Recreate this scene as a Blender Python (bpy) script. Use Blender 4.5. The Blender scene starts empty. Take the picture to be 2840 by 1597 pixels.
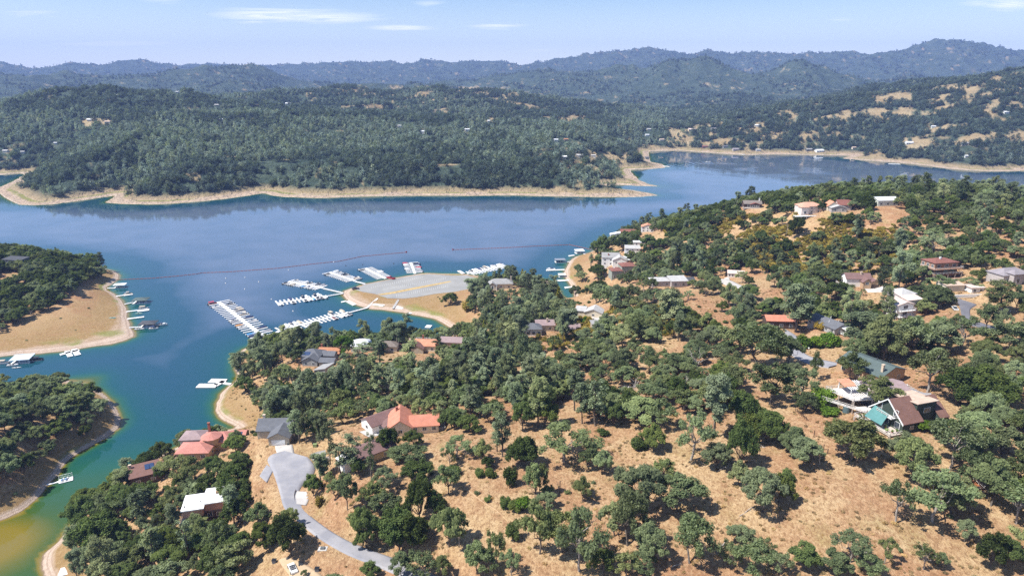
import bpy, bmesh, math, random
import numpy as np
from mathutils import Vector, Matrix

# ------------------------------------------------------------------ camera, sky, sun, exposure
SC = bpy.context.scene
COL = SC.collection
H = 170.0                                   # drone height above the lake
FPX, CU, CV = 2840 * 24 / 36, 1420.0, 798.5
PITCH = math.atan((CV - 230.0) / FPX)
cam_d = bpy.data.cameras.new('camera'); cam = bpy.data.objects.new('camera', cam_d); COL.objects.link(cam)
cam_d.lens = 24; cam_d.sensor_width = 36; cam_d.clip_start = 1; cam_d.clip_end = 40000
cam.location = (0, 0, H); cam.rotation_euler = (math.pi / 2 - PITCH, 0, 0)
SC.camera = cam

SUN_EL, SUN_AZ = math.radians(56), math.atan2(-0.96, -0.28)     # azimuth measured from +Y towards +X
sun_dir = Vector((math.cos(SUN_EL) * math.sin(SUN_AZ), math.cos(SUN_EL) * math.cos(SUN_AZ), math.sin(SUN_EL)))
sl = bpy.data.lights.new('sun', 'SUN'); sl.energy = 4.6; sl.angle = math.radians(0.53); sl.color = (1.0, 0.955, 0.88)
sun = bpy.data.objects.new('sun', sl); COL.objects.link(sun)
sun.rotation_euler = sun_dir.to_track_quat('Z', 'Y').to_euler(); sun.location = (0, 0, 900)

W = bpy.data.worlds.new('World'); SC.world = W; W.use_nodes = True
wn, wl = W.node_tree.nodes, W.node_tree.links
wn.clear()
def N(t, nodes, **kw):
    n = nodes.new(t)
    for k, v in kw.items(): setattr(n, k, v)
    return n
w_out = N('ShaderNodeOutputWorld', wn); w_bg = N('ShaderNodeBackground', wn)
w_sky = N('ShaderNodeTexSky', wn, sky_type='NISHITA', sun_disc=False, sun_elevation=SUN_EL, sun_rotation=SUN_AZ, altitude=400, air_density=1.0, dust_density=0.25, ozone_density=3.5)
w_bg.inputs['Strength'].default_value = 0.090
def mth(nodes, links, op, a, b=None, c=None):
    n = nodes.new('ShaderNodeMath'); n.operation = op
    for i, x in enumerate((a, b, c)):
        if x is None: continue
        if isinstance(x, (int, float)): n.inputs[i].default_value = x
        else: links.new(x, n.inputs[i])
    return n.outputs[0]
def wm(op, a, b=None, c=None): return mth(wn, wl, op, a, b, c)
w_tc = N('ShaderNodeTexCoord', wn); w_sep = N('ShaderNodeSeparateXYZ', wn)
wl.new(w_tc.outputs['Generated'], w_sep.inputs[0])
wx, wy, wz = w_sep.outputs
zc = wm('MAXIMUM', wz, 0.0)
den = wm('ADD', zc, 0.06)
w_cmb = N('ShaderNodeCombineXYZ', wn)
wl.new(wm('DIVIDE', wx, den), w_cmb.inputs[0]); wl.new(wm('DIVIDE', wy, den), w_cmb.inputs[1])
def wnoise(sx, sy, scale, detail, rough, dist):
    mp = N('ShaderNodeMapping', wn); mp.inputs['Scale'].default_value = (sx, sy, 1)
    wl.new(w_cmb.outputs[0], mp.inputs[0])
    n = N('ShaderNodeTexNoise', wn); n.inputs['Scale'].default_value = scale; n.inputs['Detail'].default_value = detail
    n.inputs['Roughness'].default_value = rough; n.inputs['Distortion'].default_value = dist
    wl.new(mp.outputs[0], n.inputs['Vector']); return n.outputs[0]
n_cl = wnoise(0.55, 0.8, 1.5, 9, 0.62, 0.5)
n_bk = wnoise(0.25, 0.5, 0.5, 3, 0.5, 0.2)
def wramp(x, a, b):
    n = N('ShaderNodeMapRange', wn); n.clamp = True
    n.inputs['From Min'].default_value = a; n.inputs['From Max'].default_value = b; wl.new(x, n.inputs['Value']); return n.outputs[0]
general = wm('MULTIPLY', wramp(n_cl, 0.52, 0.78), wramp(n_bk, 0.45, 0.68))
# a few cirrus banks by sky direction
ay = wm('MAXIMUM', wy, 0.05); tx = wm('DIVIDE', wx, ay); tz = wm('DIVIDE', wz, ay)
acc = None
def bank(u, v, ru, rv, amp):
    global acc
    # pixel of the photograph -> direction tangents
    x = (u - CU) / FPX; y = -(v - CV) / FPX
    dy = math.cos(PITCH) + math.sin(PITCH) * y; dz = -math.sin(PITCH) + math.cos(PITCH) * y
    cx, cz = x / dy, dz / dy
    rx, rz = ru / FPX / dy, rv / FPX
    ex = wm('DIVIDE', wm('SUBTRACT', tx, cx), rx); ez = wm('DIVIDE', wm('SUBTRACT', tz, cz), rz)
    r = wm('ADD', wm('MULTIPLY', ex, ex), wm('MULTIPLY', ez, ez))
    m = wm('MULTIPLY', wm('POWER', 2.718, wm('MULTIPLY', r, -0.8)), amp)
    acc = m if acc is None else wm('MAXIMUM', acc, m)
for b in ((770, 42, 150, 16, 1.0), (900, 50, 140, 14, .9), (700, 60, 60, 10, .7), (1115, 78, 90, 7, .95), (1380, 72, 80, 10, .75), (2800, 12, 70, 16, .9), (2720, 8, 60, 10, .6),
          (90, 40, 110, 9, .6), (1500, 142, 90, 12, .6), (300, 122, 360, 14, .6), (2330, 55, 50, 8, .45), (1190, 12, 40, 8, .4), (450, 4, 60, 8, .4)):
    bank(*b)
n_w = wnoise(0.35, 0.9, 3.0, 10, 0.68, 0.8)
banks = wm('MULTIPLY', acc, wramp(n_w, 0.32, 0.54))
veil = wm('MULTIPLY', wramp(zc, 0.115, 0.015), 0.6)      # thin bright veil low over the horizon, all round
cov = wm('MINIMUM', wm('MAXIMUM', veil, wm('MAXIMUM', wm('MULTIPLY', general, 0.5), banks)), 1.0)
w_mix = N('ShaderNodeMix', wn, data_type='RGBA'); wl.new(wm('MULTIPLY', cov, 0.85), w_mix.inputs['Factor'])
wl.new(w_sky.outputs[0], w_mix.inputs['A']); w_mix.inputs['B'].default_value = (10.4, 10.3, 10.2, 1)
wl.new(w_mix.outputs['Result'], w_bg.inputs[0]); wl.new(w_bg.outputs[0], w_out.inputs[0])

SC.view_settings.view_transform = 'Standard'; SC.view_settings.look = 'None'
SC.view_settings.exposure = 0.82; SC.view_settings.gamma = 1.0
SC.render.engine = 'CYCLES'
SC.cycles.use_denoising = False
SC.cycles.max_bounces = 6; SC.cycles.diffuse_bounces = 2; SC.cycles.glossy_bounces = 2; SC.cycles.transmission_bounces = 3
SC.cycles.transparent_max_bounces = 8; SC.cycles.volume_bounces = 0
SC.cycles.use_fast_gi = False

# ------------------------------------------------------------------ helpers
rng = np.random.default_rng(7); random.seed(7)
def ray(u, v):
    x = (u - CU) / FPX; y = -(v - CV) / FPX
    return np.array([x, math.cos(PITCH) + math.sin(PITCH) * y, -math.sin(PITCH) + math.cos(PITCH) * y])
def P(u, v, z=0.0):
    """point of the photograph at height z -> world"""
    d = ray(u, v); t = (z - H) / d[2]
    return np.array([d[0] * t, d[1] * t, z])
def PD(u, v, dist):
    """point of the photograph at horizontal distance dist -> world"""
    d = ray(u, v); t = dist / math.hypot(d[0], d[1])
    return np.array([d[0] * t, d[1] * t, H + d[2] * t])
def project(x, y, z):
    x = np.asarray(x, float); y = np.asarray(y, float); z = np.asarray(z, float) - H
    f = np.maximum(math.cos(PITCH) * y - math.sin(PITCH) * z, 1e-3)
    up = math.sin(PITCH) * y + math.cos(PITCH) * z
    return CU + FPX * x / f, CV - FPX * up / f, f

_perm = np.random.default_rng(3).permutation(512)
_val = np.random.default_rng(4).random(512)
def vnoise(x, y):
    xi = np.floor(x).astype(np.int64); yi = np.floor(y).astype(np.int64)
    fx = x - xi; fy = y - yi
    fx = fx * fx * fx * (fx * (fx * 6 - 15) + 10); fy = fy * fy * fy * (fy * (fy * 6 - 15) + 10)
    def h(a, b): return _val[(_perm[(a + _perm[b & 511]) & 511])]
    return (h(xi, yi) * (1 - fx) + h(xi + 1, yi) * fx) * (1 - fy) + (h(xi, yi + 1) * (1 - fx) + h(xi + 1, yi + 1) * fx) * fy
def fbm(x, y, oct=4, gain=0.5):
    s = 0; a = 1; t = 0
    for i in range(oct):
        s = s + a * vnoise(x * 2 ** i + 17.3 * i, y * 2 ** i + 5.1 * i); t += a; a *= gain
    return s / t                              # 0..1
def ridged(x, y, oct=4, gain=0.5):
    s = 0; a = 1; t = 0
    for i in range(oct):
        s = s + a * (1 - np.abs(2 * vnoise(x * 2 ** i + 9.3 * i, y * 2 ** i + 3.7 * i) - 1)); t += a; a *= gain
    return s / t
def inpoly(px, py, poly):
    px = np.asarray(px, float); py = np.asarray(py, float); ins = np.zeros(px.shape, bool)
    n = len(poly)
    for i in range(n):
        x1, y1 = poly[i][0], poly[i][1]; x2, y2 = poly[(i + 1) % n][0], poly[(i + 1) % n][1]
        if y1 == y2: continue
        c = ((y1 > py) != (y2 > py)) & (px < (x2 - x1) * (py - y1) / (y2 - y1) + x1)
        ins ^= c
    return ins
def polydist(px, py, poly, closed=True):
    d = np.full(np.shape(px), 1e9)
    n = len(poly)
    for i in range(n if closed else n - 1):
        x1, y1 = poly[i][0], poly[i][1]; x2, y2 = poly[(i + 1) % n][0], poly[(i + 1) % n][1]
        dx, dy = x2 - x1, y2 - y1; L = dx * dx + dy * dy + 1e-9
        t = np.clip(((px - x1) * dx + (py - y1) * dy) / L, 0, 1)
        d = np.minimum(d, (px - x1 - t * dx) ** 2 + (py - y1 - t * dy) ** 2)
    return np.sqrt(d)
def smooth_poly(pts, it=1):
    for _ in range(it):
        q = []
        n = len(pts)
        for i in range(n):
            a, b = np.array(pts[i]), np.array(pts[(i + 1) % n])
            q += [a * .75 + b * .25, a * .25 + b * .75]
        pts = q
    return pts
def smin(a, b, k): 
    h = np.clip(0.5 + 0.5 * (b - a) / k, 0, 1)
    return b * (1 - h) + a * h - k * h * (1 - h)
def smax(a, b, k): return -smin(-a, -b, k)

def link(o, parent=None):
    COL.objects.link(o)
    if parent is not None: o.parent = parent
    return o
def tag(o, label=None, cat=None, group=None, kind=None):
    if label: o['label'] = label
    if cat: o['category'] = cat
    if group: o['group'] = group
    if kind: o['kind'] = kind
    return o
def mesh_np(name, V, F, mat=None, smooth=False):
    me = bpy.data.meshes.new(name)
    V = np.asarray(V, np.float32); F = np.asarray(F, np.int32)
    me.vertices.add(len(V)); me.vertices.foreach_set('co', V.ravel())
    k = F.shape[1]
    me.loops.add(F.size); me.loops.foreach_set('vertex_index', F.ravel())
    me.polygons.add(len(F)); me.polygons.foreach_set('loop_start', np.arange(0, F.size, k, dtype=np.int32))
    me.polygons.foreach_set('loop_total', np.full(len(F), k, np.int32))
    if smooth: me.polygons.foreach_set('use_smooth', np.ones(len(F), bool))
    me.update(calc_edges=True)
    if mat: me.materials.append(mat)
    return me
def attr(me, name, vals):
    a = me.attributes.new(name, 'FLOAT', 'POINT'); a.data.foreach_set('value', np.asarray(vals, np.float32)); return a

# ------------------------------------------------------------------ material helpers
class NT:
    """small wrapper to write node trees"""
    def __init__(s, name):
        s.m = bpy.data.materials.new(name); s.m.use_nodes = True
        s.n, s.l = s.m.node_tree.nodes, s.m.node_tree.links; s.n.clear()
        s.out = s.n.new('ShaderNodeOutputMaterial')
    def new(s, t, **kw): return N(t, s.n, **kw)
    def put(s, inp, x):
        if isinstance(x, (int, float)): inp.default_value = x
        elif isinstance(x, (tuple, list)): inp.default_value = tuple(x) + ((1,) if len(x) == 3 and inp.type == 'RGBA' else ())
        else: s.l.new(x, inp)
    def math(s, op, a, b=None, c=None): return mth(s.n, s.l, op, a, b, c)
    def pos(s): 
        if not hasattr(s, '_g'): s._g = s.new('ShaderNodeNewGeometry')
        return s._g.outputs['Position']
    def objco(s):
        if not hasattr(s, '_tc'): s._tc = s.new('ShaderNodeTexCoord')
        return s._tc.outputs['Object']
    def rand(s):
        if not hasattr(s, '_oi'): s._oi = s.new('ShaderNodeObjectInfo')
        return s._oi.outputs['Random']
    def attr(s, name): return s.new('ShaderNodeAttribute', attribute_name=name).outputs['Fac']
    def noise(s, scale, detail=4, rough=0.55, vec=None, dist=0.0, sc=None):
        n = s.new('ShaderNodeTexNoise'); s.put(n.inputs['Scale'], scale); s.put(n.inputs['Detail'], detail); s.put(n.inputs['Roughness'], rough); s.put(n.inputs['Distortion'], dist)
        v = vec if vec is not None else s.pos()
        if sc is not None:
            mp = s.new('ShaderNodeMapping'); mp.inputs['Scale'].default_value = sc; s.l.new(v, mp.inputs[0]); v = mp.outputs[0]
        s.l.new(v, n.inputs['Vector']); return n.outputs[0]
    def ramp(s, x, a, b, c=0.0, d=1.0):
        n = s.new('ShaderNodeMapRange'); n.clamp = True
        for k, v in (('From Min', a), ('From Max', b), ('To Min', c), ('To Max', d)): s.put(n.inputs[k], v)
        s.put(n.inputs['Value'], x); return n.outputs[0]
    def mix(s, f, a, b, blend='MIX'):
        n = s.new('ShaderNodeMix', data_type='RGBA', blend_type=blend)
        s.put(n.inputs['Factor'], f); s.put(n.inputs['A'], a); s.put(n.inputs['B'], b); return n.outputs['Result']
    def cramp(s, x, stops):
        n = s.new('ShaderNodeValToRGB'); e = n.color_ramp.elements
        while len(e) < len(stops): e.new(0.5)
        for i, (p, c) in enumerate(stops): e[i].position = p; e[i].color = tuple(c) + (1,)
        s.put(n.inputs[0], x); return n.outputs[0]
    def bump(s, h, strength, dist):
        n = s.new('ShaderNodeBump'); s.put(n.inputs['Strength'], strength); s.put(n.inputs['Distance'], dist); s.l.new(h, n.inputs['Height']); return n.outputs[0]
    def bsdf(s, color, rough=0.8, spec=0.3, normal=None, metallic=0.0, **kw):
        b = s.new('ShaderNodeBsdfPrincipled'); s.put(b.inputs['Base Color'], color); s.put(b.inputs['Roughness'], rough); s.put(b.inputs['Metallic'], metallic)
        s.put(b.inputs['Specular IOR Level'], spec)
        if normal is not None: s.l.new(normal, b.inputs['Normal'])
        for k, v in kw.items(): s.put(b.inputs[k], v)
        return b.outputs[0]
    def finish(s, sh): s.l.new(sh, s.out.inputs['Surface']); return s.m

_MATS = {}
def plain(name, col, rough=0.7, var=0.12, scale=1.2, metallic=0.0, spec=0.3, streak=None):
    """painted or weathered surface: base colour with soft dirt and grain"""
    if name in _MATS: return _MATS[name]
    t = NT(name)
    n1 = t.noise(scale, 5, 0.6, t.objco(), sc=streak); n2 = t.noise(scale * 9, 3, 0.6, t.objco(), sc=streak)
    f = t.math('ADD', t.ramp(n1, 0.3, 0.7, -var, var), t.ramp(n2, 0.3, 0.7, -var * .5, var * .5))
    c = t.mix(1.0, col, t.new('ShaderNodeCombineColor').outputs[0], 'MULTIPLY')
    cc = t.n[-1] if False else None
    g = t.math('ADD', f, 1.0)
    cmb = t.new('ShaderNodeCombineColor')
    for i in range(3): t.l.new(g, cmb.inputs[i])
    c = t.mix(1.0, col, cmb.outputs[0], 'MULTIPLY')
    _MATS[name] = t.finish(t.bsdf(c, rough, spec, t.bump(n2, 0.25, 0.03), metallic))
    return _MATS[name]
# ------------------------------------------------------------------ shorelines (photograph pixels at lake level -> world)
def WP(lst): return [tuple(P(u, v, 0)[:2]) for u, v in lst]
shore_main = [(140, 1640), (132, 1597), (122, 1570), (119, 1545), (133, 1528), (166, 1498), (199, 1462), (225, 1425), (262, 1390), (310, 1345), (365, 1305), (420, 1275), (470, 1250), (520, 1222), (570, 1200),
    (640, 1190), (668, 1188), (640, 1172), (615, 1158), (598, 1140), (600, 1115), (612, 1094), (632, 1076), (648, 1063), (655, 1040), (652, 1010), (656, 985), (680, 965), (720, 950), (780, 948), (850, 950), (950, 940),
    (1050, 938), (1150, 935), (1240, 935), (1272, 928), (1262, 917), (1250, 909), (1225, 893), (1200, 884), (1175, 877), (1122, 868), (1064, 860), (1020, 856), (987, 846), (962, 830), (951, 816), (958, 806), (982, 798),
    (1009, 788), (1045, 781), (1081, 774), (1120, 767), (1156, 761), (1180, 758), (1250, 760), (1291, 760), (1343, 768), (1400, 772), (1480, 772), (1526, 778), (1548, 800), (1560, 822), (1578, 829), (1594, 826),
    (1590, 808), (1584, 795), (1575, 778), (1567, 762), (1567, 750), (1574, 735), (1584, 722), (1600, 711), (1631, 703), (1645, 696), (1665, 680), (1700, 660), (1780, 632), (1900, 608), (2100, 598), (2400, 590), (2840, 576), (3500, 566)]
SM = smooth_poly(WP(shore_main), 0)
poly_main = SM + [(1500.0, 700.0), (1500.0, -200.0), (-130.0, -200.0), (-135.0, 60.0)]
shore_lb = [(-300, 1075), (0, 1078), (40, 1071), (100, 1061), (193, 1055), (237, 1069), (276, 1086), (304, 1110), (320, 1138), (334, 1166), (326, 1190), (301, 1210), (276, 1224), (235, 1243), (190, 1270), (171, 1293),
    (163, 1315), (141, 1340), (119, 1359), (105, 1374), (55, 1418), (17, 1437), (-60, 1470), (-300, 1560)]
poly_lb = WP(shore_lb) + [(-420.0, 130.0), (-600.0, 300.0)]
shore_lm = [(-300, 1005), (0, 990), (55, 982), (110, 981), (193, 971), (248, 963), (304, 955), (345, 944), (373, 932), (368, 916), (357, 894), (353, 875), (348, 852), (337, 833), (320, 817), (299, 806), (294, 797),
    (310, 788), (326, 775), (329, 763), (320, 752), (298, 748), (279, 744), (262, 735), (225, 728), (150, 718), (0, 705), (-300, 690)]
poly_lm = WP(shore_lm)
shore_far = [(-500, 470), (0, 486), (58, 481), (62, 488), (30, 505), (2, 520), (-14, 530), (4, 540), (22, 551), (50, 567), (99, 570), (165, 565), (220, 557), (270, 550), (302, 545), (322, 541), (318, 545), (300, 556), (292, 561), (320, 565),
    (353, 567), (441, 567), (551, 559), (634, 551), (689, 543), (728, 536), (742, 538), (750, 541), (799, 547), (882, 550), (992, 546), (1158, 543), (1420, 542), (1640, 546), (1760, 546), (1826, 543), (1805, 537), (1751, 528), (1700, 522), (1676, 516),
    (1720, 513), (1773, 516), (1826, 517), (1800, 511), (1776, 500), (1752, 482), (1750, 471), (1800, 470), (1848, 465), (1838, 456), (1806, 449), (1802, 436), (1798, 421), (1830, 419), (1889, 418), (1930, 421), (1971, 424), (2020, 428), (2081, 430), (2160, 428),
    (2247, 430), (2330, 431), (2360, 432), (2335, 440), (2412, 446), (2470, 450), (2522, 454), (2580, 461), (2633, 468), (2690, 473), (2743, 476), (2800, 475), (2840, 473), (3400, 480)]
poly_far = WP(shore_far) + [(9000.0, 3000.0), (9000.0, 14000.0), (-9000.0, 14000.0), (-9000.0, 2000.0)]
NEAR_POLYS = (poly_main, poly_lb, poly_lm)

# ------------------------------------------------------------------ height of the near land: thin-plate surface through surveyed points
ctl = [  # u, v, elevation
 (200,1550,5),(260,1500,9),(300,1420,13),(400,1400,19),(260,1570,12),(400,1500,26),(480,1420,27),(560,1395,30),(560,1300,23),(450,1300,12),(555,1235,17),(640,1225,30),(700,1225,37),(760,1225,40),(820,1290,42),(740,1390,41),
 (860,1450,40),(1000,1530,40),(1100,1565,40),(600,1560,35),(800,1590,37),(900,1330,45),(1000,1280,46),(1150,1215,44),(1050,1190,42),(930,1190,37),(850,1165,28),(720,1165,13),(660,1130,7),(690,1090,12),(690,1040,11),(750,1075,20),
 (700,985,6),(800,1040,20),(870,995,17),(940,985,15),(1010,965,13),(1090,970,14),(1170,955,13),(1250,950,12),(850,1100,27),(950,1060,27),(1050,1080,33),(1100,1010,26),(1200,1010,25),(1290,960,17),(1300,1080,38),(1400,1000,34),
 (1400,1150,46),(1470,915,30),(1380,930,22),(1330,880,9),(1100,800,2.1),(1200,785,2.1),(1050,798,2.1),(1150,820,2.1),(1250,800,2.2),(1000,812,2.0),(1050,842,1.8),(1180,850,2.6),(1280,870,5),(1310,775,2.4),(1390,795,11),(1450,805,14),(1500,825,12),(1310,830,7),(1400,870,17),
 (1520,870,20),(1590,850,7),(1630,800,12),(1680,760,20),(1720,725,21),(1625,740,7),(1700,690,17),(1740,655,19),(1800,645,24),(1600,900,26),(1700,870,36),(1800,820,39),(1900,790,40),(2000,790,42),(2090,790,44),(1700,800,29),(1800,750,32),(1880,760,36),
 (1900,615,44),(1990,595,55),(2080,582,64),(2250,588,74),(2400,592,78),(2600,582,80),(2840,566,82),(1950,730,40),(2150,780,44),(2300,805,50),(2410,790,55),(2500,850,57),(2620,765,66),(2780,775,69),(2840,830,69),(2200,685,56),(2400,680,64),(2000,660,48),(2600,680,72),(2800,680,76),
 (2290,920,56),(2160,870,50),(2240,975,57),(2400,1015,60),(2500,1190,64),(2700,1150,66),(2840,1000,68),(2840,1300,66),(2300,1130,62),(2200,1100,60),(2100,1000,56),(2000,950,52),(1900,1000,52),(1800,1050,51),(1700,1000,46),(1600,1010,43),(1550,1100,47),
 (1700,1170,52),(1900,1200,56),(2100,1250,58),(2000,1400,56),(2300,1400,60),(2600,1400,62),(2840,1500,62),(2400,1560,58),(2000,1580,54),(1700,1400,52),(1500,1300,50),(1300,1300,49.5),(1200,1220,46),(1400,1450,50),(1250,1450,47),(1300,1590,47),(1600,1590,51),(1150,1380,45),(1000,1440,43),(950,1390,44),
 (300,1750,24),(800,1750,38),(1400,1750,48),(2000,1750,53),(2600,1750,58),(3100,900,70),(3100,1300,66),(3100,600,82),(3100,1650,60),(3600,900,72),
 (100,900,6),(200,870,6),(300,880,2.5),(50,950,3),(250,930,2),(150,840,9),(60,860,9),(200,800,11),(100,780,17),(20,760,21),(0,820,15),(250,770,7),(285,762,5),(30,705,20),(150,722,15),(230,735,8),(-150,800,20),
 (100,1130,12),(200,1120,10),(50,1180,16),(20,1250,18),(150,1200,14),(250,1180,11),(0,1110,8),(250,1110,5),(290,1150,5),(60,1300,12),(-100,1200,15),(0,1390,4),(-100,1330,12)]
C = np.array([P(u, v, z) for u, v, z in ctl])
shpts = [(x, y, 0.7) for poly in (SM[::2], WP(shore_lb)[::2], WP(shore_lm)[::2]) for x, y in poly if y < 1000 and abs(x) < 900]
C = np.vstack([C, np.array(shpts), np.array([(1300, 600, 60), (1300, 200, 70), (900, 0, 65), (300, -150, 60), (0, -150, 50), (-100, -100, 30)], float)])
def tps_fit(C, lam=20.0):
    n = len(C); X = C[:, :2] / 100.0
    d2 = ((X[:, None] - X[None]) ** 2).sum(-1)
    K = np.where(d2 > 0, d2 * np.log(d2 + 1e-12), 0) + lam * 1e-3 * np.eye(n)
    Pm = np.hstack([np.ones((n, 1)), X]); A = np.block([[K, Pm], [Pm.T, np.zeros((3, 3))]])
    return X, np.linalg.solve(A, np.concatenate([C[:, 2], np.zeros(3)]))
TX, TW = tps_fit(C)
def tps(x, y):
    x = x / 100.0; y = y / 100.0
    z = TW[-3] + TW[-2] * x + TW[-1] * y
    for i in range(len(TX)):
        d2 = (x - TX[i, 0]) ** 2 + (y - TX[i, 1]) ** 2
        z = z + TW[i] * d2 * np.log(d2 + 1e-12)
    return z
def near_sd(x, y):
    wx_ = x + 3.0 * (fbm(x / 14, y / 14, 3) - .5); wy_ = y + 3.0 * (fbm(x / 14 + 40, y / 14, 3) - .5)
    ins = np.zeros(x.shape, bool); d = np.full(x.shape, 1e9)
    for p in NEAR_POLYS:
        ins |= inpoly(wx_, wy_, p); d = np.minimum(d, polydist(wx_, wy_, p))
    return np.where(ins, d, -d)
GX0, GX1, GY0, GY1, GS = -640.0, 900.0, 60.0, 1000.0, 2.5
gx = np.arange(GX0, GX1 + .1, GS); gy = np.arange(GY0, GY1 + .1, GS)
MX, MY = np.meshgrid(gx, gy)
SD = near_sd(MX, MY)
Zr = tps(MX, MY)
Zr = Zr + 1.6 * (fbm(MX / 22, MY / 22, 4) - .5) * np.clip(Zr / 14, 0.1, 1) + 3.0 * (fbm(MX / 60 + 9, MY / 60, 3) - .5) * np.clip((Zr - 12) / 20, 0, 1)
KB = 0.42 + 0.33 * (inpoly(MX, MY, poly_lb))
land = smin(np.maximum(Zr, 0.35), 0.12 + KB * np.maximum(SD, 0), 1.2)
ZN = np.where(SD > 0, np.maximum(land, 0.03), -np.minimum(0.22 * -SD, 7) - 0.04)
def hz(x, y):
    """height of the near ground (bilinear on its grid)"""
    x = np.asarray(x, float); y = np.asarray(y, float)
    fx = np.clip((x - GX0) / GS, 0, len(gx) - 1.001); fy = np.clip((y - GY0) / GS, 0, len(gy) - 1.001)
    i = fx.astype(int); j = fy.astype(int); a = fx - i; b = fy - j
    return (ZN[j, i] * (1 - a) + ZN[j, i + 1] * a) * (1 - b) + (ZN[j + 1, i] * (1 - a) + ZN[j + 1, i + 1] * a) * b
_T = np.arange(80.0, 1100.0, 1.0)
def hit(u, v):
    """where the sight line through a pixel of the photograph meets the near ground"""
    d = ray(u, v); t = _T
    z = H + d[2] * t; g = np.maximum(hz(d[0] * t, d[1] * t), 0.0)
    k = np.argmax(z <= g)
    if not (z <= g).any(): k = len(t) - 1
    lo, hi = t[max(k - 1, 0)], t[k]
    for _ in range(12):
        m = (lo + hi) / 2
        if H + d[2] * m <= max(float(hz(d[0] * m, d[1] * m)), 0): hi = m
        else: lo = m
    return np.array([d[0] * hi, d[1] * hi, float(hz(d[0] * hi, d[1] * hi))])

# ------------------------------------------------------------------ roads, drives and house pads: levelled into the hillside
def CP(ou, ov, s, lst): return [(ou + a / s, ov + b / s, ou + c / s, ov + d / s) for a, b, c, d in lst]
_S3 = 3.6225
ROADS = [  # name, label, edge pairs (left u, v, right u, v), surface
 ('road', 'grey asphalt road curving from the cul-de-sac down past the dark oak', CP(640, 1197, _S3, [(545,222,770,212),(440,270,828,255),(395,320,835,300),(378,365,815,345),(395,412,785,392),(428,455,745,435),(470,560,695,520),(502,665,682,610),(545,795,742,735),(665,905,832,842),(795,1015,992,962),(955,1128,1202,1087),(1155,1243,1422,1172),(1475,1368,1722,1272),(1720,1470,1960,1360),(2000,1600,2250,1480)]), 'asphalt'),
 ('driveway', 'white concrete drive before the grey-roofed garage', CP(640, 1080, _S3, [(445,570,622,566),(450,610,628,600),(470,682,640,645)]), 'concrete'),
 ('driveway', 'pale concrete parking apron jutting from the road edge', CP(640, 1197, _S3, [(655,560,752,548),(640,610,768,588),(640,660,776,632),(655,712,752,702)]), 'concrete'),
 ('driveway', 'pale drive running right from the cul-de-sac to the yellow-walled house', CP(640, 1080, _S3, [(805,628,870,655),(880,600,930,640),(950,585,985,630)]), 'concrete'),
 ('driveway', 'bright concrete court between plum-roofed and orange-roofed houses', CP(640, 1080, _S3, [(1290,425,1390,480),(1420,395,1500,455),(1530,370,1600,440)]), 'concrete'),
 ('driveway', 'narrow drive leaving the cul-de-sac at its left', CP(640, 1197, _S3, [(300,545,372,590),(340,470,420,470),(372,420,440,440)]), 'asphalt'),
 ('road', 'grey road bending round the lawn above the green-roofed house', CP(2130, 900, _S3, [(170,60,290,95),(165,150,302,150),(172,255,312,243),(240,315,380,290),(340,365,440,322),(450,405,620,362),(610,428,770,385)]), 'asphalt'),
 ('road', 'dark asphalt road looping in from the right edge', CP(2130, 620, _S3, [(1880,750,2100,790),(1925,850,2035,850),(1945,920,2035,912),(1985,1012,2062,960),(2195,1062,2232,1020),(2398,1098,2420,1055),(2620,1140,2620,1088),(2900,1180,2900,1120)]), 'dark_asphalt'),
 ('road', 'light concrete street between oaks below the ridge', CP(1600, 620, _S3, [(1330,560,1480,545),(1410,588,1545,570),(1500,625,1642,608),(1600,682,1722,640),(1665,725,1812,690)]), 'concrete'),
 ('driveway', 'short white drive beside the black pickup', CP(1600, 620, _S3, [(1485,530,1530,530),(1478,560,1540,565)]), 'concrete'),
 ('driveway', 'white drive before the brown-roofed house with two tall pines', CP(2130, 620, _S3, [(960,650,1000,690),(1120,640,1130,690),(1250,655,1260,690),(1350,665,1350,695)]), 'concrete'),
 ('driveway', 'grey drive at the foot of the big oak right of the decked house', CP(2130, 900, _S3, [(1440,640,1400,700),(1530,680,1500,720),(1640,690,1640,730)]), 'asphalt'),
 ('driveway', 'pale dirt track by the white car at the bottom edge', CP(640, 1197, _S3, [(480,1290,560,1260),(520,1350,700,1310),(590,1440,860,1400),(650,1560,1000,1520)]), 'dirt'),
 ('driveway', 'grey parking court among trees behind the plum-roofed lodge', CP(1200, 640, _S3, [(1560,770,1640,740),(1590,850,1720,800),(1620,900,1740,880),(1640,950,1790,930)]), 'concrete'),
]
TRAILS = [('foot_path', 'pale foot trail slanting across the lower slope', CP(1300, 1197, _S3, [(0,588,5,598),(150,708,155,717),(280,788,285,797),(390,898,395,907),(470,1012,475,1021)]), 'trail')]
ROADS += TRAILS
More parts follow.
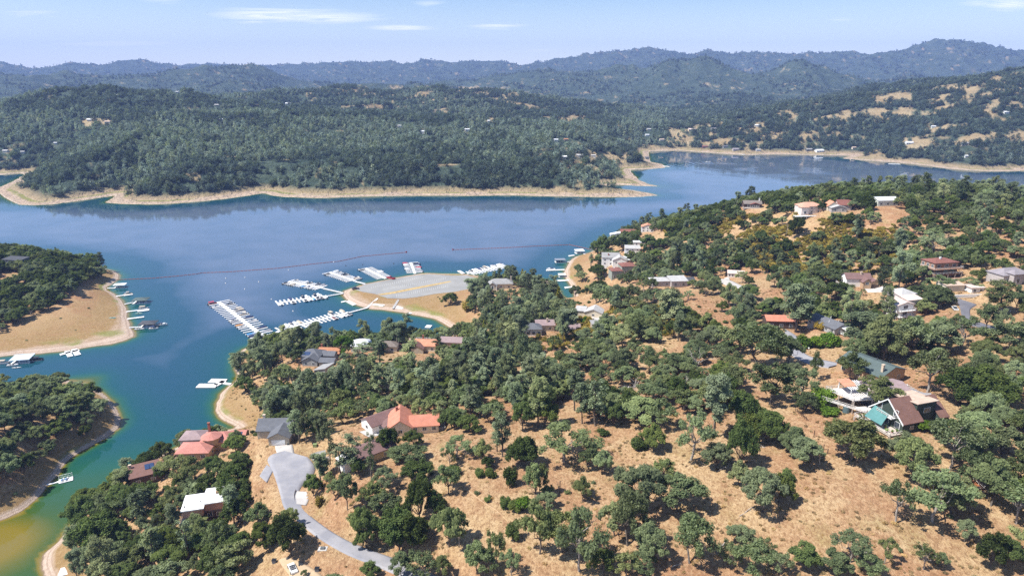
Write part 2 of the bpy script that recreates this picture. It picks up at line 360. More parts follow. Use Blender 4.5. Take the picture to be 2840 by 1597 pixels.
def resample(pairs, step=1.6):
    L = [hit(a, b)[:2] for a, b, c, d in pairs]; Rr = [hit(c, d)[:2] for a, b, c, d in pairs]
    L, Rr = np.array(L), np.array(Rr); m = (L + Rr) / 2
    t = np.concatenate([[0], np.cumsum(np.linalg.norm(np.diff(m, axis=0), axis=1))])
    n = max(3, int(t[-1] / step)); tt = np.linspace(0, t[-1], n)
    def spl(Pn):
        out = []
        for x in tt:
            i = min(np.searchsorted(t, x, 'right') - 1, len(t) - 2); f = (x - t[i]) / (t[i + 1] - t[i])
            p0, p1, p2, p3 = Pn[max(i - 1, 0)], Pn[i], Pn[i + 1], Pn[min(i + 2, len(t) - 1)]
            out.append(0.5 * (2 * p1 + (p2 - p0) * f + (2 * p0 - 5 * p1 + 4 * p2 - p3) * f * f + (3 * p1 - p0 - 3 * p2 + p3) * f ** 3))
        return np.array(out)
    return spl(L), spl(Rr)
LOT = [(985,803),(1009,790),(1045,783),(1081,776),(1120,769),(1156,763),(1190,760.5),(1250,764),(1296,764),(1335,775),(1342,792),(1290,806),(1205,815),(1156,824),(1120,828),(1075,827),(1040,815),(1005,809)]
LOTW = [tuple(P(u, v, 2.1)[:2]) for u, v in LOT]
def flatten(px, py, pz, pr, fall):
    """pull the ground to height pz within pr of the points, easing out over fall"""
    global ZN
    wsum = np.zeros_like(ZN); zsum = np.zeros_like(ZN); wmax = np.zeros_like(ZN)
    for x, y, z, r in zip(px, py, pz, pr):
        R_ = r + fall
        i0, i1 = int((x - R_ - GX0) / GS), int((x + R_ - GX0) / GS) + 2; j0, j1 = int((y - R_ - GY0) / GS), int((y + R_ - GY0) / GS) + 2
        i0, j0 = max(i0, 0), max(j0, 0)
        if i1 <= 0 or j1 <= 0 or i0 >= len(gx) or j0 >= len(gy): continue
        d = np.hypot(MX[j0:j1, i0:i1] - x, MY[j0:j1, i0:i1] - y)
        w = np.clip(1 - (d - r) / fall, 0, 1); w = w * w * (3 - 2 * w)
        k = (w ** 3 + 1e-9 * w) / (0.6 + d) ** 4
        wsum[j0:j1, i0:i1] += k; zsum[j0:j1, i0:i1] += k * z; wmax[j0:j1, i0:i1] = np.maximum(wmax[j0:j1, i0:i1], w)
    m = wsum > 0
    zt = np.where(m, zsum / np.maximum(wsum, 1e-12), 0)
    ZN = np.where(m & (SD > 2), ZN * (1 - wmax) + zt * wmax, ZN)
lotm = inpoly(MX, MY, LOTW); lotd = polydist(MX, MY, LOTW)
wl_ = np.where(lotm, 1.0, np.clip(1 - lotd / 5, 0, 1)); wl_ = np.where(SD > 0.8, wl_, 0)
ZN = ZN * (1 - wl_) + 2.0 * wl_
# houses: anchor pixel (middle of the front at ground level), turn in degrees, pad radius
SITES = {}
def site(key, u, v, rot, pad):
    p = hit(u, v); SITES[key] = (p, rot, pad)
for s_ in [('garage',775,1239,3,9),('orange',1150,1204,8,10),('plum',1018,1194,-48,6),('yellow',1042,1278,40,8),('white',568,1450,15,7),('red',552,1275,4,9),('solar',406,1340,30,6),('grey',866,1012,-6,9),('shed',888,1046,-20,4),('rust',910,993,-4,6),('metal',1006,974,4,7),
 ('taupe',1075,974,0,6),('tile',1170,977,-4,7),('mauve',1250,961,-6,6),('lodge',1517,928,3,11),('court',1647,880,-15,5),('court2',1672,909,6,4),('marina',1388,803,4,8),('twin',1708,740,-6,8),('stair',1726,772,8,7),('plumtop',1730,664,-5,7),('terr',1662,752,-8,4),('white2',1752,706,-6,5),('white3',1772,682,-8,5),('point',1804,643,-8,7),('slab',1862,796,6,9),
 ('small',2033,769,-14,5),('deckridge',2094,577,-6,8),('pink',2252,597,8,9),('gables',2329,588,-4,8),('pale',2465,572,6,8),('brown',2395,800,-5,8),('tower',2627,773,12,8),('edge',2834,788,14,8),('terrace',2516,880,16,8),('carport',2679,812,6,7),('longgrey',2336,924,22,8),('under',2160,914,-4,6),
 ('green',2474,1057,30,11),('decked',2456,1128,8,9),('aframe',2455,1180,-72,9),('dark',22,745,-12,8),('tiny',40,708,-4,4),('blue',85,708,0,4)]: site(*s_)
for k, (p, rot, pad) in SITES.items():
    a = math.radians(rot); c = p[:2] + np.array([-math.sin(a), math.cos(a)]) * pad * 0.7
    z = max(float(hz(*c)) * 0.5 + p[2] * 0.5, 1.0)
    flatten([c[0]], [c[1]], [z], [pad], 7.0)
ROADGEO = []
for name, label, pairs, surf in ROADS:
    L, Rr = resample(pairs); m = (L + Rr) / 2; w = np.linalg.norm(L - Rr, axis=1) / 2
    z = hz(m[:, 0], m[:, 1])
    for _ in range(8): z[1:-1] = (z[:-2] + z[1:-1] * 2 + z[2:]) / 4
    ROADGEO.append([name, label, surf, L, Rr, z, m, w])
for g in [q for q in ROADGEO if q[0] == 'road']: flatten(g[6][:, 0], g[6][:, 1], g[5] - 0.22, g[7] + 1.2, 5.0)
for k, (p, rot, pad) in SITES.items(): p[2] = float(hz(p[0], p[1]))
# ------------------------------------------------------------------ ground materials
def ground_material():
    t = NT('dry_grass_soil')
    p = t.pos(); sep = t.new('ShaderNodeSeparateXYZ'); t.l.new(p, sep.inputs[0]); z = sep.outputs[2]
    nb = t.noise(0.022, 4, 0.55); nm = t.noise(0.11, 5, 0.6, dist=0.4); nf = t.noise(0.6, 5, 0.65); ng = t.noise(3.2, 4, 0.7, sc=(1, 1, .3))
    c = t.mix(t.ramp(nb, 0.42, 0.58), (0.394, 0.215, 0.118), (0.486, 0.332, 0.179))
    c = t.mix(t.math('MULTIPLY', t.ramp(nm, 0.50, 0.70), .8), c, (0.573, 0.424, 0.245))
    c = t.mix(t.math('MULTIPLY', t.ramp(nm, 0.44, 0.28), 0.8), c, (0.307, 0.153, 0.078))
    c = t.mix(t.math('MULTIPLY', t.ramp(t.noise(0.05, 4, 0.6, sc=(1.7, 1, 1)), 0.56, 0.70), 0.55), c, (0.289, 0.233, 0.089))
    c = t.mix(t.math('MULTIPLY', t.ramp(nf, 0.50, 0.66), 0.6), c, (0.263, 0.155, 0.080))
    c = t.mix(t.math('MULTIPLY', t.ramp(nf, 0.47, 0.30), 0.4), c, (0.612, 0.468, 0.287))
    c = t.mix(t.math('MULTIPLY', t.ramp(ng, 0.50, 0.68), 0.6), c, (0.193, 0.122, 0.059))
    n6 = t.noise(1.5, 4, 0.7, sc=(1, .55, .4), dist=.6)
    c = t.mix(t.math('MULTIPLY', t.ramp(n6, 0.50, 0.60), 0.72), c, (0.220, 0.120, 0.062))
    c = t.mix(t.math('MULTIPLY', t.ramp(n6, 0.44, 0.32), 0.5), c, (0.573, 0.429, 0.256))
    # drawdown beach: pale silt with terrace lines that follow the old water levels
    zb = t.math('ADD', z, t.math('MULTIPLY', t.math('SUBTRACT', nm, 0.5), 1.0))
    beach = t.ramp(zb, 1.9, 1.1)
    lines = t.math('SINE', t.math('MULTIPLY', t.math('ADD', z, t.math('MULTIPLY', nf, 0.22)), 10.0))
    sand = t.mix(t.ramp(nf, 0.35, 0.65), (0.428, 0.321, 0.242), (0.539, 0.427, 0.339))
    sand = t.mix(t.math('MULTIPLY', t.ramp(lines, 0.1, 0.9), 0.45), sand, (0.283, 0.192, 0.130))
    sand = t.mix(t.ramp(z, 0.22, 0.06), sand, (0.222, 0.161, 0.106))
    c = t.mix(t.math('MULTIPLY', t.ramp(z, 8.0, 4.0), t.ramp(nm, .35, .6, .5, .95)), c, t.mix(t.ramp(nf, .4, .6), (0.25, 0.155, 0.062), (0.34, 0.235, 0.115)))
    c = t.mix(beach, c, sand)
    gr = t.math('MULTIPLY', t.ramp(zb, 0.9, 1.3), t.ramp(zb, 2.6, 1.9))
    c = t.mix(t.math('MULTIPLY', t.math('MULTIPLY', gr, t.ramp(t.noise(0.035, 3), 0.52, 0.62)), 0.7), c, (0.188, 0.209, 0.048))
    h = t.math('ADD', t.math('MULTIPLY', nf, 0.8), t.math('MULTIPLY', ng, 0.9))
    return t.finish(t.bsdf(c, 0.95, 0.1, t.bump(h, 0.9, 0.5)))
M_GROUND = ground_material()
keep = (SD > -26)
idx = np.arange(MX.size).reshape(MX.shape)
quads = np.stack([idx[:-1, :-1], idx[:-1, 1:], idx[1:, 1:], idx[1:, :-1]], -1).reshape(-1, 4)
kq = (keep[:-1, :-1] | keep[:-1, 1:] | keep[1:, 1:] | keep[1:, :-1]).ravel()
quads = quads[kq]
used, inv = np.unique(quads, return_inverse=True)
Vn = np.stack([MX.ravel(), MY.ravel(), ZN.ravel()], -1)[used]
me = mesh_np('ground', Vn, inv.reshape(-1, 4), M_GROUND, True)
ground = tag(link(bpy.data.objects.new('ground', me)), 'dry golden hillsides and pale drawdown beaches around the cove', kind='structure')

# ------------------------------------------------------------------ far land: ridges
def crest(lst): return np.array([PD(u, v, d) for u, v, d in lst])
RIDGES = [  # crest polyline (u, v, distance), half width, shape power
 (crest([(-700,190,9200),(-300,182,9200),(0,178,9200),(83,190,9100),(150,182,9000),(204,176,9000),(270,183,9000),(331,177,9100),(408,171,9200),(457,178,9200),(551,187,9400),(639,178,9400),(744,186,9300),(882,181,9000),(992,172,8800),(1103,176,8600),(1213,169,8500),(1323,172,8400),(1420,176,8300),
   (1475,174,8200),(1530,167,8200),(1613,151,8200),(1723,143,8200),(1806,137,8300),(1916,145,8300),(2026,144,8300),(2137,151,8200),(2247,151,8200),(2357,150,8200),(2467,140,8100),(2550,123,8000),(2633,111,8000),(2688,115,8000),(2743,134,8000),(2798,140,8000),(2840,144,8000),(3200,160,8000),(3700,150,8000)]), 2600, 1.0),
 (crest([(-500,200,5600),(0,209,5400),(220,211,5300),(441,211,5200),(524,200,5200),(579,189,5200),(717,195,5300),(827,222,5300),(937,240,5300),(1050,250,5200)]), 1500, 1.05),
 (crest([(1150,240,5400),(1260,222,5300),(1420,208,5200),(1492,203,5100),(1585,195,5000),(1696,192,4900),(1806,189,4800),(1933,170,4700),(1999,184,4600),(2081,206,4600)]), 1300, 1.0),
 (crest([(2081,212,4900),(2150,196,4800),(2236,178,4700),(2330,204,4700),(2400,226,4700)]), 950, 1.0),
 (crest([(2380,236,5200),(2470,226,5100),(2578,219,5000),(2633,227,5000),(2760,226,5000),(3000,222,5000)]), 1000, 1.0),
 (crest([(2330,272,3300),(2400,256,3200),(2467,247,3100),(2578,234,2950),(2688,222,2800),(2840,200,2650),(3100,180,2500),(3600,170,2400)]), 1100, 0.95),
 (crest([(-500,282,2500),(-100,288,2400),(0,290,2350),(110,284,2300),(176,263,2250),(309,256,2200),(386,263,2200),(496,259,2200),(551,270,2250),(610,282,2350)]), 900, 0.9),
 (crest([(560,290,2500),(640,275,2600),(772,262,2700),(937,247,2750),(1103,249,2700),(1213,246,2650),(1367,257,2500),(1420,278,2350),(1530,306,2200),(1640,334,2100),(1720,352,2000)]), 1000, 0.9),
 (crest([(300,330,1750),(600,335,1750),(900,325,1800),(1200,330,1800),(1450,350,1750)]), 620, 0.9),
 (crest([(1900,300,3300),(1990,268,3500),(2050,262,3700),(2120,250,4000)]), 650, 1.0),
 (crest([(1600,300,3400),(1500,262,3900),(1420,240,4400)]), 650, 1.0),
 (crest([(1700,300,3500),(1780,262,3900),(1850,220,4400)]), 550, 1.0),
 (crest([(2250,300,3500),(2230,268,3800),(2250,230,4300)]), 550, 1.0),
 (crest([(1960,385,2300),(2060,372,2350),(2150,366,2350),(2300,380,2250),(2420,385,2150)]), 330, 0.9),
 (crest([(2540,352,2150),(2640,330,2250),(2760,318,2300),(2900,310,2200)]), 420, 0.9),
 (crest([(850,262,3900),(950,245,4000),(1100,238,4000),(1220,232,4200)]), 600, 1.0),
 (crest([(560,245,4200),(640,232,4300),(720,240,4300)]), 600, 1.0),
]
def far_sd(x, y):
    wx_ = x + 10 * (fbm(x / 60, y / 60, 3) - .5); wy_ = y + 10 * (fbm(x / 60 + 40, y / 60, 3) - .5)
    ins = inpoly(wx_, wy_, poly_far); d = polydist(wx_, wy_, poly_far[:len(shore_far)], False)
    return np.where(ins, d, -d)
def far_h(x, y, sd):
    wx_ = x + 260 * (fbm(x / 700, y / 700, 3) - .5); wy_ = y + 260 * (fbm(x / 700 + 70, y / 700, 3) - .5)
    wmod = 0.62 + 0.76 * fbm(x / 420 + 5, y / 420 + 3, 4)
    best = np.full(x.shape, 22.0)
    for cr, w, pw in RIDGES:
        d = np.full(x.shape, 1e9); e = np.zeros(x.shape)
        for i in range(len(cr) - 1):
            ax, ay, ae = cr[i]; bx, by, be = cr[i + 1]; dx, dy = bx - ax, by - ay
            t = np.clip(((x - ax) * dx + (y - ay) * dy) / (dx * dx + dy * dy), 0, 1)
            di = np.hypot(x - ax - t * dx, y - ay - t * dy); m = di < d
            d = np.where(m, di, d); e = np.where(m, ae + t * (be - ae), e)
        q = np.clip(1 - np.maximum(d - 0.02 * w, 0) / (w * (wmod + 0.25 * np.clip(1 - d / w, 0, 1) * 0)), 0, 1)
        best = smax(best, 22 + (e - 22) * q ** (1.25 * pw), 14.0)
    rel = np.clip((best - 25) / 160, 0, 1.6)
    g = ridged(wx_ / 380, wy_ / 380, 4) - 0.62
    best = best + rel * 66 * g + np.clip(rel, 0, 1.2) * 30 * (ridged(wx_ / 165 + 3, wy_ / 165, 3) - .62) + 14 * rel * (fbm(x / 90, y / 90, 3) - .5) + 9 * (fbm(x / 160, y / 160, 3) - .5)
    best = np.maximum(best, 9 + 6 * fbm(x / 100, y / 100, 2))
    k = 0.05 + 0.30 * np.clip((sd - 14) / 40, 0, 1)
    return np.where(sd > 0, smin(best, 0.1 + 0.09 * np.maximum(np.minimum(sd, 22), 0) + 0.36 * np.maximum(sd - 22, 0), 2.5), -np.minimum(-sd * 0.2, 8) - 0.05)
NA, ND = 640, 430
az = np.radians(np.linspace(-47, 47, NA))
dist = 930 * (11800 / 930) ** (np.linspace(0, 1, ND) ** 0.92)
FA, FD = np.meshgrid(az, dist)
FX, FY = FD * np.sin(FA), FD * np.cos(FA)
FSD = far_sd(FX, FY); FZ = far_h(FX, FY, FSD)
def far_z(x, y):
    """height of the far ground (bilinear on its fan)"""
    a = np.arctan2(x, y); r = np.hypot(x, y)
    fa = np.clip((a - az[0]) / (az[1] - az[0]), 0, NA - 1.001); fd = np.clip(np.interp(r, dist, np.arange(ND)), 0, ND - 1.001)
    i = fa.astype(int); j = fd.astype(int); p, q = fa - i, fd - j
    return (FZ[j, i] * (1 - p) + FZ[j, i + 1] * p) * (1 - q) + (FZ[j + 1, i] * (1 - p) + FZ[j + 1, i + 1] * p) * q

# where the far hills are bare golden grass (u, v polygons of the photograph) and where brush
GOLD = [[(1180,243),(1370,243),(1440,275),(1560,300),(1660,330),(1730,352),(1700,362),(1600,340),(1480,312),(1380,285),(1240,268)],
        [(2560,290),(2700,250),(2840,215),(2900,380),(2760,410),(2640,420),(2500,400),(2440,350)],
        [(1930,385),(2020,350),(2140,345),(2180,372),(2040,400)], [(2440,265),(2560,245),(2600,262),(2470,285)],
        [(1630,415),(1760,425),(1770,445),(1600,470),(1500,465)], [(2560,395),(2760,365),(2840,380),(2800,400),(2600,415)],
        [(1040,262),(1080,262),(1085,285),(1045,285)], [(225,330),(310,330),(305,352),(230,350)], [(1680,375),(1760,385),(1740,400),(1670,395)], [(2130,318),(2350,300),(2380,322),(2150,330)]]
def gold_mask(u, v, x, y):
    m = np.zeros(u.shape)
    for i, g in enumerate(GOLD): m = np.maximum(m, inpoly(u, v, g).astype(float))
    return m
fu, fv, _ = project(FX, FY, FZ)
OPEN = [([(-200,280),(1500,240),(1850,380),(1850,560),(-200,560)], .03), ([(850,240),(1430,240),(1760,360),(1600,372),(1300,330),(850,310)], .26), ([(1850,330),(2500,330),(2500,440),(1850,440)], .40), ([(2380,270),(2900,190),(2900,470),(2440,470)], .42), ([(1440,400),(1830,400),(1830,480),(1440,480)], .16), ([(2100,290),(2420,270),(2420,340),(2100,340)], .16)]
def open_mask(u, v, x, y):
    """1 where a patch of dry grass breaks the woods"""
    n = fbm(x / 52 + 3, y / 52, 5, .68); th = np.full(np.shape(x), 0.02)
    for poly, a in OPEN: th = np.where(inpoly(u, v, poly), a, th)
    th = np.where(gold_mask(u, v, x, y) > 0, .45, th)
    q = np.interp(th, [0, .03, .16, .26, .4, .62, 1], [.80, .70, .60, .565, .53, .475, .2])
    return np.clip((n - q) * 11, 0, 1)
FG = open_mask(fu, fv, FX, FY)
def far_material():
    t = NT('oak_savanna_hills')
    nb = t.noise(0.004, 5, 0.6); nm = t.noise(0.018, 5, 0.65); nf = t.noise(0.09, 4, 0.65)
    geo = t.new('ShaderNodeNewGeometry'); sep = t.new('ShaderNodeSeparateXYZ'); t.l.new(geo.outputs['Position'], sep.inputs[0]); z = sep.outputs[2]
    brush = t.mix(t.ramp(nm, 0.35, 0.65), (0.034, 0.056, 0.042), (0.088, 0.115, 0.078))
    brush = t.mix(t.ramp(nf, 0.45, 0.7), brush, (0.035, 0.05, 0.03))
    grass = t.mix(t.ramp(nm, 0.35, 0.65), (0.300, 0.217, 0.116), (0.375, 0.300, 0.180))
    open_ = t.math('MULTIPLY', t.ramp(nm, 0.60, 0.68), t.ramp(nb, 0.48, 0.60))
    c = t.mix(t.math('MULTIPLY', open_, 0.8), brush, grass)
    c = t.mix(t.attr('gold'), c, grass)
    c = t.mix(t.ramp(t.attr('inland'), 46.0, 26.0), c, t.mix(t.ramp(nm, 0.4, 0.6), (0.338, 0.255, 0.158), (0.300, 0.232, 0.128)))
    sand = t.mix(t.ramp(nf, 0.35, 0.65), (0.375, 0.277, 0.195), (0.450, 0.352, 0.262))
    sand = t.mix(t.ramp(z, 0.35, 0.12), sand, (0.495, 0.420, 0.330))
    strip = t.math('MULTIPLY', t.ramp(z, 1.3, 1.7), t.ramp(z, 2.7, 2.2))
    sand = t.mix(t.math('MULTIPLY', strip, t.ramp(t.noise(0.01, 3), 0.42, 0.52)), sand, (0.225, 0.217, 0.075))
    c = t.mix(t.ramp(z, 3.2, 2.2), c, sand)
    return t.finish(t.bsdf(c, 0.95, 0.1, t.bump(t.math('ADD', nf, t.math('MULTIPLY', nm, 2.0)), 1.0, 9.0)))
M_FAR = far_material()
fidx = np.arange(FX.size).reshape(FX.shape)
fq = np.stack([fidx[:-1, :-1], fidx[:-1, 1:], fidx[1:, 1:], fidx[1:, :-1]], -1).reshape(-1, 4)
fk = (FSD > -60); fkq = (fk[:-1, :-1] | fk[:-1, 1:] | fk[1:, 1:] | fk[1:, :-1]).ravel(); fq = fq[fkq]
us, inv = np.unique(fq, return_inverse=True)
me = mesh_np('hills', np.stack([FX.ravel(), FY.ravel(), FZ.ravel()], -1)[us], inv.reshape(-1, 4)[:, ::-1], M_FAR, True)
attr(me, 'gold', FG.ravel()[us]); attr(me, 'inland', FSD.ravel()[us])
hills = tag(link(bpy.data.objects.new('hills', me)), 'wooded far shore and blue mountain ridges beyond the lake', kind='structure')

# ------------------------------------------------------------------ lake
LA, LD = 380, 420
laz = np.radians(np.linspace(-60, 60, LA)); ld = 70 * (5200 / 70) ** np.linspace(0, 1, LD)
A2, D2 = np.meshgrid(laz, ld); LX, LY = D2 * np.sin(A2), D2 * np.cos(A2)
s1 = near_sd(LX, LY); s2 = far_sd(LX, LY)
off = np.maximum(np.minimum(-s1, -s2), 0)             # metres from the nearest shore
lu, lv, _ = project(LX, LY, np.zeros_like(LX))
# the narrow arm at the lower left shoals into a green then amber flat
arm = np.clip(1.0 - np.hypot(LX - P(-60, 1480)[0], (LY - P(-60, 1480)[1])) / 118.0, 0, 1)
dep = 0.75 * off
da = np.hypot(LX - P(-40, 1520)[0], LY - P(-40, 1520)[1])
dep = np.minimum(dep, np.interp(da, [0, 12, 30, 55, 80, 110, 150], [.55, .75, 1.8, 3.0, 5.0, 10, 60]))
spit = np.exp(-((LX - P(265, 1048)[0]) / 14) ** 2 - ((LY - P(265, 1048)[1]) / 16) ** 2)
dep = dep * (1 - .75 * spit)
dep = dep * (0.75 + 0.5 * fbm(LX / 25, LY / 25, 3))
def water_material():
    t = NT('lake_water')
    d = t.attr('depth')
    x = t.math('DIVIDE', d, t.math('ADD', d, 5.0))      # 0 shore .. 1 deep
    c = t.cramp(x, [(0.0, (0.30, 0.22, 0.12)), (0.07, (0.19, 0.145, 0.045)), (0.14, (0.175, 0.135, 0.018)), (0.24, (0.046, 0.088, 0.016)), (0.38, (0.016, 0.085, 0.055)), (0.55, (0.008, 0.066, 0.078)), (0.85, (0.012, 0.058, 0.096)), (0.905, (0.062, 0.102, 0.160)), (0.945, (0.118, 0.150, 0.215)), (0.968, (0.185, 0.212, 0.285))])  # offshore stops carry the pale sky reflection as lilac base colour
    p = t.pos()
    n1 = t.noise(0.5, 3, 0.6, p, sc=(1, 0.7, 1)); n2 = t.noise(0.07, 3, 0.6, p, sc=(1.0, 1.6, 1))
    calm = t.ramp(t.noise(0.004, 3, 0.5, p, sc=(0.6, 1.6, 1)), 0.35, 0.65, 0.5, 1.2)
    h = t.math('ADD', t.math('MULTIPLY', n1, 0.010), t.math('MULTIPLY', n2, 0.032))
    for (cu, cv, r0, r1, wl_m, amp) in ((2150, 452, 40, 330, 15.0, .16), (2060, 448, 30, 150, 11.0, .12)):
        c0 = P(cu, cv); vs = t.new('ShaderNodeVectorMath', operation='DISTANCE'); t.l.new(p, vs.inputs[0]); vs.inputs[1].default_value = (c0[0], c0[1], 0); r = vs.outputs['Value']
        ring = t.math('MULTIPLY', t.ramp(r, r0, r0 + 40), t.ramp(r, r1, r1 * .5)); brk = t.ramp(t.noise(0.012, 2, .5, p), .45, .6)
        h = t.math('ADD', h, t.math('MULTIPLY', t.math('MULTIPLY', t.math('SINE', t.math('MULTIPLY', r, 6.283 / wl_m)), t.math('MULTIPLY', ring, brk)), amp))
    b = t.new('ShaderNodeBump'); t.l.new(calm, b.inputs['Strength']); b.inputs['Distance'].default_value = 0.9; t.l.new(h, b.inputs['Height'])
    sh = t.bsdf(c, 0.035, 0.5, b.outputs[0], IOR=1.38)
    return t.finish(sh)
M_WATER = water_material()
li = np.arange(LX.size).reshape(LX.shape)
lq = np.stack([li[:-1, :-1], li[1:, :-1], li[1:, 1:], li[:-1, 1:]], -1).reshape(-1, 4)[:, ::-1]
inland = (np.maximum(s1, s2) < 40); lk = (inland[:-1, :-1] | inland[1:, 1:] | inland[1:, :-1] | inland[:-1, 1:]).ravel(); lq = lq[lk]
us, inv = np.unique(lq, return_inverse=True)
me = mesh_np('lake', np.stack([LX.ravel(), LY.ravel(), np.zeros(LX.size)], -1)[us], inv.reshape(-1, 4), M_WATER, True)
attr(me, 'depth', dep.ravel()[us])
lake = tag(link(bpy.data.objects.new('lake', me)), 'calm blue reservoir turning teal and green in the cove', kind='structure')

# ------------------------------------------------------------------ haze
def haze_box():
    m = bpy.data.materials.new('blue_haze'); m.use_nodes = True; n = m.node_tree.nodes; n.clear()
    o = n.new('ShaderNodeOutputMaterial'); v = n.new('ShaderNodeVolumePrincipled')
    v.inputs['Color'].default_value = (0.345, 0.50, 1.0, 1); v.inputs['Density'].default_value = HAZE; v.inputs['Anisotropy'].default_value = 0.0
    m.node_tree.links.new(v.outputs[0], o.inputs['Volume'])
    x0, x1, y0, y1, z0, z1 = -9500, 9500, -400, 12500, -25, 830
    V = [(x, y, z) for z in (z0, z1) for y in (y0, y1) for x in (x0, x1)]
    F = [(0, 2, 3, 1), (4, 5, 7, 6), (0, 1, 5, 4), (2, 6, 7, 3), (0, 4, 6, 2), (1, 3, 7, 5)]
    me = mesh_np('haze', V, F, m)
    return tag(link(bpy.data.objects.new('haze', me)), 'thin blue summer haze over lake and mountains', kind='stuff')
HAZE = 8.0e-5
haze_box()
# ------------------------------------------------------------------ foliage and bark
def leaf_material(name, dark, light, grey=(0.16, 0.18, 0.11), greyness=0.25, trans=0.32):
    t = NT(name)
    tint = t.attr('tint'); r = t.rand()
    c = t.mix(t.ramp(tint, 0.0, 1.0), dark, light)
    c = t.mix(t.math('MULTIPLY', t.ramp(r, 0.35, 1.0), greyness), c, grey)
    c = t.mix(t.math('MULTIPLY', t.ramp(t.math('FRACT', t.math('MULTIPLY', r, 13.7)), 0.45, 1.0), 0.45), c, t.mix(1.0, c, (1.35, 1.12, 0.62), 'MULTIPLY'))
    v = t.ramp(t.math('FRACT', t.math('MULTIPLY', r, 7.31)), 0, 1, 0.66, 1.38)
    cmb = t.new('ShaderNodeCombineColor')
    for i in range(3): t.l.new(v, cmb.inputs[i])
    c = t.mix(1.0, c, cmb.outputs[0], 'MULTIPLY')
    d = t.new('ShaderNodeBsdfDiffuse'); t.put(d.inputs[0], c)
    tr = t.new('ShaderNodeBsdfTranslucent'); t.put(tr.inputs[0], t.mix(1.0, c, (1.25, 1.3, 0.6), 'MULTIPLY'))
    m = t.new('ShaderNodeMixShader'); m.inputs[0].default_value = trans
    t.l.new(d.outputs[0], m.inputs[1]); t.l.new(tr.outputs[0], m.inputs[2])
    return t.finish(m.outputs[0])
def bark_material(name, a, b):
    t = NT(name); n = t.noise(3.0, 4, 0.6, t.objco(), sc=(1, 1, .25))
    return t.finish(t.bsdf(t.mix(t.ramp(n, .35, .65), a, b), 0.95, 0.1))
M_OAK = leaf_material('blue_oak_leaves', (0.080, 0.112, 0.055), (0.240, 0.290, 0.140), (0.27, 0.285, 0.185), 0.35)
M_LIVE = leaf_material('live_oak_leaves', (0.040, 0.066, 0.022), (0.140, 0.185, 0.060), (0.15, 0.165, 0.075), 0.2)
M_PINE = leaf_material('grey_pine_needles', (0.080, 0.114, 0.066), (0.240, 0.288, 0.160), (0.265, 0.28, 0.185), 0.35, 0.15)
M_BRIGHT = leaf_material('garden_leaves', (0.045, 0.10, 0.015), (0.16, 0.26, 0.04), (0.15, 0.22, 0.05), 0.15, 0.3)
M_CON = leaf_material('yellow_green_needles', (0.09, 0.11, 0.02), (0.24, 0.25, 0.05), (0.30, 0.20, 0.06), 0.3, 0.2)
M_YEL = leaf_material('yellow_brush_leaves', (0.15, 0.12, 0.025), (0.37, 0.285, 0.065), (0.22, 0.215, 0.08), 0.5, 0.2)
M_DRY = leaf_material('dry_brush_twigs', (0.26, 0.17, 0.085), (0.46, 0.34, 0.19), (0.28, 0.25, 0.13), 0.45, 0.2)
M_BARK = bark_material('grey_bark', (0.075, 0.06, 0.048), (0.20, 0.175, 0.15))
M_PALE = bark_material('pale_bark', (0.20, 0.175, 0.15), (0.42, 0.38, 0.34))
M_DEAD = bark_material('bleached_wood', (0.25, 0.21, 0.18), (0.55, 0.50, 0.45))

class Tubes:
    def __init__(s): s.V, s.F = [], []
    def tube(s, pts, rad, k=5):
        base = len(s.V); n = len(pts)
        for i, p in enumerate(pts):
            d = np.array(pts[min(i + 1, n - 1)], float) - np.array(pts[max(i - 1, 0)], float); d /= np.linalg.norm(d) + 1e-9
            a = np.cross(d, (0.31, 0.95, 0.07)); a /= np.linalg.norm(a) + 1e-9; b = np.cross(d, a)
            for j in range(k):
                w = 2 * math.pi * j / k; s.V.append(np.array(p, float) + rad[i] * (math.cos(w) * a + math.sin(w) * b))
        for i in range(n - 1):
            for j in range(k):
                q = base + i * k + j; q2 = base + i * k + (j + 1) % k
                s.F.append((q, q2, q2 + k, q + k))
        return s
    def branch(s, R, p, q, r0, r1, bend=0.12, seg=4):
        p, q = np.array(p, float), np.array(q, float); L = np.linalg.norm(q - p)
        pts = [p + (q - p) * t + (R.normal(size=3) * bend * L * math.sin(math.pi * t) * 0.6 if 0 < t < 1 else 0) for t in np.linspace(0, 1, seg + 1)]
        s.tube(pts, np.linspace(r0, r1, seg + 1)); return s
def leaves(R, clumps, per, size, flat=0.75, tint_lo=0.0, shell=0.0):
    """clumps: (centre, radius); leaf-spray quads spread through each clump, thinning outwards"""
    V, T = [], []
    for c, r in clumps:
        n = max(6, int(per * r * r))
        d = R.normal(size=(n, 3)); d /= np.linalg.norm(d, axis=1)[:, None]
        rr = r * (0.30 + 0.95 * R.random(n) ** 0.75)
        pos = np.array(c) + d * rr[:, None] * np.array([1, 1, flat])
        nrm = d * 0.6 + R.normal(size=(n, 3)) * 0.55 + np.array([-.55, -.15, 1.05]); nrm /= np.linalg.norm(nrm, axis=1)[:, None]
        a = np.cross(nrm, R.normal(size=(n, 3))); a /= np.linalg.norm(a, axis=1)[:, None] + 1e-9; b = np.cross(nrm, a)
        sz = size * (0.5 + 0.9 * R.random(n))[:, None]
        k = 0.55
        V.append(np.stack([pos - a * sz, pos - b * sz * k, pos + a * sz, pos + b * sz * k], 1))
        tn = np.clip(R.random() * 0.55 + R.random(n) * 0.6 - 0.05, 0, 1)
        T.append(np.repeat(np.clip(tint_lo + tn, 0, 1), 4))
    V = np.concatenate(V).reshape(-1, 3); return V, np.arange(len(V)).reshape(-1, 4), np.concatenate(T)
class Proto: pass
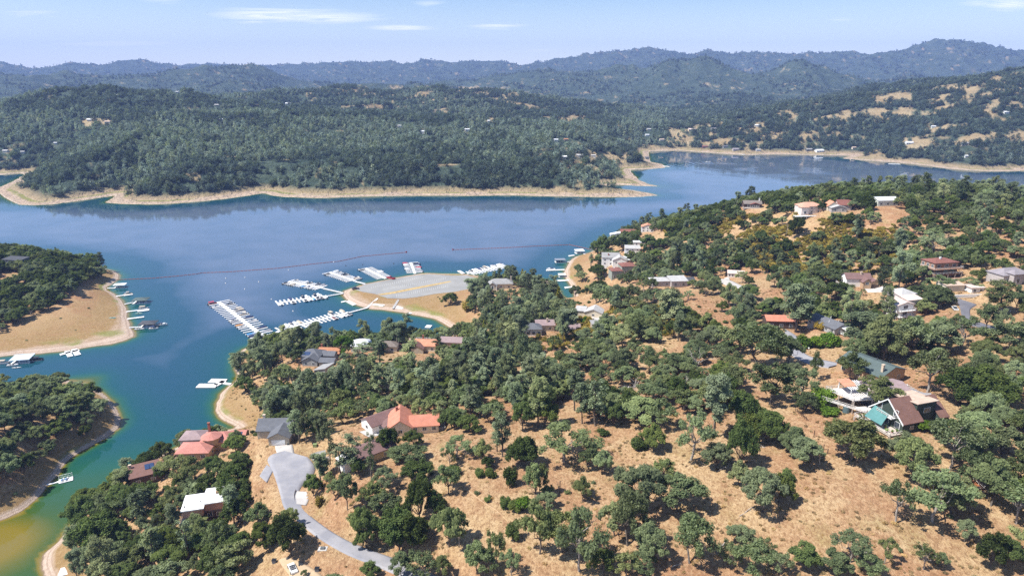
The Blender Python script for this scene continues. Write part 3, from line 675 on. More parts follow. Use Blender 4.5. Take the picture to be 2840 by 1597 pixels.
PROTO_COL = bpy.data.collections.new('prototypes')      # never linked to the scene
def make_proto(name, wood, fol, mb, ml, h, w):
    p = Proto(); p.h, p.w = h, w
    p.trunk = mesh_np(name + '_trunk', np.array(wood.V), np.array(wood.F), mb, True)
    p.crown = None
    if fol is not None:
        V, F, T = fol; p.crown = mesh_np(name + '_crown', V, F, ml); attr(p.crown, 'tint', T)
        nv = len(wood.V)
        me = mesh_np(name, np.vstack([np.array(wood.V), V]), np.vstack([np.array(wood.F), F + nv]))
        me.materials.append(mb); me.materials.append(ml)
        mi = np.zeros(len(me.polygons), np.int32); mi[len(wood.F):] = 1; me.polygons.foreach_set('material_index', mi)
        attr(me, 'tint', np.concatenate([np.zeros(nv), T])); p.joined = me
    return p
def oak(seed, h=9.0, w=10.0, dense=1.0, open_=0.0, ml=None, mb=None, trunk=0.28, per=165, size=0.27, lobes=9, flat=0.62):
    """trunk that forks into limbs; each limb carries a lobe of small leafy clumps, with gaps between lobes"""
    R = np.random.default_rng(seed); t = Tubes(); cl = []
    th = h * trunk; cw = w / 2
    lean = R.normal(size=2) * 0.07 * h
    top = np.array([lean[0], lean[1], th]); r = 0.025 * h
    t.branch(R, (0, 0, -1.5), top, r * 1.3, r * 0.9, 0.05, 4)
    for i in range(lobes):
        ring = i / lobes
        a = 2.4 * i + R.normal() * .25; rad = cw * (0.12 + 0.72 * math.sqrt((i + .3) / lobes)) * R.uniform(.85, 1.1)
        zz = h * (0.84 - 0.42 * (rad / cw) ** 1.6 + R.normal() * .06)
        q = np.array([math.cos(a) * rad, math.sin(a) * rad, zz]); t.branch(R, top - (0, 0, .2), q, r * 0.55, r * 0.14, 0.16, 5)
        lr = w * R.uniform(.13, .20)
        for j in range(7):
            d = R.normal(size=3); d /= np.linalg.norm(d); d[2] *= .55
            c = q + d * lr * R.uniform(.55, 1.0)
            if R.random() < open_: continue
            t.branch(R, q * .9 + top * .1, c, r * 0.13, r * 0.04, 0.12, 2)
            cl.append((c, w * R.uniform(.055, .10)))
    return make_proto('oak', t, leaves(R, cl, per * dense, size, flat + .1), mb or M_BARK, ml or M_OAK, h, w)
def pine(seed, h=18.0, w=7.5, per=120, size=0.30, ml=None, crown0=0.30, forked=True):
    R = np.random.default_rng(seed); t = Tubes(); cl = []
    r = 0.017 * h
    forks = 2 if forked and R.random() < .7 else 1
    fz = h * (0.42 + 0.12 * R.random())
    t.branch(R, (0, 0, -1.5), (R.normal() * .3, R.normal() * .3, fz), r * 1.2, r * 0.8, 0.015, 5)
    for f in range(forks):
        a0 = R.random() * 6.28 + f * 3.1; off_ = (w * 0.16 if forks == 2 else 0.0)
        tip = np.array([math.cos(a0) * off_, math.sin(a0) * off_, h * (1 - 0.07 * f)])
        t.branch(R, (0, 0, fz - .3), tip, r * 0.7, r * 0.12, 0.03, 5)
        n = 13 if forks == 2 else 20
        for i in range(n):
            z = h * (crown0 + (1 - crown0) * (i + R.random()) / n * 0.97); s = (z / h - crown0) / (1 - crown0)
            rad = (w / 2) * (0.35 + 0.75 * math.sin(math.pi * min(1, 0.15 + 0.8 * s)) ** 0.8) * (0.55 + 0.5 * R.random()) * (0.75 if forks == 2 else 1)
            a = R.random() * 6.28; ax = tip[:2] * max(0, (z - fz)) / (h - fz)
            q = np.array([ax[0] + math.cos(a) * rad, ax[1] + math.sin(a) * rad, z + rad * 0.25])
            t.branch(R, (ax[0], ax[1], z - rad * .15), q, r * 0.22, r * 0.05, 0.05, 2)
            cl.append((q, w * (0.10 + 0.06 * R.random()))); cl.append((q * np.array([.6, .6, 1]) + np.array([ax[0] * .4, ax[1] * .4, .1]), w * (0.09 + 0.05 * R.random())))
        cl.append((tip - (0, 0, h * .03), w * 0.10))
    return make_proto('pine', t, leaves(R, cl, per, size, 0.95), M_BARK, ml or M_PINE, h, w)
def conifer(seed, h=9.0, w=4.4, ml=None, per=150, size=0.3):
    R = np.random.default_rng(seed); t = Tubes().tube([(0, 0, -1), (0, 0, h * .5), (0, 0, h)], [.18, .12, .02]); cl = []
    for i in range(34):
        s = (i + R.random()) / 34; z = h * (0.06 + 0.92 * s); rad = w / 2 * (1 - s) ** 0.9 * (0.8 + .35 * R.random()); a = R.random() * 6.28
        cl.append(((math.cos(a) * rad * .7, math.sin(a) * rad * .7, z), w * (0.07 + 0.10 * (1 - s))))
    return make_proto('conifer', t, leaves(R, cl, per, size, 0.8), M_BARK, ml or M_CON, h, w)
def bush(seed, h=2.4, w=3.2, ml=None, per=420, size=0.2, n=12):
    R = np.random.default_rng(seed); t = Tubes(); cl = []
    for i in range(n):
        a = R.random() * 6.28; rad = w / 2 * math.sqrt(R.random()) * .72; z = h * (0.25 + 0.42 * R.random())
        c = np.array([math.cos(a) * rad, math.sin(a) * rad, z]); cl.append((c, w * (0.17 + 0.08 * R.random())))
        if i < 5: t.branch(R, (0, 0, -.4), c, 0.06, 0.02, .1, 2)
    return make_proto('bush', t, leaves(R, cl, per, size, 0.8), M_BARK, ml or M_LIVE, h, w)
def dead(seed, h=6.0, w=5.0):
    R = np.random.default_rng(seed); t = Tubes()
    t.branch(R, (0, 0, -1), (R.normal() * .3, R.normal() * .3, h * .45), .22, .15, .05, 4)
    for i in range(6):
        a = R.random() * 6.28; q = np.array([math.cos(a) * w * .38, math.sin(a) * w * .38, h * (.6 + .4 * R.random())])
        t.branch(R, (0, 0, h * (.3 + .15 * R.random())), q, .11, .03, .16, 4)
        for j in range(3): t.branch(R, q * .75 + np.array([0, 0, h * .1]), q + R.normal(size=3) * np.array([.9, .9, .6]), .04, .012, .1, 2)
    return make_proto('dead', t, None, M_DEAD, None, h, w)
PR = {
 'oak': [oak(11 + i, 9, 10.5, 1.0, 0.10, lobes=9 + i % 3) for i in range(6)],
 'sparse': [oak(31 + i, 10, 10, 0.8, 0.34, mb=M_PALE, trunk=.34, lobes=8) for i in range(4)],
 'round': [oak(51 + i, 8.5, 10, 1.15, 0.0, lobes=13, trunk=.24) for i in range(3)],
 'live': [oak(71 + i, 9, 9.5, 1.25, 0.0, ml=M_LIVE, lobes=14, trunk=.16, flat=.8) for i in range(4)],
 'pine': [pine(91 + i, 18, 7.5 + i * .5) for i in range(4)],
 'slim': [pine(111 + i, 18, 6.0, per=75) for i in range(3)],
 'conifer': [conifer(121 + i) for i in range(3)],
 'bright': [bush(131 + i, 3.0, 3.6, M_BRIGHT) for i in range(2)],
 'dbush': [bush(141 + i, 3.2, 3.4, M_LIVE) for i in range(3)],
 'yellow': [bush(151 + i, 1.5, 2.8, M_YEL) for i in range(3)],
 'greenoak': [oak(161 + i, 8, 8, 1.3, 0.0, ml=M_BRIGHT, lobes=13) for i in range(2)],
 'dead': [dead(171 + i) for i in range(4)],
}
NAMES = {'oak': 'oak_tree', 'sparse': 'oak_tree', 'round': 'oak_tree', 'live': 'evergreen_oak', 'pine': 'pine_tree', 'slim': 'pine_tree', 'conifer': 'conifer_tree', 'bright': 'garden_shrub', 'dbush': 'wild_shrub', 'yellow': 'brush', 'greenoak': 'leafy_tree', 'dead': 'dead_tree'}
LOOK = {'oak': 'grey-green oak', 'sparse': 'thin-crowned oak with pale limbs', 'round': 'round-crowned grey-green oak', 'live': 'dense dark green oak', 'pine': 'grey-green pine', 'slim': 'slender sparse pine', 'conifer': 'pointed yellow-green conifer', 'bright': 'bright green clipped-looking shrub', 'dbush': 'dark green wild shrub', 'greenoak': 'vivid green leafy tree', 'dead': 'bare bleached dead tree'}
CATS = {'oak_tree': 'oak tree', 'evergreen_oak': 'evergreen oak', 'pine_tree': 'pine tree', 'conifer_tree': 'conifer', 'garden_shrub': 'shrub', 'wild_shrub': 'shrub', 'leafy_tree': 'tree', 'dead_tree': 'dead tree'}

# ------------------------------------------------------------------ where trees stand
TREES = []      # dict(x, y, z, h, w, sp, u, v, size, hand)
def add_tree(x, y, h, w, sp, hand=False):
    z = float(hz(x, y)); u, v, f = project(x, y, z)
    TREES.append(dict(x=x, y=y, z=z, h=h, w=w, sp=sp, u=float(u), v=float(v), f=float(f), hand=hand, px=h * w * (FPX / float(f)) ** 2))
def tree_px(u, v, hp, wp, sp):
    p = hit(u, v); f = float(project(*p)[2]); dep = math.atan2(H - p[2], math.hypot(p[0], p[1]))
    add_tree(p[0], p[1], max(hp - .13 * wp * math.sin(dep), .6 * hp) * f / FPX / max(math.cos(dep), .5), wp * f / FPX, sp, True)
def crop_trees(ou, ov, s, lst):
    for x, y, hp, wp, sp in lst: tree_px(ou + x / s, ov + y / s, hp / s, wp / s, sp)
S1 = 1.814; S3 = 3.6225
crop_trees(1420, 800, S1, [
 (1010,745,305,150,'pine'),(1145,895,230,150,'live'),(1165,705,190,170,'live'),(1290,775,175,170,'live'),(1215,760,150,140,'live'),(900,865,270,220,'sparse'),(705,815,130,120,'live'),(640,805,80,90,'dbush'),(640,680,130,230,'oak'),(760,700,150,160,'oak'),
 (260,875,220,310,'sparse'),(60,890,155,150,'live'),(455,925,110,110,'oak'),(390,905,110,120,'oak'),(460,735,45,60,'dbush'),(1700,865,225,270,'round'),(1250,1120,215,220,'oak'),(1345,1075,150,120,'live'),(1385,970,85,62,'dbush'),(840,1115,190,240,'oak'),
 (1935,1180,265,190,'sparse'),(2115,1180,310,270,'sparse'),(2210,1130,200,220,'oak'),(2010,965,225,200,'oak'),(1985,880,150,210,'oak'),(1705,1375,170,170,'sparse'),(1870,1380,165,95,'sparse'),(2065,1410,150,110,'sparse'),(2150,1400,80,90,'oak'),(2400,1400,190,150,'live'),(2490,1400,150,140,'live'),
 (1465,1405,130,150,'live'),(1345,1435,120,110,'oak'),(905,1390,255,220,'oak'),(760,960,110,120,'oak'),(695,1000,120,80,'oak'),(1545,890,110,60,'dead'),(930,430,135,110,'dead'),(575,540,95,150,'dead'),(860,530,85,80,'dead'),
 (345,1420,330,230,'sparse'),(250,1330,220,230,'oak'),(140,1330,260,200,'oak'),(590,1300,280,200,'oak'),(640,1130,240,260,'oak'),(690,1380,190,170,'round'),(455,1425,120,130,'live'),(570,1440,120,140,'oak'),(660,1440,110,140,'oak'),(520,1240,170,170,'oak'),
 (110,1060,180,110,'oak'),(350,1075,120,95,'oak'),(60,1115,85,80,'bright'),(170,1110,90,110,'oak'),(1150,1290,100,150,'oak'),(1200,1425,160,220,'oak'),(1100,1400,130,130,'oak'),(1270,1330,90,90,'sparse'),(1800,1430,100,160,'oak'),(1620,1440,120,170,'oak'),
 (2205,905,290,250,'sparse'),(2330,800,190,230,'oak'),(2480,880,200,230,'oak'),(2540,1180,260,230,'sparse'),(2400,1090,220,220,'oak'),(2300,980,200,200,'oak'),(2180,790,150,170,'oak'),(2560,1010,190,190,'oak'),(2270,1270,110,110,'oak'),
 (2240,590,200,220,'live'),(2370,600,210,240,'live'),(2300,560,180,200,'live'),(2090,520,250,220,'sparse'),(1560,592,112,112,'bright'),(1595,632,45,85,'bright'),(1835,610,180,220,'sparse'),(2075,712,62,90,'bright'),
 (1470,296,72,90,'bright'),(1530,294,70,80,'bright'),(1580,290,80,80,'bright'),(1625,288,55,55,'bright'),(1540,205,45,55,'yellow'),(1525,460,140,70,'oak'),(1440,565,200,180,'sparse'),(1290,575,215,230,'oak'),(1105,525,150,140,'oak'),
 (1260,400,230,260,'oak'),(1705,455,140,140,'oak'),(1380,380,150,150,'oak'),(1735,312,205,180,'pine'),(1870,365,240,220,'round'),(2000,350,230,210,'oak'),(2140,330,170,200,'oak'),(2250,300,190,220,'sparse'),(2380,215,150,130,'oak'),(2480,320,170,190,'oak'),
 (790,205,195,120,'pine'),(275,250,155,130,'pine'),(40,285,150,90,'pine'),(375,190,55,60,'greenoak'),(1330,105,65,70,'greenoak'),(1430,220,240,150,'pine'),(420,690,230,110,'slim'),(510,690,130,110,'live'),(130,700,250,110,'pine'),(55,705,150,120,'live'),(170,695,140,130,'live'),
 (430,440,60,90,'dbush'),(640,470,60,80,'oak'),(550,425,130,140,'oak'),(830,430,110,140,'oak'),(620,260,140,150,'oak'),(560,290,120,150,'oak'),(900,300,110,110,'sparse'),(1000,310,130,130,'oak'),(1090,330,160,150,'oak'),(690,420,130,110,'oak'),(1030,640,90,70,'sparse'),
])
crop_trees(640, 1197, S3, [
 (905,500,290,190,'pine'),(830,650,240,180,'live'),(890,745,110,85,'yellow'),(1175,790,380,240,'oak'),(1060,640,170,190,'oak'),(1360,1150,390,270,'live'),(1330,1170,200,170,'live'),(1690,1210,420,400,'live'),(1850,1180,360,330,'live'),(1900,880,420,300,'live'),
 (1560,560,220,260,'oak'),(1420,760,260,280,'oak'),(2190,1160,400,330,'round'),(2300,1140,330,220,'sparse'),(2180,620,300,260,'oak'),(2060,860,260,200,'live'),(1240,415,390,200,'slim'),(1420,520,480,120,'slim'),(1110,430,300,190,'slim'),(1280,440,180,160,'live'),(1000,560,150,120,'oak'),
 (1770,310,200,370,'round'),(1590,200,260,230,'live'),(1840,150,180,200,'live'),(1880,480,200,330,'live'),(580,1260,430,350,'live'),(610,960,200,190,'oak'),(2200,345,200,150,'sparse'),(2225,430,120,180,'dbush'),(2500,445,90,90,'dbush'),(2550,310,230,170,'oak'),
 (1920,1445,250,330,'oak'),(1700,1460,240,250,'oak'),(1400,1460,150,200,'live'),(2120,1460,200,200,'oak'),(2470,1400,300,260,'oak'),(740,1450,70,70,'oak'),
 (1000,330,420,170,'pine'),(690,120,330,140,'pine'),(760,120,300,120,'pine'),(650,90,300,140,'slim'),(860,100,280,120,'pine'),(930,60,250,120,'pine'),
])
crop_trees(1300, 1197, S3, [(545,330,280,290,'live'),(340,250,420,200,'pine'),(285,200,300,130,'slim'),(410,540,230,140,'dbush'),(220,450,110,110,'dbush'),(105,430,75,80,'dbush'),(190,360,120,130,'live'),(130,270,180,140,'oak'),(700,640,330,200,'oak'),(190,700,60,60,'dbush'),
 (365,760,140,110,'dbush'),(470,800,150,130,'dbush'),(560,800,120,120,'oak'),(450,1090,230,140,'dbush'),(1140,640,180,160,'oak'),(790,660,130,130,'oak'),(900,600,110,40,'dead'),(270,1330,330,220,'oak'),(150,1449,260,260,'oak'),(430,1440,260,200,'sparse')])
crop_trees(540, 700, S3, [(950,900,130,250,'live'),(800,1000,190,260,'live'),(1100,950,180,260,'live'),(1190,900,160,110,'pine'),(1500,1050,240,200,'greenoak'),(1320,960,125,40,'conifer'),(480,1240,240,160,'pine'),(430,1180,170,140,'pine'),(620,1120,160,200,'oak'),(900,1130,260,200,'oak'),
 (1110,1320,160,260,'oak'),(1000,1390,330,240,'sparse'),(1690,1130,220,200,'slim'),(1860,1120,260,170,'slim'),(2040,960,270,200,'pine'),(1950,890,130,130,'pine'),(2170,1220,330,220,'slim'),(2450,1000,180,130,'pine'),(700,840,50,60,'oak')])
crop_trees(1200, 640, S3, [(900,560,180,110,'conifer'),(1260,790,240,130,'conifer'),(410,1060,170,120,'conifer'),(520,1050,160,90,'conifer'),(640,1040,200,120,'conifer'),(780,1000,160,80,'conifer'),(870,1130,260,170,'pine'),(1570,960,110,130,'yellow'),(1590,370,140,60,'slim'),(180,740,130,160,'live'),(390,690,220,160,'pine'),(2380,960,380,190,'pine'),(590,530,80,130,'oak'),
 (1660,480,160,170,'live'),(1690,240,200,180,'live'),(2170,210,170,210,'live'),(1900,200,150,170,'live'),(340,800,110,120,'yellow')])
crop_trees(2130, 620, S3, [(1150,700,270,140,'pine'),(1300,710,430,170,'pine'),(1230,700,120,150,'sparse'),(690,760,190,330,'live'),(650,620,180,330,'oak'),(350,640,170,260,'oak'),(60,640,170,180,'oak'),(90,870,140,150,'greenoak'),(260,960,320,260,'pine'),(1750,640,130,250,'oak'),(2000,640,130,230,'sparse'),
 (2310,900,330,270,'pine'),(2480,900,270,200,'oak'),(2330,1090,260,200,'sparse'),(1640,330,270,270,'sparse'),(1880,350,150,180,'oak'),(2200,530,240,260,'oak'),(670,460,200,110,'pine'),(880,160,200,110,'pine'),(950,730,90,60,'sparse'),(1030,800,50,60,'sparse')])
crop_trees(1980, 520, 5.152, [(600,170,110,130,'greenoak'),(1160,130,150,160,'conifer'),(1340,60,80,60,'conifer'),(2010,100,110,160,'greenoak'),(1750,270,90,120,'greenoak'),(870,520,110,100,'dbush'),(2040,760,380,150,'pine'),(1180,690,300,260,'live'),(2450,150,150,150,'slim'),(2530,170,170,140,'slim')])
crop_trees(0, 640, S3, [(85,190,110,100,'live'),(270,230,110,140,'greenoak'),(555,180,85,60,'conifer'),(920,340,130,140,'live'),(460,745,70,80,'oak')])
crop_trees(0, 1000, S3, [(200,340,130,200,'oak'),(60,230,130,120,'oak'),(420,330,220,300,'oak'),(610,260,160,180,'oak'),(240,530,200,180,'pine'),(570,540,200,240,'oak'),(690,540,200,260,'oak'),(810,370,170,130,'pine'),(910,490,110,110,'sparse'),(390,640,230,240,'oak'),(170,900,190,200,'oak'),(80,1180,250,260,'oak'),(360,820,170,190,'oak'),(860,660,140,200,'oak'),
 (1290,1170,190,190,'pine'),(870,1449,170,300,'live')])
crop_trees(0, 1197, S3, [(1420,980,390,210,'slim'),(1560,1370,420,220,'slim'),(1900,1280,390,150,'slim'),(850,960,300,330,'live'),(1000,1230,420,420,'live'),(1500,1100,300,260,'oak'),(2200,1250,330,300,'round'),(2400,1400,300,330,'round'),(2000,950,100,180,'oak'),(1700,1230,270,260,'live'),(1200,1420,200,300,'oak'),(1240,560,190,200,'pine')])

# zones of automatic woodland: (polygon in photograph pixels of the ground, density, species mix)
MIX_A = [('oak', .34), ('round', .16), ('sparse', .1), ('live', .2), ('pine', .2)]
MIX_D = [('live', .6), ('oak', .2), ('round', .12), ('pine', .08)]
MIX_P = [('pine', .38), ('slim', .12), ('oak', .3), ('live', .2)]
MIX_O = [('oak', .5), ('round', .3), ('sparse', .12), ('live', .08)]
ZONES = [
 ([(180,1480),(330,1310),(430,1290),(640,1230),(720,1330),(700,1420),(720,1500),(640,1600),(480,1640),(250,1640)], 1.15, MIX_D),
 ([(640,1060),(720,960),(860,1020),(1010,990),(1150,985),(1280,960),(1450,960),(1620,930),(1750,960),(1700,1060),(1600,1150),(1480,1180),(1300,1190),(1200,1150),(1100,1120),(950,1120),(850,1180),(760,1190),(700,1110)], 1.05, MIX_P),
 ([(1250,830),(1380,790),(1560,760),(1600,860),(1720,850),(1640,930),(1500,950),(1300,940),(1290,880)], 1.15, MIX_P),
 ([(1800,600),(2000,560),(2480,540),(2440,610),(2200,605),(2000,620),(1850,680)], 1.15, MIX_D),
 ([(2440,600),(2840,575),(2840,900),(2700,720),(2560,680)], 0.62, MIX_A),
 ([(2520,1000),(2840,900),(2840,1500),(2700,1450),(2600,1300),(2680,1200),(2640,1100)], 0.75, MIX_O),
 ([(1500,1010),(1750,940),(1850,960),(2000,930),(2080,980),(2010,1050),(1900,1080),(1750,1130),(1600,1110)], 0.55, MIX_O),
 ([(1990,605),(2170,595),(2480,615),(2560,680),(2480,770),(2280,780),(2080,740),(1980,690)], 0.5, MIX_A),
 ([(-400,690),(240,690),(275,750),(205,810),(130,850),(0,870),(-400,900)], 1.5, MIX_D),
 ([(-400,1085),(180,1062),(240,1095),(270,1150),(200,1190),(100,1200),(60,1300),(-100,1400),(-400,1500)], 1.15, MIX_O),
 # clearings
 ([(1170,1265),(1330,1195),(1430,1190),(1560,1185),(1760,1175),(2060,1130),(2160,1070),(2330,1080),(2330,1150),(2450,1250),(2560,1250),(2600,1330),(2620,1430),(2840,1480),(2840,1900),(1000,1900),(1100,1570),(1180,1470),(1140,1400)], 0.02, MIX_O),
 ([(690,1235),(900,1235),(990,1330),(930,1400),(1000,1470),(1120,1560),(1000,1640),(690,1640),(770,1500),(740,1400),(690,1330)], 0.0, MIX_O),
 ([(860,1225),(980,1165),(1260,1190),(1240,1240),(1060,1310),(970,1340)], 0.04, MIX_O),
 ([(940,740),(1290,740),(1345,800),(1300,850),(1360,930),(1200,900),(950,870)], 0.0, MIX_O),
 ([(580,1055),(655,1055),(700,1110),(735,1140),(720,1200),(580,1210)], 0.04, MIX_O),
 ([(2270,800),(2500,800),(2490,860),(2400,870),(2290,870)], 0.0, MIX_O), ([(2040,765),(2170,765),(2165,835),(2060,825)], 0.05, MIX_O),
 ([(2180,925),(2345,955),(2345,1000),(2215,1005)], 0.0, MIX_O), ([(2630,915),(2730,925),(2690,1015),(2620,1000)], 0.03, MIX_O), ([(2270,1015),(2560,1000),(2640,1120),(2600,1260),(2330,1250)], 0.0, MIX_O),
 ([(2060,1000),(2210,990),(2270,1060),(2180,1140),(2050,1140)], 0.15, MIX_O), ([(2600,820),(2840,820),(2840,930),(2700,900)], 0.15, MIX_O), ([(2540,640),(2600,640),(2620,720),(2560,740)], 0.2, MIX_O),
 ([(0,925),(120,865),(200,825),(260,775),(400,775),(400,970),(0,1020)], 0.0, MIX_O), ([(-400,930),(0,925),(0,1020),(-400,1040)], 0.0, MIX_O),
 ([(1880,770),(2060,770),(2060,840),(1900,830)], 0.35, MIX_O), ([(1580,700),(1640,690),(1660,800),(1600,830),(1560,760)], 0.08, MIX_O),
]
# what the photograph keeps free of trees in front of it (u0, v0, u1, v1): roofs, walls, roads, docks
KEEP = [(1685,725,1765,792),(1695,648,1775,690),(1640,690,1700,760),(2000,590,2480,640),(722,1178,835,1252),(975,1140,1060,1190),(1080,1135,1215,1210),(990,1215,1075,1300),(505,1345,620,1425),(480,1185,640,1260),(362,1258,465,1335),(820,965,920,1020),(878,955,945,995),(975,925,1045,985),(1060,930,1120,985),(1130,922,1210,985),(1215,915,1280,955),
 (1455,880,1545,930),(1580,895,1625,915),(1365,765,1435,800),(1670,685,1740,735),(1700,660,1770,690),(1780,615,1840,650),(1820,745,1905,800),(2060,545,2125,580),(2195,560,2300,600),(2300,555,2365,590),(2430,550,2480,580),(2350,750,2435,810),(2480,790,2590,880),(2575,715,2665,775),(2800,730,2840,790),
 (2240,855,2350,930),(2120,855,2185,890),(2360,975,2510,1050),(2290,1045,2560,1190),(2390,1100,2610,1220),(740,1240,880,1370),(760,1370,850,1470),(830,1450,1100,1570),(1635,700,1690,760),(2010,755,2060,790),(1900,800,1990,840),(2640,780,2760,850),(2690,830,2740,900),(2180,940,2260,1005),(0,690,60,760),(1600,815,1660,880),(1560,705,1640,830),(770,1000,800,1010),(590,1060,720,1180),(1950,840,2010,870),(2100,740,2180,830)]
ROADPTS = []     # filled by the roads, world x, y, half width
HOUSEPTS = []    # filled by the houses, world x, y, radius
# ------------------------------------------------------------------ roads and car park
def surf_mat(name, a, b, crack, scale=0.5):
    t = NT(name); n1 = t.noise(scale * .3, 4, .6); n2 = t.noise(scale * 2.4, 5, .65); n3 = t.noise(scale * 14, 3, .7)
    c = t.mix(t.ramp(n1, .35, .65), a, b)
    c = t.mix(t.math('MULTIPLY', t.ramp(n2, .52, .68), .5), c, crack)
    c = t.mix(t.math('MULTIPLY', t.ramp(n3, .5, .8), .35), c, crack)
    return t.finish(t.bsdf(c, .9, .15, t.bump(n3, .4, .02)))
M_SURF = {'trail': surf_mat('trail_dust', (0.44, 0.30, 0.18), (0.50, 0.36, 0.23), (0.38, 0.25, 0.14)), 'asphalt': surf_mat('worn_asphalt', (0.25, 0.25, 0.275), (0.345, 0.335, 0.345), (0.19, 0.19, 0.205)), 'dark_asphalt': surf_mat('dark_asphalt', (0.13, 0.13, 0.15), (0.18, 0.175, 0.19), (0.10, 0.10, 0.11)),
          'concrete': surf_mat('pale_concrete', (0.42, 0.40, 0.385), (0.52, 0.50, 0.465), (0.33, 0.30, 0.27)), 'dirt': surf_mat('packed_dirt', (0.42, 0.31, 0.19), (0.48, 0.36, 0.24), (0.32, 0.21, 0.13)), 'lot': surf_mat('bleached_lot', (0.25, 0.248, 0.24), (0.315, 0.31, 0.295), (0.20, 0.19, 0.175), .2)}
NL = 7
for name, label, surf, L, Rr, z, m, w in ROADGEO:
    n = len(L); V, F = [], []
    for i in range(n):
        for j in range(NL + 1):
            q = L[i] + (Rr[i] - L[i]) * j / NL
            V.append((q[0], q[1], (z[i] + .05 if name == 'road' else float(hz(*q)) + (.16 if name != 'foot_path' else .07)) + (0.04 if 0 < j < NL else 0)))
        a, b = L[i], Rr[i]; ex = (b - a) / (np.linalg.norm(b - a) + 1e-6) * 0.15
        V.append((a[0] - ex[0], a[1] - ex[1], z[i] - 1.2)); V.append((b[0] + ex[0], b[1] + ex[1], z[i] - 1.2))
    K = NL + 3
    for i in range(n - 1):
        o = i * K
        for j in range(NL): F.append((o + j, o + j + 1, o + K + j + 1, o + K + j))
        F.append((o + NL + 1, o, o + K, o + K + NL + 1)); F.append((o + NL, o + NL + 2, o + K + NL + 2, o + K + NL))
    me = mesh_np(name, V, F, M_SURF[surf], True)
    tag(link(bpy.data.objects.new(name, me)), label, kind='structure')
    if name == 'foot_path': continue
    for i in range(0, n, 2): ROADPTS.append((m[i, 0], m[i, 1], w[i]))

class MB:
    """collects faces; build() links them as one mesh object"""
    def __init__(s): s.V, s.F = [], []
    def poly(s, pts):
        b = len(s.V); s.V += [tuple(p) for p in pts]; s.F.append(tuple(range(b, b + len(pts)))); return s
    def hexa(s, p):                       # 8 corners: bottom 4 ccw, top 4 ccw
        b = len(s.V); s.V += [tuple(q) for q in p]
        for f in ((3, 2, 1, 0), (4, 5, 6, 7), (0, 1, 5, 4), (1, 2, 6, 5), (2, 3, 7, 6), (3, 0, 4, 7)): s.F.append(tuple(b + i for i in f))
        return s
    def box(s, x0, x1, y0, y1, z0, z1): return s.hexa([(x0, y0, z0), (x1, y0, z0), (x1, y1, z0), (x0, y1, z0), (x0, y0, z1), (x1, y0, z1), (x1, y1, z1), (x0, y1, z1)])
    def bar(s, p, q, r):
        p, q = np.array(p, float), np.array(q, float); d = q - p; d /= np.linalg.norm(d) + 1e-9
        a = np.cross(d, (0, 0, 1) if abs(d[2]) < .9 else (1, 0, 0)); a /= np.linalg.norm(a); b = np.cross(a, d)
        return s.hexa([p - a * r - b * r, p + a * r - b * r, p + a * r + b * r, p - a * r + b * r, q - a * r - b * r, q + a * r - b * r, q + a * r + b * r, q - a * r + b * r])
    def ngon(s, k, r, z0, z1, r1=None, cx=0, cy=0, ph=0.0):
        r1 = r if r1 is None else r1; b = len(s.V)
        for z, rr in ((z0, r), (z1, r1)):
            for i in range(k): a = 2 * math.pi * i / k + ph; s.V.append((cx + rr * math.cos(a), cy + rr * math.sin(a), z))
        for i in range(k): s.F.append((b + i, b + (i + 1) % k, b + k + (i + 1) % k, b + k + i))
        s.F.append(tuple(b + i for i in reversed(range(k)))); s.F.append(tuple(b + k + i for i in range(k))); return s
    def mesh(s, name, mat, smooth=False):
        me = bpy.data.meshes.new(name); me.from_pydata([tuple(map(float, v)) for v in s.V], [], s.F); me.update()
        if mat: me.materials.append(mat)
        if smooth: me.polygons.foreach_set('use_smooth', np.ones(len(me.polygons), bool))
        return me
    def build(s, name, mat, parent=None, smooth=False): return link(bpy.data.objects.new(name, s.mesh(name, mat, smooth)), parent)
def empty(name, loc, rz=0.0):
    o = bpy.data.objects.new(name, None); o.empty_display_size = .5; COL.objects.link(o); o.location = [float(v) for v in loc]; o.rotation_euler = (0, 0, rz); return o

# car park: a level slab with faded stall lines and a dry planting strip
lot = MB(); b_ = [(x, y, 2.16) for x, y in LOTW]; lot.poly(b_)
nlot = len(b_)
for i in range(nlot):
    p, q = b_[i], b_[(i + 1) % nlot]; lot.poly([(p[0], p[1], 2.16), (p[0], p[1], .4), (q[0], q[1], .4), (q[0], q[1], 2.16)])
lo = tag(lot.build('car_park_pavement', M_SURF['lot']), 'bleached empty car park on the marina point', kind='structure')
strip = MB(); st_ = [(1045,816.5),(1090,809),(1150,797),(1210,786),(1248,779),(1252,781),(1212,790),(1150,802),(1092,814),(1058,818.5)]
strip.poly([(*P(u, v, 2.19)[:2], 2.19) for u, v in st_])
strip.build('planting_strip', plain('dry_strip', (0.42, 0.30, 0.13), .95, .3, .4), lo)
M_WLINE = plain('faded_white_paint', (0.42, 0.42, 0.40), .8, .2, 1)
def stall_row(u0, v0, u1, v1, n, length, side=1):
    a, b2 = P(u0, v0, 2.1), P(u1, v1, 2.1); d = b2 - a; d2 = np.array([-d[1], d[0], 0]); d2 /= np.linalg.norm(d2); dd = d / np.linalg.norm(d)
    d2 = (d2 + dd * 0.5); d2 /= np.linalg.norm(d2)
    for i in range(n):
        p = a + d * i / (n - 1); q = p + d2 * length * side; e = dd * 0.16
        MB().poly([(*(p - e)[:2], 2.18), (*(p + e)[:2], 2.18), (*(q + e)[:2], 2.18), (*(q - e)[:2], 2.18)]).build('stall_line', M_WLINE, lo)
stall_row(1062, 806, 1236, 775, 34, 7, 1); stall_row(1100, 817, 1240, 790, 26, 7, -1); stall_row(1030, 795, 1170, 766, 26, 6, -1)

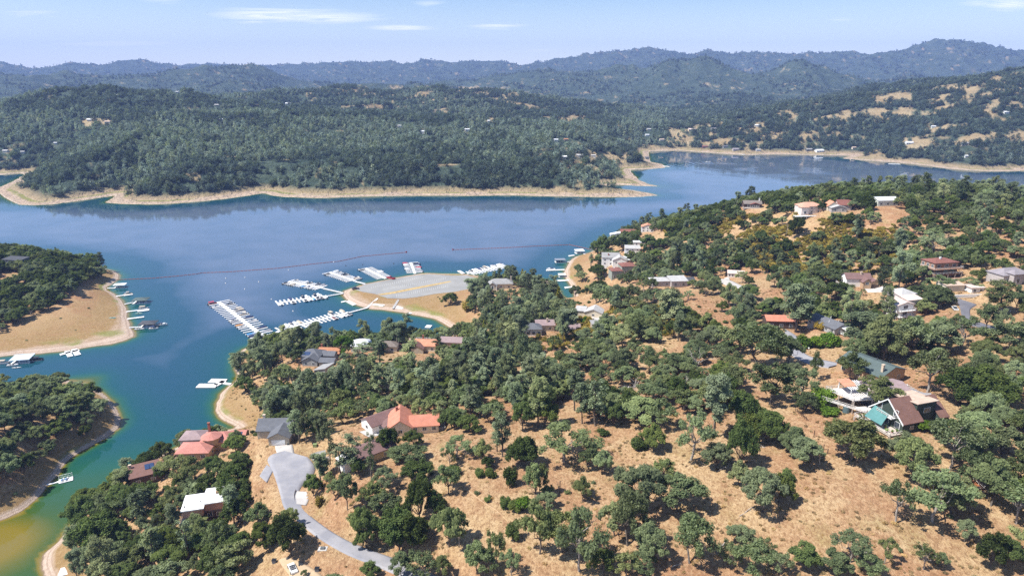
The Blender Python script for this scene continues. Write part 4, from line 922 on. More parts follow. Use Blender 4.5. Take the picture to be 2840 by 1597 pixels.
# ------------------------------------------------------------------ houses
def shingle(name, col, var=.22):
    if name in _MATS: return _MATS[name]
    t = NT(name); o = t.objco()
    n1 = t.noise(.5, 4, .6, o); n2 = t.noise(5.0, 3, .7, o, sc=(1, 1, 2.2))
    w = t.new('ShaderNodeTexWave', bands_direction='Z'); t.put(w.inputs['Scale'], 1.6); t.put(w.inputs['Distortion'], .6); t.l.new(o, w.inputs['Vector'])
    f = t.math('ADD', t.math('ADD', t.ramp(n1, .3, .7, -var * .6, var * .6), t.ramp(n2, .35, .7, -var, var)), t.math('MULTIPLY', w.outputs['Fac'], .10))
    cmb = t.new('ShaderNodeCombineColor'); g = t.math('ADD', f, .97)
    for i in range(3): t.l.new(g, cmb.inputs[i])
    _MATS[name] = t.finish(t.bsdf(t.mix(1.0, col, cmb.outputs[0], 'MULTIPLY'), .85, .2, t.bump(n2, .5, .05)))
    return _MATS[name]
RC = {'slate': (.13, .135, .15), 'orange': (.50, .205, .135), 'plum': (.19, .115, .105), 'white': (.80, .80, .79), 'red': (.47, .205, .165), 'mauve': (.30, .225, .225), 'rust': (.42, .20, .11), 'metal': (.60, .62, .64), 'taupe': (.20, .17, .15), 'tile': (.55, .255, .16), 'green': (.095, .125, .122), 'brown': (.19, .105, .085), 'pinktile': (.55, .31, .22),
      'grey': (.30, .295, .29), 'ash': (.42, .41, .40), 'brick': (.22, .095, .075), 'tan': (.50, .385, .30), 'lilac': (.26, .235, .25), 'blush': (.62, .50, .44), 'char': (.075, .078, .088)}
WC = {'beige': (.42, .36, .28), 'ochre': (.62, .44, .22), 'white': (.76, .75, .72), 'dkbrown': (.09, .06, .045), 'rose': (.50, .30, .22), 'cream': (.66, .58, .45), 'grey': (.33, .33, .32), 'dkgrey': (.11, .115, .12), 'dkgreen': (.045, .062, .050), 'tan': (.45, .31, .19), 'brown': (.33, .19, .12), 'barn': (.22, .09, .07), 'sage': (.30, .32, .27), 'pale': (.62, .66, .60), 'pinkw': (.72, .62, .56), 'stone': (.42, .38, .36)}
def RM(k): return shingle('roof_' + k, RC[k])
def WM(k): return plain('wall_' + k, WC[k], .8, .1, .8)
M_TRIM = plain('white_trim', (.78, .78, .76), .6, .06); M_GLASS = None
def glass():
    t = NT('window_glass'); n = t.noise(.8, 2, .5, t.objco())
    return t.finish(t.bsdf(t.mix(t.ramp(n, .4, .6), (.03, .04, .05), (.07, .085, .10)), .08, .6))
M_GLASS = glass()
M_SOLAR = plain('solar_cells', (.035, .06, .13), .15, .15, 2, spec=.6); M_DECKW = plain('weathered_deck', (.50, .43, .37), .85, .15, 1.5, streak=(1, 6, 1)); M_POST = plain('weathered_post', (.40, .34, .29), .85, .15); M_BRICK = plain('red_brick', (.30, .12, .085), .9, .2, 3); M_STUCCO = plain('tan_stucco', (.58, .47, .36), .9, .1)
M_RAIL = plain('pale_rail', (.66, .62, .58), .7, .1)

def roof_mesh(kind, x0, x1, y0, y1, z, rh, e=.5, th=.22):
    m = MB(); X0, X1, Y0, Y1 = x0 - e, x1 + e, y0 - e, y1 + e
    if kind == 'flat': return m.box(X0, X1, Y0, Y1, z, z + .35)
    if kind in ('shedF', 'shedB', 'shedL', 'shedR'):       # the letter names the low side
        zf, zb, zl, zr = z, z, 0, 0
        h = {'shedF': (0, 0, rh, rh), 'shedB': (rh, rh, 0, 0), 'shedL': (0, rh, rh, 0), 'shedR': (rh, 0, 0, rh)}[kind]
        c = [(X0, Y0), (X1, Y0), (X1, Y1), (X0, Y1)]
        return m.hexa([(x, y, z + k) for (x, y), k in zip(c, h)] + [(x, y, z + k + th) for (x, y), k in zip(c, h)])
    if kind == 'gx' or kind == 'gy':
        sw = (lambda a, b, c: (a, b, c)) if kind == 'gx' else (lambda a, b, c: (b, a, c))
        A0, A1, B0, B1 = (X0, X1, Y0, Y1) if kind == 'gx' else (Y0, Y1, X0, X1)
        mb_ = (B0 + B1) / 2; half = (B1 - B0) / 2; wall_half = half - e; drop = rh * e / wall_half if wall_half > 0 else 0
        zt, ze = z + rh, z - drop
        for B, in ((B0,), (B1,)):
            p = [sw(A0, B, ze), sw(A1, B, ze), sw(A1, mb_, zt), sw(A0, mb_, zt)]
            m.hexa(p + [(a, b, c + th) for a, b, c in p])
        return m
    if kind == 'hip':
        lx, ly = X1 - X0, Y1 - Y0; ins = min(lx, ly) / 2; mx, my = (X0 + X1) / 2, (Y0 + Y1) / 2
        r1, r2 = ((X0 + ins, my), (X1 - ins, my)) if lx >= ly else ((mx, Y0 + ins), (mx, Y1 - ins))
        b = [(X0, Y0, z), (X1, Y0, z), (X1, Y1, z), (X0, Y1, z)]; t = [(x, y, z + .2) for x, y, _ in b]
        R1, R2 = (*r1, z + rh + .2), (*r2, z + rh + .2)
        m.poly(b[::-1])
        for i in range(4): m.poly([b[i], b[(i + 1) % 4], t[(i + 1) % 4], t[i]])
        if lx >= ly: m.poly([t[0], t[1], R2, R1]); m.poly([t[1], t[2], R2]); m.poly([t[2], t[3], R1, R2]); m.poly([t[3], t[0], R1])
        else: m.poly([t[0], t[1], R1]); m.poly([t[1], t[2], R2, R1]); m.poly([t[2], t[3], R2]); m.poly([t[3], t[0], R1, R2])
        return m
def wall_mesh(kind, x0, x1, y0, y1, z0, z1, rh):
    m = MB(); c = [(x0, y0), (x1, y0), (x1, y1), (x0, y1)]
    h = {'shedF': (0, 0, rh, rh), 'shedB': (rh, rh, 0, 0), 'shedL': (0, rh, rh, 0), 'shedR': (rh, 0, 0, rh)}.get(kind, (0, 0, 0, 0))
    m.hexa([(x, y, z0) for x, y in c] + [(x, y, z1 + k) for (x, y), k in zip(c, h)])
    if kind == 'gx':
        my = (y0 + y1) / 2
        for x in (x0, x1): m.poly([(x, y0, z1), (x, y1, z1), (x, my, z1 + rh)])
    if kind == 'gy':
        mx = (x0 + x1) / 2
        for y in (y0, y1): m.poly([(x0, y, z1), (x1, y, z1), (mx, y, z1 + rh)])
    return m
def window(root, face, blk, t, z, w, h, panes=2, trim=None, door=None):
    x0, x1, y0, y1 = blk
    def pt(s, d, zz):
        if face == 'F': return (x0 + t * (x1 - x0) + s, y0 - d, zz)
        if face == 'B': return (x0 + t * (x1 - x0) - s, y1 + d, zz)
        if face == 'L': return (x0 - d, y1 - t * (y1 - y0) - s, zz)
        return (x1 + d, y0 + t * (y1 - y0) + s, zz)
    def slab(s0, s1, za, zb, d0, d1):
        return MB().hexa([pt(s0, d1, za), pt(s1, d1, za), pt(s1, d0, za), pt(s0, d0, za), pt(s0, d1, zb), pt(s1, d1, zb), pt(s1, d0, zb), pt(s0, d0, zb)])
    if door is not None:
        d = slab(-w / 2, w / 2, z, z + h, -.05, .06).build('garage_door' if w > 2.2 else 'door', door, root); return d
    f = slab(-w / 2 - .1, w / 2 + .1, z - .1, z + h + .1, -.05, .05).build('window', trim or M_TRIM, root)
    pw = w / panes
    for i in range(panes): slab(-w / 2 + i * pw + .05, -w / 2 + (i + 1) * pw - .05, z, z + h, .045, .075).build('pane', M_GLASS, f)
    return f
LANDMARKS = []
def house(key, label, name, blocks, wins='', cat='house', group='houses among the oaks', chim=None, mark=None):
    """blocks: (x0, x1, y0, y1, z0, z1, roof kind, rise, wall colour, roof colour)"""
    p, rot, pad = SITES[key]
    root = tag(empty(name, p, math.radians(rot)), label, cat, group)
    for i, (x0, x1, y0, y1, z0, z1, rk, rh, wc, rc) in enumerate(blocks):
        low = z0 - 3.5 if z0 <= 0.01 else z0
        wall_mesh(rk, x0, x1, y0, y1, low, z1, rh).build('wall', WM(wc), root)
        r = roof_mesh(rk, x0, x1, y0, y1, z1 + .003 * (i + 1), rh).build('roof', RM(rc), root)
        if chim and chim[0] == i:
            _, cx, cy, top, cm = chim
            MB().box(cx - .45, cx + .45, cy - .4, cy + .4, z1 - .5, top).box(cx - .55, cx + .55, cy - .5, cy + .5, top + .002, top + .18).build('chimney', cm, r)
    # windows: "block face count z w h" triples separated by ;
    for spec in [w for w in wins.split(';') if w.strip()]:
        a = spec.split(); bi, face, cnt = int(a[0]), a[1], int(a[2]); z, w, h = float(a[3]), float(a[4]), float(a[5]); pn = int(a[6]) if len(a) > 6 else 2
        blk = blocks[bi][:4]
        for j in range(cnt): window(root, face, blk, (j + .5) / cnt, z, w, h, pn)
    a = math.radians(rot)
    for (x0, x1, y0, y1, *_r) in blocks:
        cx, cy = (x0 + x1) / 2, (y0 + y1) / 2
        HOUSEPTS.append((p[0] + cx * math.cos(a) - cy * math.sin(a), p[1] + cx * math.sin(a) + cy * math.cos(a), max(x1 - x0, y1 - y0) / 2 + .8))
    LANDMARKS.append((mark or {'shed': 'grey outbuilding', 'taupe': 'taupe-roofed bungalow', 'mauve': 'mauve-roofed house', 'court': 'parking court house', 'court2': 'low grey carport', 'carport': 'flat carport house', 'tiny': 'small orange headland roof', 'blue': 'blue-white cabin'}[key], p)); return root
def deck(root, pts, z, posts=True, rail=1.0, name='deck', mat=None, sides=None, under=3.5):
    """floor slab on posts with a railing of posts and rails round given sides"""
    m = MB(); n = len(pts); b = len(m.V)
    m.V += [(x, y, z - .25) for x, y in pts] + [(x, y, z) for x, y in pts]
    m.F += [tuple(reversed(range(b, b + n))), tuple(range(b + n, b + 2 * n))] + [(b + i, b + (i + 1) % n, b + n + (i + 1) % n, b + n + i) for i in range(n)]
    d = m.build(name, mat or M_DECKW, root)
    for i in (range(n) if sides is None else sides):
        p, q = np.array(pts[i]), np.array(pts[(i + 1) % n]); L = np.linalg.norm(q - p); k = max(1, int(L / 2.0))
        if rail:
            for j in range(k + 1):
                a = p + (q - p) * j / k; MB().box(a[0] - .06, a[0] + .06, a[1] - .06, a[1] + .06, z, z + rail).build('rail_post', M_RAIL, d)
            for zz in (rail, rail * .5): MB().bar((*p, z + zz), (*q, z + zz), .05).build('rail', M_RAIL, d)
        if posts:
            k2 = max(1, int(L / 4.0))
            for j in range(k2 + 1): a = p + (q - p) * min(max(j / k2, .03), .97); MB().box(a[0] - .13, a[0] + .13, a[1] - .13, a[1] + .13, z - .3 - under, z - .24).build('support_post', M_POST, d)
    return d
def solar(root, x0, x1, nx, pts, nm='solar_panel'):
    """pts: function (s, t) in 0..1 -> point on the roof plane"""
    for i in range(nx):
        a, b = (i + .04) / nx, (i + .96) / nx
        q = [np.array(pts(a, 0)), np.array(pts(b, 0)), np.array(pts(b, 1)), np.array(pts(a, 1))]
        nn = np.cross(q[1] - q[0], q[3] - q[0]); nn /= np.linalg.norm(nn)
        MB().hexa([v + nn * .03 for v in q] + [v + nn * .14 for v in q]).build(nm, M_SOLAR, root)

h = house('garage', 'dark grey shingled house with white garage door above the cul-de-sac', 'garage_house', [(-4, 4, 0, 8, 0, 3.3, 'gy', 2.1, 'beige', 'slate'), (-10, 3, 6, 15, 0, 3.4, 'gx', 2.9, 'beige', 'slate')], '1 F 1 1.2 1.4 1.2;0 R 1 1.3 1.2 1.2', chim=(1, -8.6, 12, 7.2, M_STUCCO), mark='grey-roofed garage house')
window(h, 'F', (-4, 4, 0, 8), .47, 0.05, 5.2, 2.3, door=plain('garage_door_white', (.72, .72, .72), .6, .06))
MB().box(3.3, 4.0, -.9, -.3, 0, 1.0).box(3.25, 4.05, -.95, -.25, 1.002, 1.1).build('wheeled_bin', plain('dark_bin', (.05, .06, .06), .6, .1), h)
h = house('orange', 'house with bright orange tile roof beside the bare clearing', 'tile_roof_house', [(-9.5, -1, 0, 13, 0, 3.4, 'gy', 2.9, 'cream', 'orange'), (-1.5, 9, 1, 9.5, 0, 3.2, 'gx', 2.3, 'cream', 'orange')], '1 R 2 1.2 1.3 1.2;1 F 3 1.2 1.5 1.2;0 F 1 1.2 1.6 1.2', chim=(0, -6.5, 10, 7.0, M_BRICK), mark='orange-roofed house')
deck(h, [(9, 2), (11.5, 2), (11.5, 9), (9, 9)], .3, sides=[0, 1, 2])
h = house('plum', 'white-walled house with plum brown gable roof', 'gable_house', [(-4, 4, 0, 14, 0, 3.2, 'gy', 2.0, 'white', 'plum'), (4, 9, 4, 11, 0, 2.8, 'gx', 1.5, 'white', 'plum')], '0 F 1 1.1 1.6 1.2;0 R 2 1.2 1.2 1.2', mark='white-walled plum-roofed house')
h = house('yellow', 'long low house with ochre walls and plum roof below the court', 'long_house', [(-8, 8, 0, 8, -1.5, 3.2, 'gx', 1.5, 'ochre', 'plum'), (-11, -8, 1, 6, 0, 2.6, 'shedL', .6, 'white', 'white')], '0 F 2 1 1.3 1.1;0 R 1 1 1.3 1.1', chim=(0, 2, 5.5, 6.4, M_STUCCO), mark='ochre-walled long house')
h = house('white', 'house with flat white stepped roof in dense dark trees', 'flat_roof_house', [(-6.5, -.1, 0, 9, 3.2, 6.0, 'flat', 0, 'rose', 'white'), (.1, 6.7, 2.0, 11, 3.2, 6.4, 'flat', 0, 'rose', 'white'), (-5.8, 6.0, 2.4, 10, 0, 3.195, 'flat', 0, 'dkbrown', 'taupe')], '2 F 4 1 1.6 1.4;1 R 2 4.2 1.3 1.2', mark='flat white-roofed house')
MB().box(3.4, 4.6, 7.0, 8.0, 6.9, 7.5).build('roof_cooler', plain('rusty_metal', (.30, .20, .13), .8, .2), h)
for qx, qy in ((-6, 1.5), (-1, 3.5)): MB().ngon(8, .18, 6.5, 7.1, cx=qx, cy=qy).build('vent_pipe', plain('dark_vent', (.06, .06, .06), .7), h)
deck(h, [(-7.2, -3.2), (-3.2, -3.2), (-3.2, 2.4), (-7.2, 2.4)], 2.6, sides=[0, 1, 3])
h = house('red', 'salmon-roofed waterfront house with round turret roof and tall chimney', 'turret_house', [(-9, 4, 0, 9, 0, 3.3, 'hip', 2.1, 'tan', 'red'), (-2, 11, 8, 17, 0, 3.6, 'hip', 2.3, 'tan', 'red'), (-12, -2.5, 12, 20, 0, 3.0, 'hip', 2.0, 'stone', 'mauve'), (9, 15, 12, 19, 0, 3.2, 'gx', 1.6, 'tan', 'red')], '0 F 3 .9 1.8 1.5;0 R 1 .9 1.5 1.4;1 R 2 1 1.4 1.2', chim=(1, .2, 14, 9.8, M_BRICK), mark='salmon-roofed turret house')
MB().ngon(12, 3.6, 3.0, 6.0, cx=2.5, cy=9.3).build('turret_wall', WM('tan'), h); MB().ngon(12, 4.3, 6.0, 7.7, .15, cx=2.5, cy=9.3).build('turret_roof', RM('red'), h)
solar(h, 0, 1, 3, lambda s, t: (9.4 + 4.5 * s, 12.6 + 2.2 * t, 3.7 + .9 * t))
h = house('solar', 'brown shingled house with two solar panels at the waterside', 'solar_panel_house', [(-5.5, 5.5, 0, 8, 0, 4.2, 'shedF', 1.6, 'dkbrown', 'brown'), (5.6, 17, 1.5, 8, 0, 3.4, 'shedF', 1.0, 'dkbrown', 'brown')], '0 F 2 1.4 1.5 1.3', chim=(0, -5.0, 6.8, 7.0, M_STUCCO), mark='brown solar-panel house')
solar(h, 0, 1, 2, lambda s, t: (.2 + 3.6 * s, 3.2 + 3.3 * t, 5.15 + .655 * t))
h = house('grey', 'sprawling grey-roofed house with solar panels above the cove', 'hip_roof_house', [(-7.5, 3, 3, 13, 0, 3.6, 'hip', 3.0, 'grey', 'slate'), (3, 10, 7, 13, 0, 3.2, 'gx', 1.5, 'grey', 'slate'), (5, 13, -2, 4, 0, 3.0, 'gx', 1.4, 'beige', 'slate'), (-5, 3.5, -1.5, 4, 0, 3.2, 'gy', 2.2, 'grey', 'slate')], '3 F 2 1 1.4 1.2;2 F 1 .5 3.5 2', mark='grey hip-roofed cove house')
solar(h, 0, 1, 4, lambda s, t: (-7 + 4.5 * s, 3.6 + 2.2 * t, 4.3 + 1.15 * t))
house('shed', 'small grey steep-roofed outbuilding below the grey cove house', 'outbuilding', [(-3.5, 3.5, 0, 8, 0, 3.0, 'shedL', 2.2, 'grey', 'grey')], '0 F 1 1 1.4 1.1', 'outbuilding')
house('rust', 'rust-brown roofed house with dark red walls and brick chimney', 'rust_roof_house', [(-6.5, 6.5, 0, 7.5, 0, 3.2, 'gx', 1.9, 'barn', 'rust')], '0 F 3 1 1.4 1.2', chim=(0, -5.2, 5.5, 6.4, M_BRICK), mark='rust-roofed house')
h = house('metal', 'house with pale metal roof and dark solar arrays at the cove edge', 'metal_roof_house', [(-7, 6, 0, 10, 0, 3.6, 'hip', 3.0, 'white', 'metal')], '0 F 3 1 1.5 1.3', mark='pale metal-roofed house')
solar(h, 0, 1, 4, lambda s, t: (1.0 + 4.4 * s, .6 + 2.7 * t, 4.25 + 1.45 * t)); solar(h, 0, 1, 3, lambda s, t: (6.3 - .35 * t * 6, 3 + 3.5 * s, 4.3 + 1.05 * t))
house('taupe', 'taupe-roofed bungalow screened by slender pines at the cove', 'bungalow', [(-5.5, 5.5, 0, 8, 0, 3.2, 'hip', 2.2, 'cream', 'taupe'), (-8, -5.6, 1, 5, 0, 4.5, 'flat', 0, 'white', 'white')], '0 F 2 1 1.4 1.2')
h = house('tile', 'terracotta tile house with brown front gable at the cove', 'terracotta_house', [(-5, 9, 3, 12, 0, 3.6, 'gx', 2.4, 'cream', 'tile'), (-8, 1, -1, 4.5, 0, 3.2, 'gy', 2.4, 'beige', 'brown')], '0 F 2 1 1.6 1.3;1 R 1 1 1.4 1.2', chim=(0, -1, 10, 7.5, M_BRICK), mark='terracotta cove house')
deck(h, [(-6, 12.2), (8, 12.2), (8, 15), (-6, 15)], 3.2, mat=M_TRIM)
house('mauve', 'low mauve-roofed house with skylights by the beach end', 'mauve_house', [(-6.5, 6.5, 0, 8.5, 0, 3.2, 'gx', 1.9, 'beige', 'mauve')], '0 F 2 1 1.4 1.2;0 R 1 1 1.4 1.2')
h = house('lodge', 'white-walled lodge with plum roofs and black solar rows', 'lodge', [(-15, -3, 0, 9, 0, 3.8, 'hip', 2.2, 'white', 'slate'), (-5.5, 5, 7, 14, 0, 3.8, 'gx', 2.0, 'cream', 'mauve'), (10, 19, 2, 9, 0, 3.0, 'gx', 1.8, 'cream', 'mauve')], '0 F 4 1 1.6 1.5;1 F 2 1.2 1.5 1.2', chim=(1, 1, 9, 7.0, M_STUCCO), mark='plum-roofed lodge')
solar(h, 0, 1, 6, lambda s, t: (-14.5 + 9 * s, 1.2 + 2.4 * t, 4.45 + 1.0 * t))
house('court', 'pale grey roofed house by the parking court in the trees', 'court_house', [(-6, 5, 0, 8, 0, 3.0, 'gy', 2.2, 'cream', 'ash'), (-12, -6, 2, 8, 0, 2.8, 'shedF', 1.2, 'cream', 'ash')], '0 F 1 1 1.4 1.2')
house('court2', 'low grey flat-roofed carport edging the yellow brush', 'carport_building', [(-6, 6, 0, 5, 0, 2.6, 'shedF', .5, 'beige', 'grey')], '0 R 1 1 1 1', 'carport')
h = house('marina', 'grey-brown roofed mansion on the wooded marina point', 'mansion', [(-9, 10, 2, 12, 0, 4.2, 'hip', 3.2, 'cream', 'grey'), (-10, -3, -1, 4, 0, 4.0, 'gy', 2.2, 'cream', 'grey')], '0 F 3 1.2 1.6 1.6;1 F 1 1 2 2;1 L 2 1 1.4 1.6', chim=(0, 9, 9, 8.4, M_STUCCO), mark='marina point mansion')
for i in range(4): MB().ngon(8, .22, 0, 4, cx=-9.5 + 2.1 * i, cy=-2.4).build('column', M_TRIM, h)
h = house('twin', 'two-storey white house with grey gables above the sandy landing', 'two_storey_house', [(-12, 3, 4, 14, 0, 7.2, 'gx', 3.0, 'white', 'grey'), (-3, 9, -3, 6, 0, 6.4, 'gy', 2.8, 'white', 'ash'), (4, 12, 6, 14, 0, 5.0, 'gx', 2.0, 'white', 'metal')], '0 F 3 1 1.4 1.3;0 F 3 4.2 1.4 1.3;1 F 2 3.8 1.3 1.3;1 R 2 1 1.3 1.3', chim=(0, -6.5, 6, 10, M_BRICK), mark='two-storey white house')
h = house('stair', 'stepped terracotta-roofed villa with tall grey-green walls', 'stepped_villa', [(-9, 0, 0, 10, -3, 6.4, 'hip', 1.8, 'sage', 'brick'), (0, 12, 2, 13, -3, 9.4, 'hip', 2.0, 'sage', 'brick'), (12.1, 18, 3, 10, -2, 5.4, 'hip', 1.5, 'sage', 'brick')], '0 F 2 1 1.4 1.6;1 F 2 4.4 1.4 1.3;1 F 2 .5 1.4 1.6', chim=(0, -5.8, 5, 8, M_TRIM), mark='stepped terracotta villa')
h = house('plumtop', 'plum-roofed house with bright white angled carports on the bluff', 'bluff_house', [(-3, 13, 6, 15, 0, 6.4, 'gx', 2.6, 'beige', 'brick'), (-14, -4, 2, 9, 0, 4.4, 'shedL', 2.4, 'white', 'white'), (-4, 7, -3, 4, 0, 4.0, 'shedR', 2.0, 'stone', 'blush')], '0 F 3 1 1.4 1.2', mark='bluff house')
h = house('terr', 'white terrace wall and pergola above the channel beach', 'garden_terrace', [(-5, 6, 0, 4, 0, 3.0, 'flat', 0, 'white', 'ash')], '0 F 2 .8 1.4 1.6', 'terrace', mark='white beach terrace')
for i in range(7): MB().box(-6 + i * 1.9, -5.75 + i * 1.9, -4, .4, 3.5, 3.75).build('pergola_beam', M_TRIM, h)
for i in range(4): MB().box(-6 + i * 3.8, -5.75 + i * 3.8, -4, -3.75, -1, 3.5).build('pergola_post', M_TRIM, h)
house('white2', 'white house with pale grey roof tucked behind the two-storey house', 'tucked_house', [(-6, 7, 0, 8, 0, 5.4, 'gx', 2.0, 'white', 'ash')], '0 F 3 1 1.3 1.3;0 F 3 3.6 1.3 1.2', mark='tucked white house')
house('white3', 'low white carport roof on the drive above the headland villas', 'drive_carport', [(-5, 6, 0, 6, 0, 3.2, 'flat', 0, 'white', 'metal')], '0 F 2 .8 1.4 1.4', 'carport', mark='headland carport')
house('point', 'white house with red roof at the wooded tip of the headland', 'headland_house', [(-9, 3, 0, 9, 0, 5.2, 'gy', 2.4, 'white', 'tile'), (3.2, 14, 3, 10, 0, 3.6, 'gx', 2.0, 'cream', 'brick')], '0 F 3 3.2 1.4 1.2;0 F 3 .8 1.4 1.2', mark='white headland house')
house('slab', 'grey stucco house with several low pale roofs between dense oaks', 'stucco_house', [(-12, 1, 3, 12, 0, 3.6, 'hip', 1.6, 'stone', 'ash'), (0, 11, 0, 9, 0, 4.2, 'shedF', 1.2, 'stone', 'ash'), (11.1, 18, 6, 12, 0, 3.0, 'gx', 1.3, 'grey', 'char')], '1 F 2 1 1.6 2;0 F 2 1 1.6 1.3', mark='pale-roofed stucco house')
house('small', 'small pink-white house beside the black pickup', 'cottage', [(-3.5, 7, 0, 6, 0, 3.0, 'gx', 1.3, 'pinkw', 'blush')], '0 F 5 .9 1.0 1.2 1', 'cottage', mark='small pink-white cottage')
h = house('deckridge', 'dark timber house with red roof and long ridge-top deck', 'ridge_house', [(-9, 6, 2, 11, 0, 3.4, 'gx', 2.2, 'dkbrown', 'taupe'), (-4, 4, 0, 4.5, 0, 3.2, 'gy', 1.2, 'dkbrown', 'brick')], '1 F 5 .8 1.1 1.7 1;0 F 2 .8 1.6 1.6', chim=(0, 4.5, 6, 7.5, M_TRIM), mark='ridge-top deck house')
deck(h, [(-10, -2.4), (8, -2.4), (8, 1.8), (-10, 1.8)], .1, sides=[0, 1, 3])
h = house('pink', 'two-storey pink stucco villa with salmon hip roof on the ridge', 'stucco_villa', [(-8, 9, 2, 12, 0, 6.0, 'hip', 2.4, 'pinkw', 'pinktile'), (-9, -3, 0, 5, 0, 5.6, 'hip', 1.5, 'pinkw', 'pinktile')], '0 F 3 3.9 1.2 1.2;0 F 3 .8 1.4 1.8;1 F 1 .8 1.6 1.8', mark='pink ridge villa')
deck(h, [(-16, -5), (6, -5), (6, -1), (-16, -1)], -.2, sides=[0, 3], mat=M_TRIM)
house('gables', 'ridge house with steep brown and grey gables behind a vivid green tree', 'gabled_house', [(-8, 0, 3, 11, 0, 3.6, 'gy', 3.2, 'cream', 'tile'), (0, 10, 4, 12, 0, 4.4, 'gx', 3.2, 'stone', 'brick'), (-7, 4, -2, 3.5, 0, 3.0, 'gy', 1.8, 'stone', 'ash')], '0 F 1 3 1.4 1.2;2 F 2 1 1.4 1.2', mark='steep-gabled ridge house')
house('pale', 'pale green house with low white roof on the ridge', 'low_gable_house', [(-9, 7, 0, 10, 0, 4.2, 'gx', 1.9, 'pale', 'metal')], '0 F 3 1 1.5 1.3', mark='pale green ridge house')
h = house('brown', 'white and brown house with three brown gables above open ground', 'triple_gable_house', [(-9, 5, 3, 11, -1, 5.0, 'gx', 2.4, 'white', 'plum'), (-1, 3.5, -1, 4, -1, 4.2, 'gy', 1.8, 'tan', 'plum'), (3.6, 9, 0, 7, -1, 3.6, 'gy', 1.8, 'tan', 'plum')], '0 L 2 1.2 1.4 1.3;1 F 1 2.6 1.6 1.4', chim=(0, 0, 6, 8.4, M_STUCCO), mark='brown triple-gable house')
window(h, 'F', (3.6, 9, 0, 7), .5, .1, 4.2, 2.4, door=WM('dkbrown'))
deck(h, [(-13, 1), (-9.1, 1), (-9.1, 8), (-13, 8)], 1.4, sides=[0, 3])
h = house('tower', 'three-storey brown house with wraparound balconies on the hillside', 'balcony_house', [(-7.5, 7.5, 2, 12, 0, 8.6, 'hip', 1.6, 'brown', 'brick')], '0 F 3 6.2 2.2 1.5;0 F 3 3.2 2.2 1.6;0 L 3 6.2 1.6 1.4;0 L 3 3.2 1.6 1.4', chim=(0, -1, 6, 10.8, M_TRIM), mark='balcony house')
for zz in (2.8, 5.7): deck(h, [(-9.5, -.4), (9, -.4), (9, 1.95), (-7.55, 1.95), (-7.55, 10), (-9.5, 10)], zz, posts=zz < 3, sides=[0, 1, 5], mat=WM('brown'), under=2.6)
deck(h, [(-4, -5), (10.5, -5), (10.5, -.6), (-4, -.6)], .6, sides=[0, 1, 3], mat=WM('brown'))
for t_ in (.42, .7): MB().hexa([(-7.5 + 15 * t_ - 1.4, .6, 4.6), (-7.5 + 15 * t_ + 1.4, .6, 4.6), (-7.5 + 15 * t_ + 1.4, 1.99, 5.3), (-7.5 + 15 * t_ - 1.4, 1.99, 5.3), (-7.5 + 15 * t_ - 1.4, .6, 4.68), (-7.5 + 15 * t_ + 1.4, .6, 4.68), (-7.5 + 15 * t_ + 1.4, 1.99, 5.38), (-7.5 + 15 * t_ - 1.4, 1.99, 5.38)]).build('awning', plain('mint_awning', (.35, .55, .48), .8), h)
house('edge', 'lilac-grey roofed house with pale columns at the right edge', 'column_house', [(-9, 8, 3, 13, 0, 4.4, 'hip', 2.6, 'stone', 'lilac'), (-6, 0, 0, 5, 0, 5.6, 'hip', 1.7, 'stone', 'lilac')], '0 F 3 1 1.6 1.7;1 F 1 1 1.8 2.4', mark='lilac-roofed house')
h = house('terrace', 'tall blush and white terraced house stepping down the slope', 'terraced_house', [(-7, 3, 0, 8, -2, 7.2, 'gy', 1.3, 'white', 'blush'), (3.1, 12, 4, 13, -1, 7.6, 'shedF', 1.6, 'pinkw', 'blush'), (5, 14, 10, 19, 0, 8.6, 'hip', 2.0, 'stone', 'ash')], '0 F 1 5 2.6 1.8;0 F 1 2 2.6 1.8;0 F 1 -1.2 2.6 1.8', mark='blush terraced house')
for zz in (1.6, 4.6): deck(h, [(-6.5, -2), (2.6, -2), (2.6, -.05), (-6.5, -.05)], zz, posts=False, sides=[0, 1, 3], mat=M_TRIM)
h = house('carport', 'low beige house with flat carport beside the dark road loop', 'flat_carport_house', [(-8, 2, 4, 12, 0, 3.2, 'shedF', .8, 'cream', 'tan'), (3, 10, 0, 6, 0, 2.8, 'flat', 0, 'white', 'blush')], '1 F 2 .8 1.4 1.3')
MB().box(-10, 8, -5, -4.6, -.5, 1.1).build('garden_wall', M_TRIM, h)
h = house('longgrey', 'long slate-roofed house with white porch and stairs', 'porch_house', [(-5, 5, 0, 16.5, 0, 3.0, 'gy', 2.0, 'grey', 'slate')], '0 L 5 1.2 1.6 1.3;0 F 2 1.1 1.3 1.3', mark='slate-roofed porch house')
deck(h, [(-2, -3), (4.4, -3), (4.4, -.05), (-2, -.05)], .9, sides=[0, 1, 3], mat=M_TRIM, under=1.5)
MB().hexa([(-1.4, -3, 2.9), (3.8, -3, 2.9), (3.8, -.05, 3.35), (-1.4, -.05, 3.35), (-1.4, -3, 3.05), (3.8, -3, 3.05), (3.8, -.05, 3.5), (-1.4, -.05, 3.5)]).build('porch_roof', M_TRIM, h)
for qx in (-1.3, 1.2, 3.7): MB().box(qx - .09, qx + .09, -2.95, -2.77, .9, 2.95).build('porch_post', M_TRIM, h)
for i in range(5): MB().box(4.45, 6.0, -2.8 - .0 * i, -1.2, .75 - .17 * i - .08, .75 - .17 * i).build('step', M_TRIM, h) if False else MB().box(1.0, 3.2, -3.3 - .32 * i, -3.0 - .32 * i, .60 - .17 * i, .74 - .17 * i).build('step', M_TRIM, h)
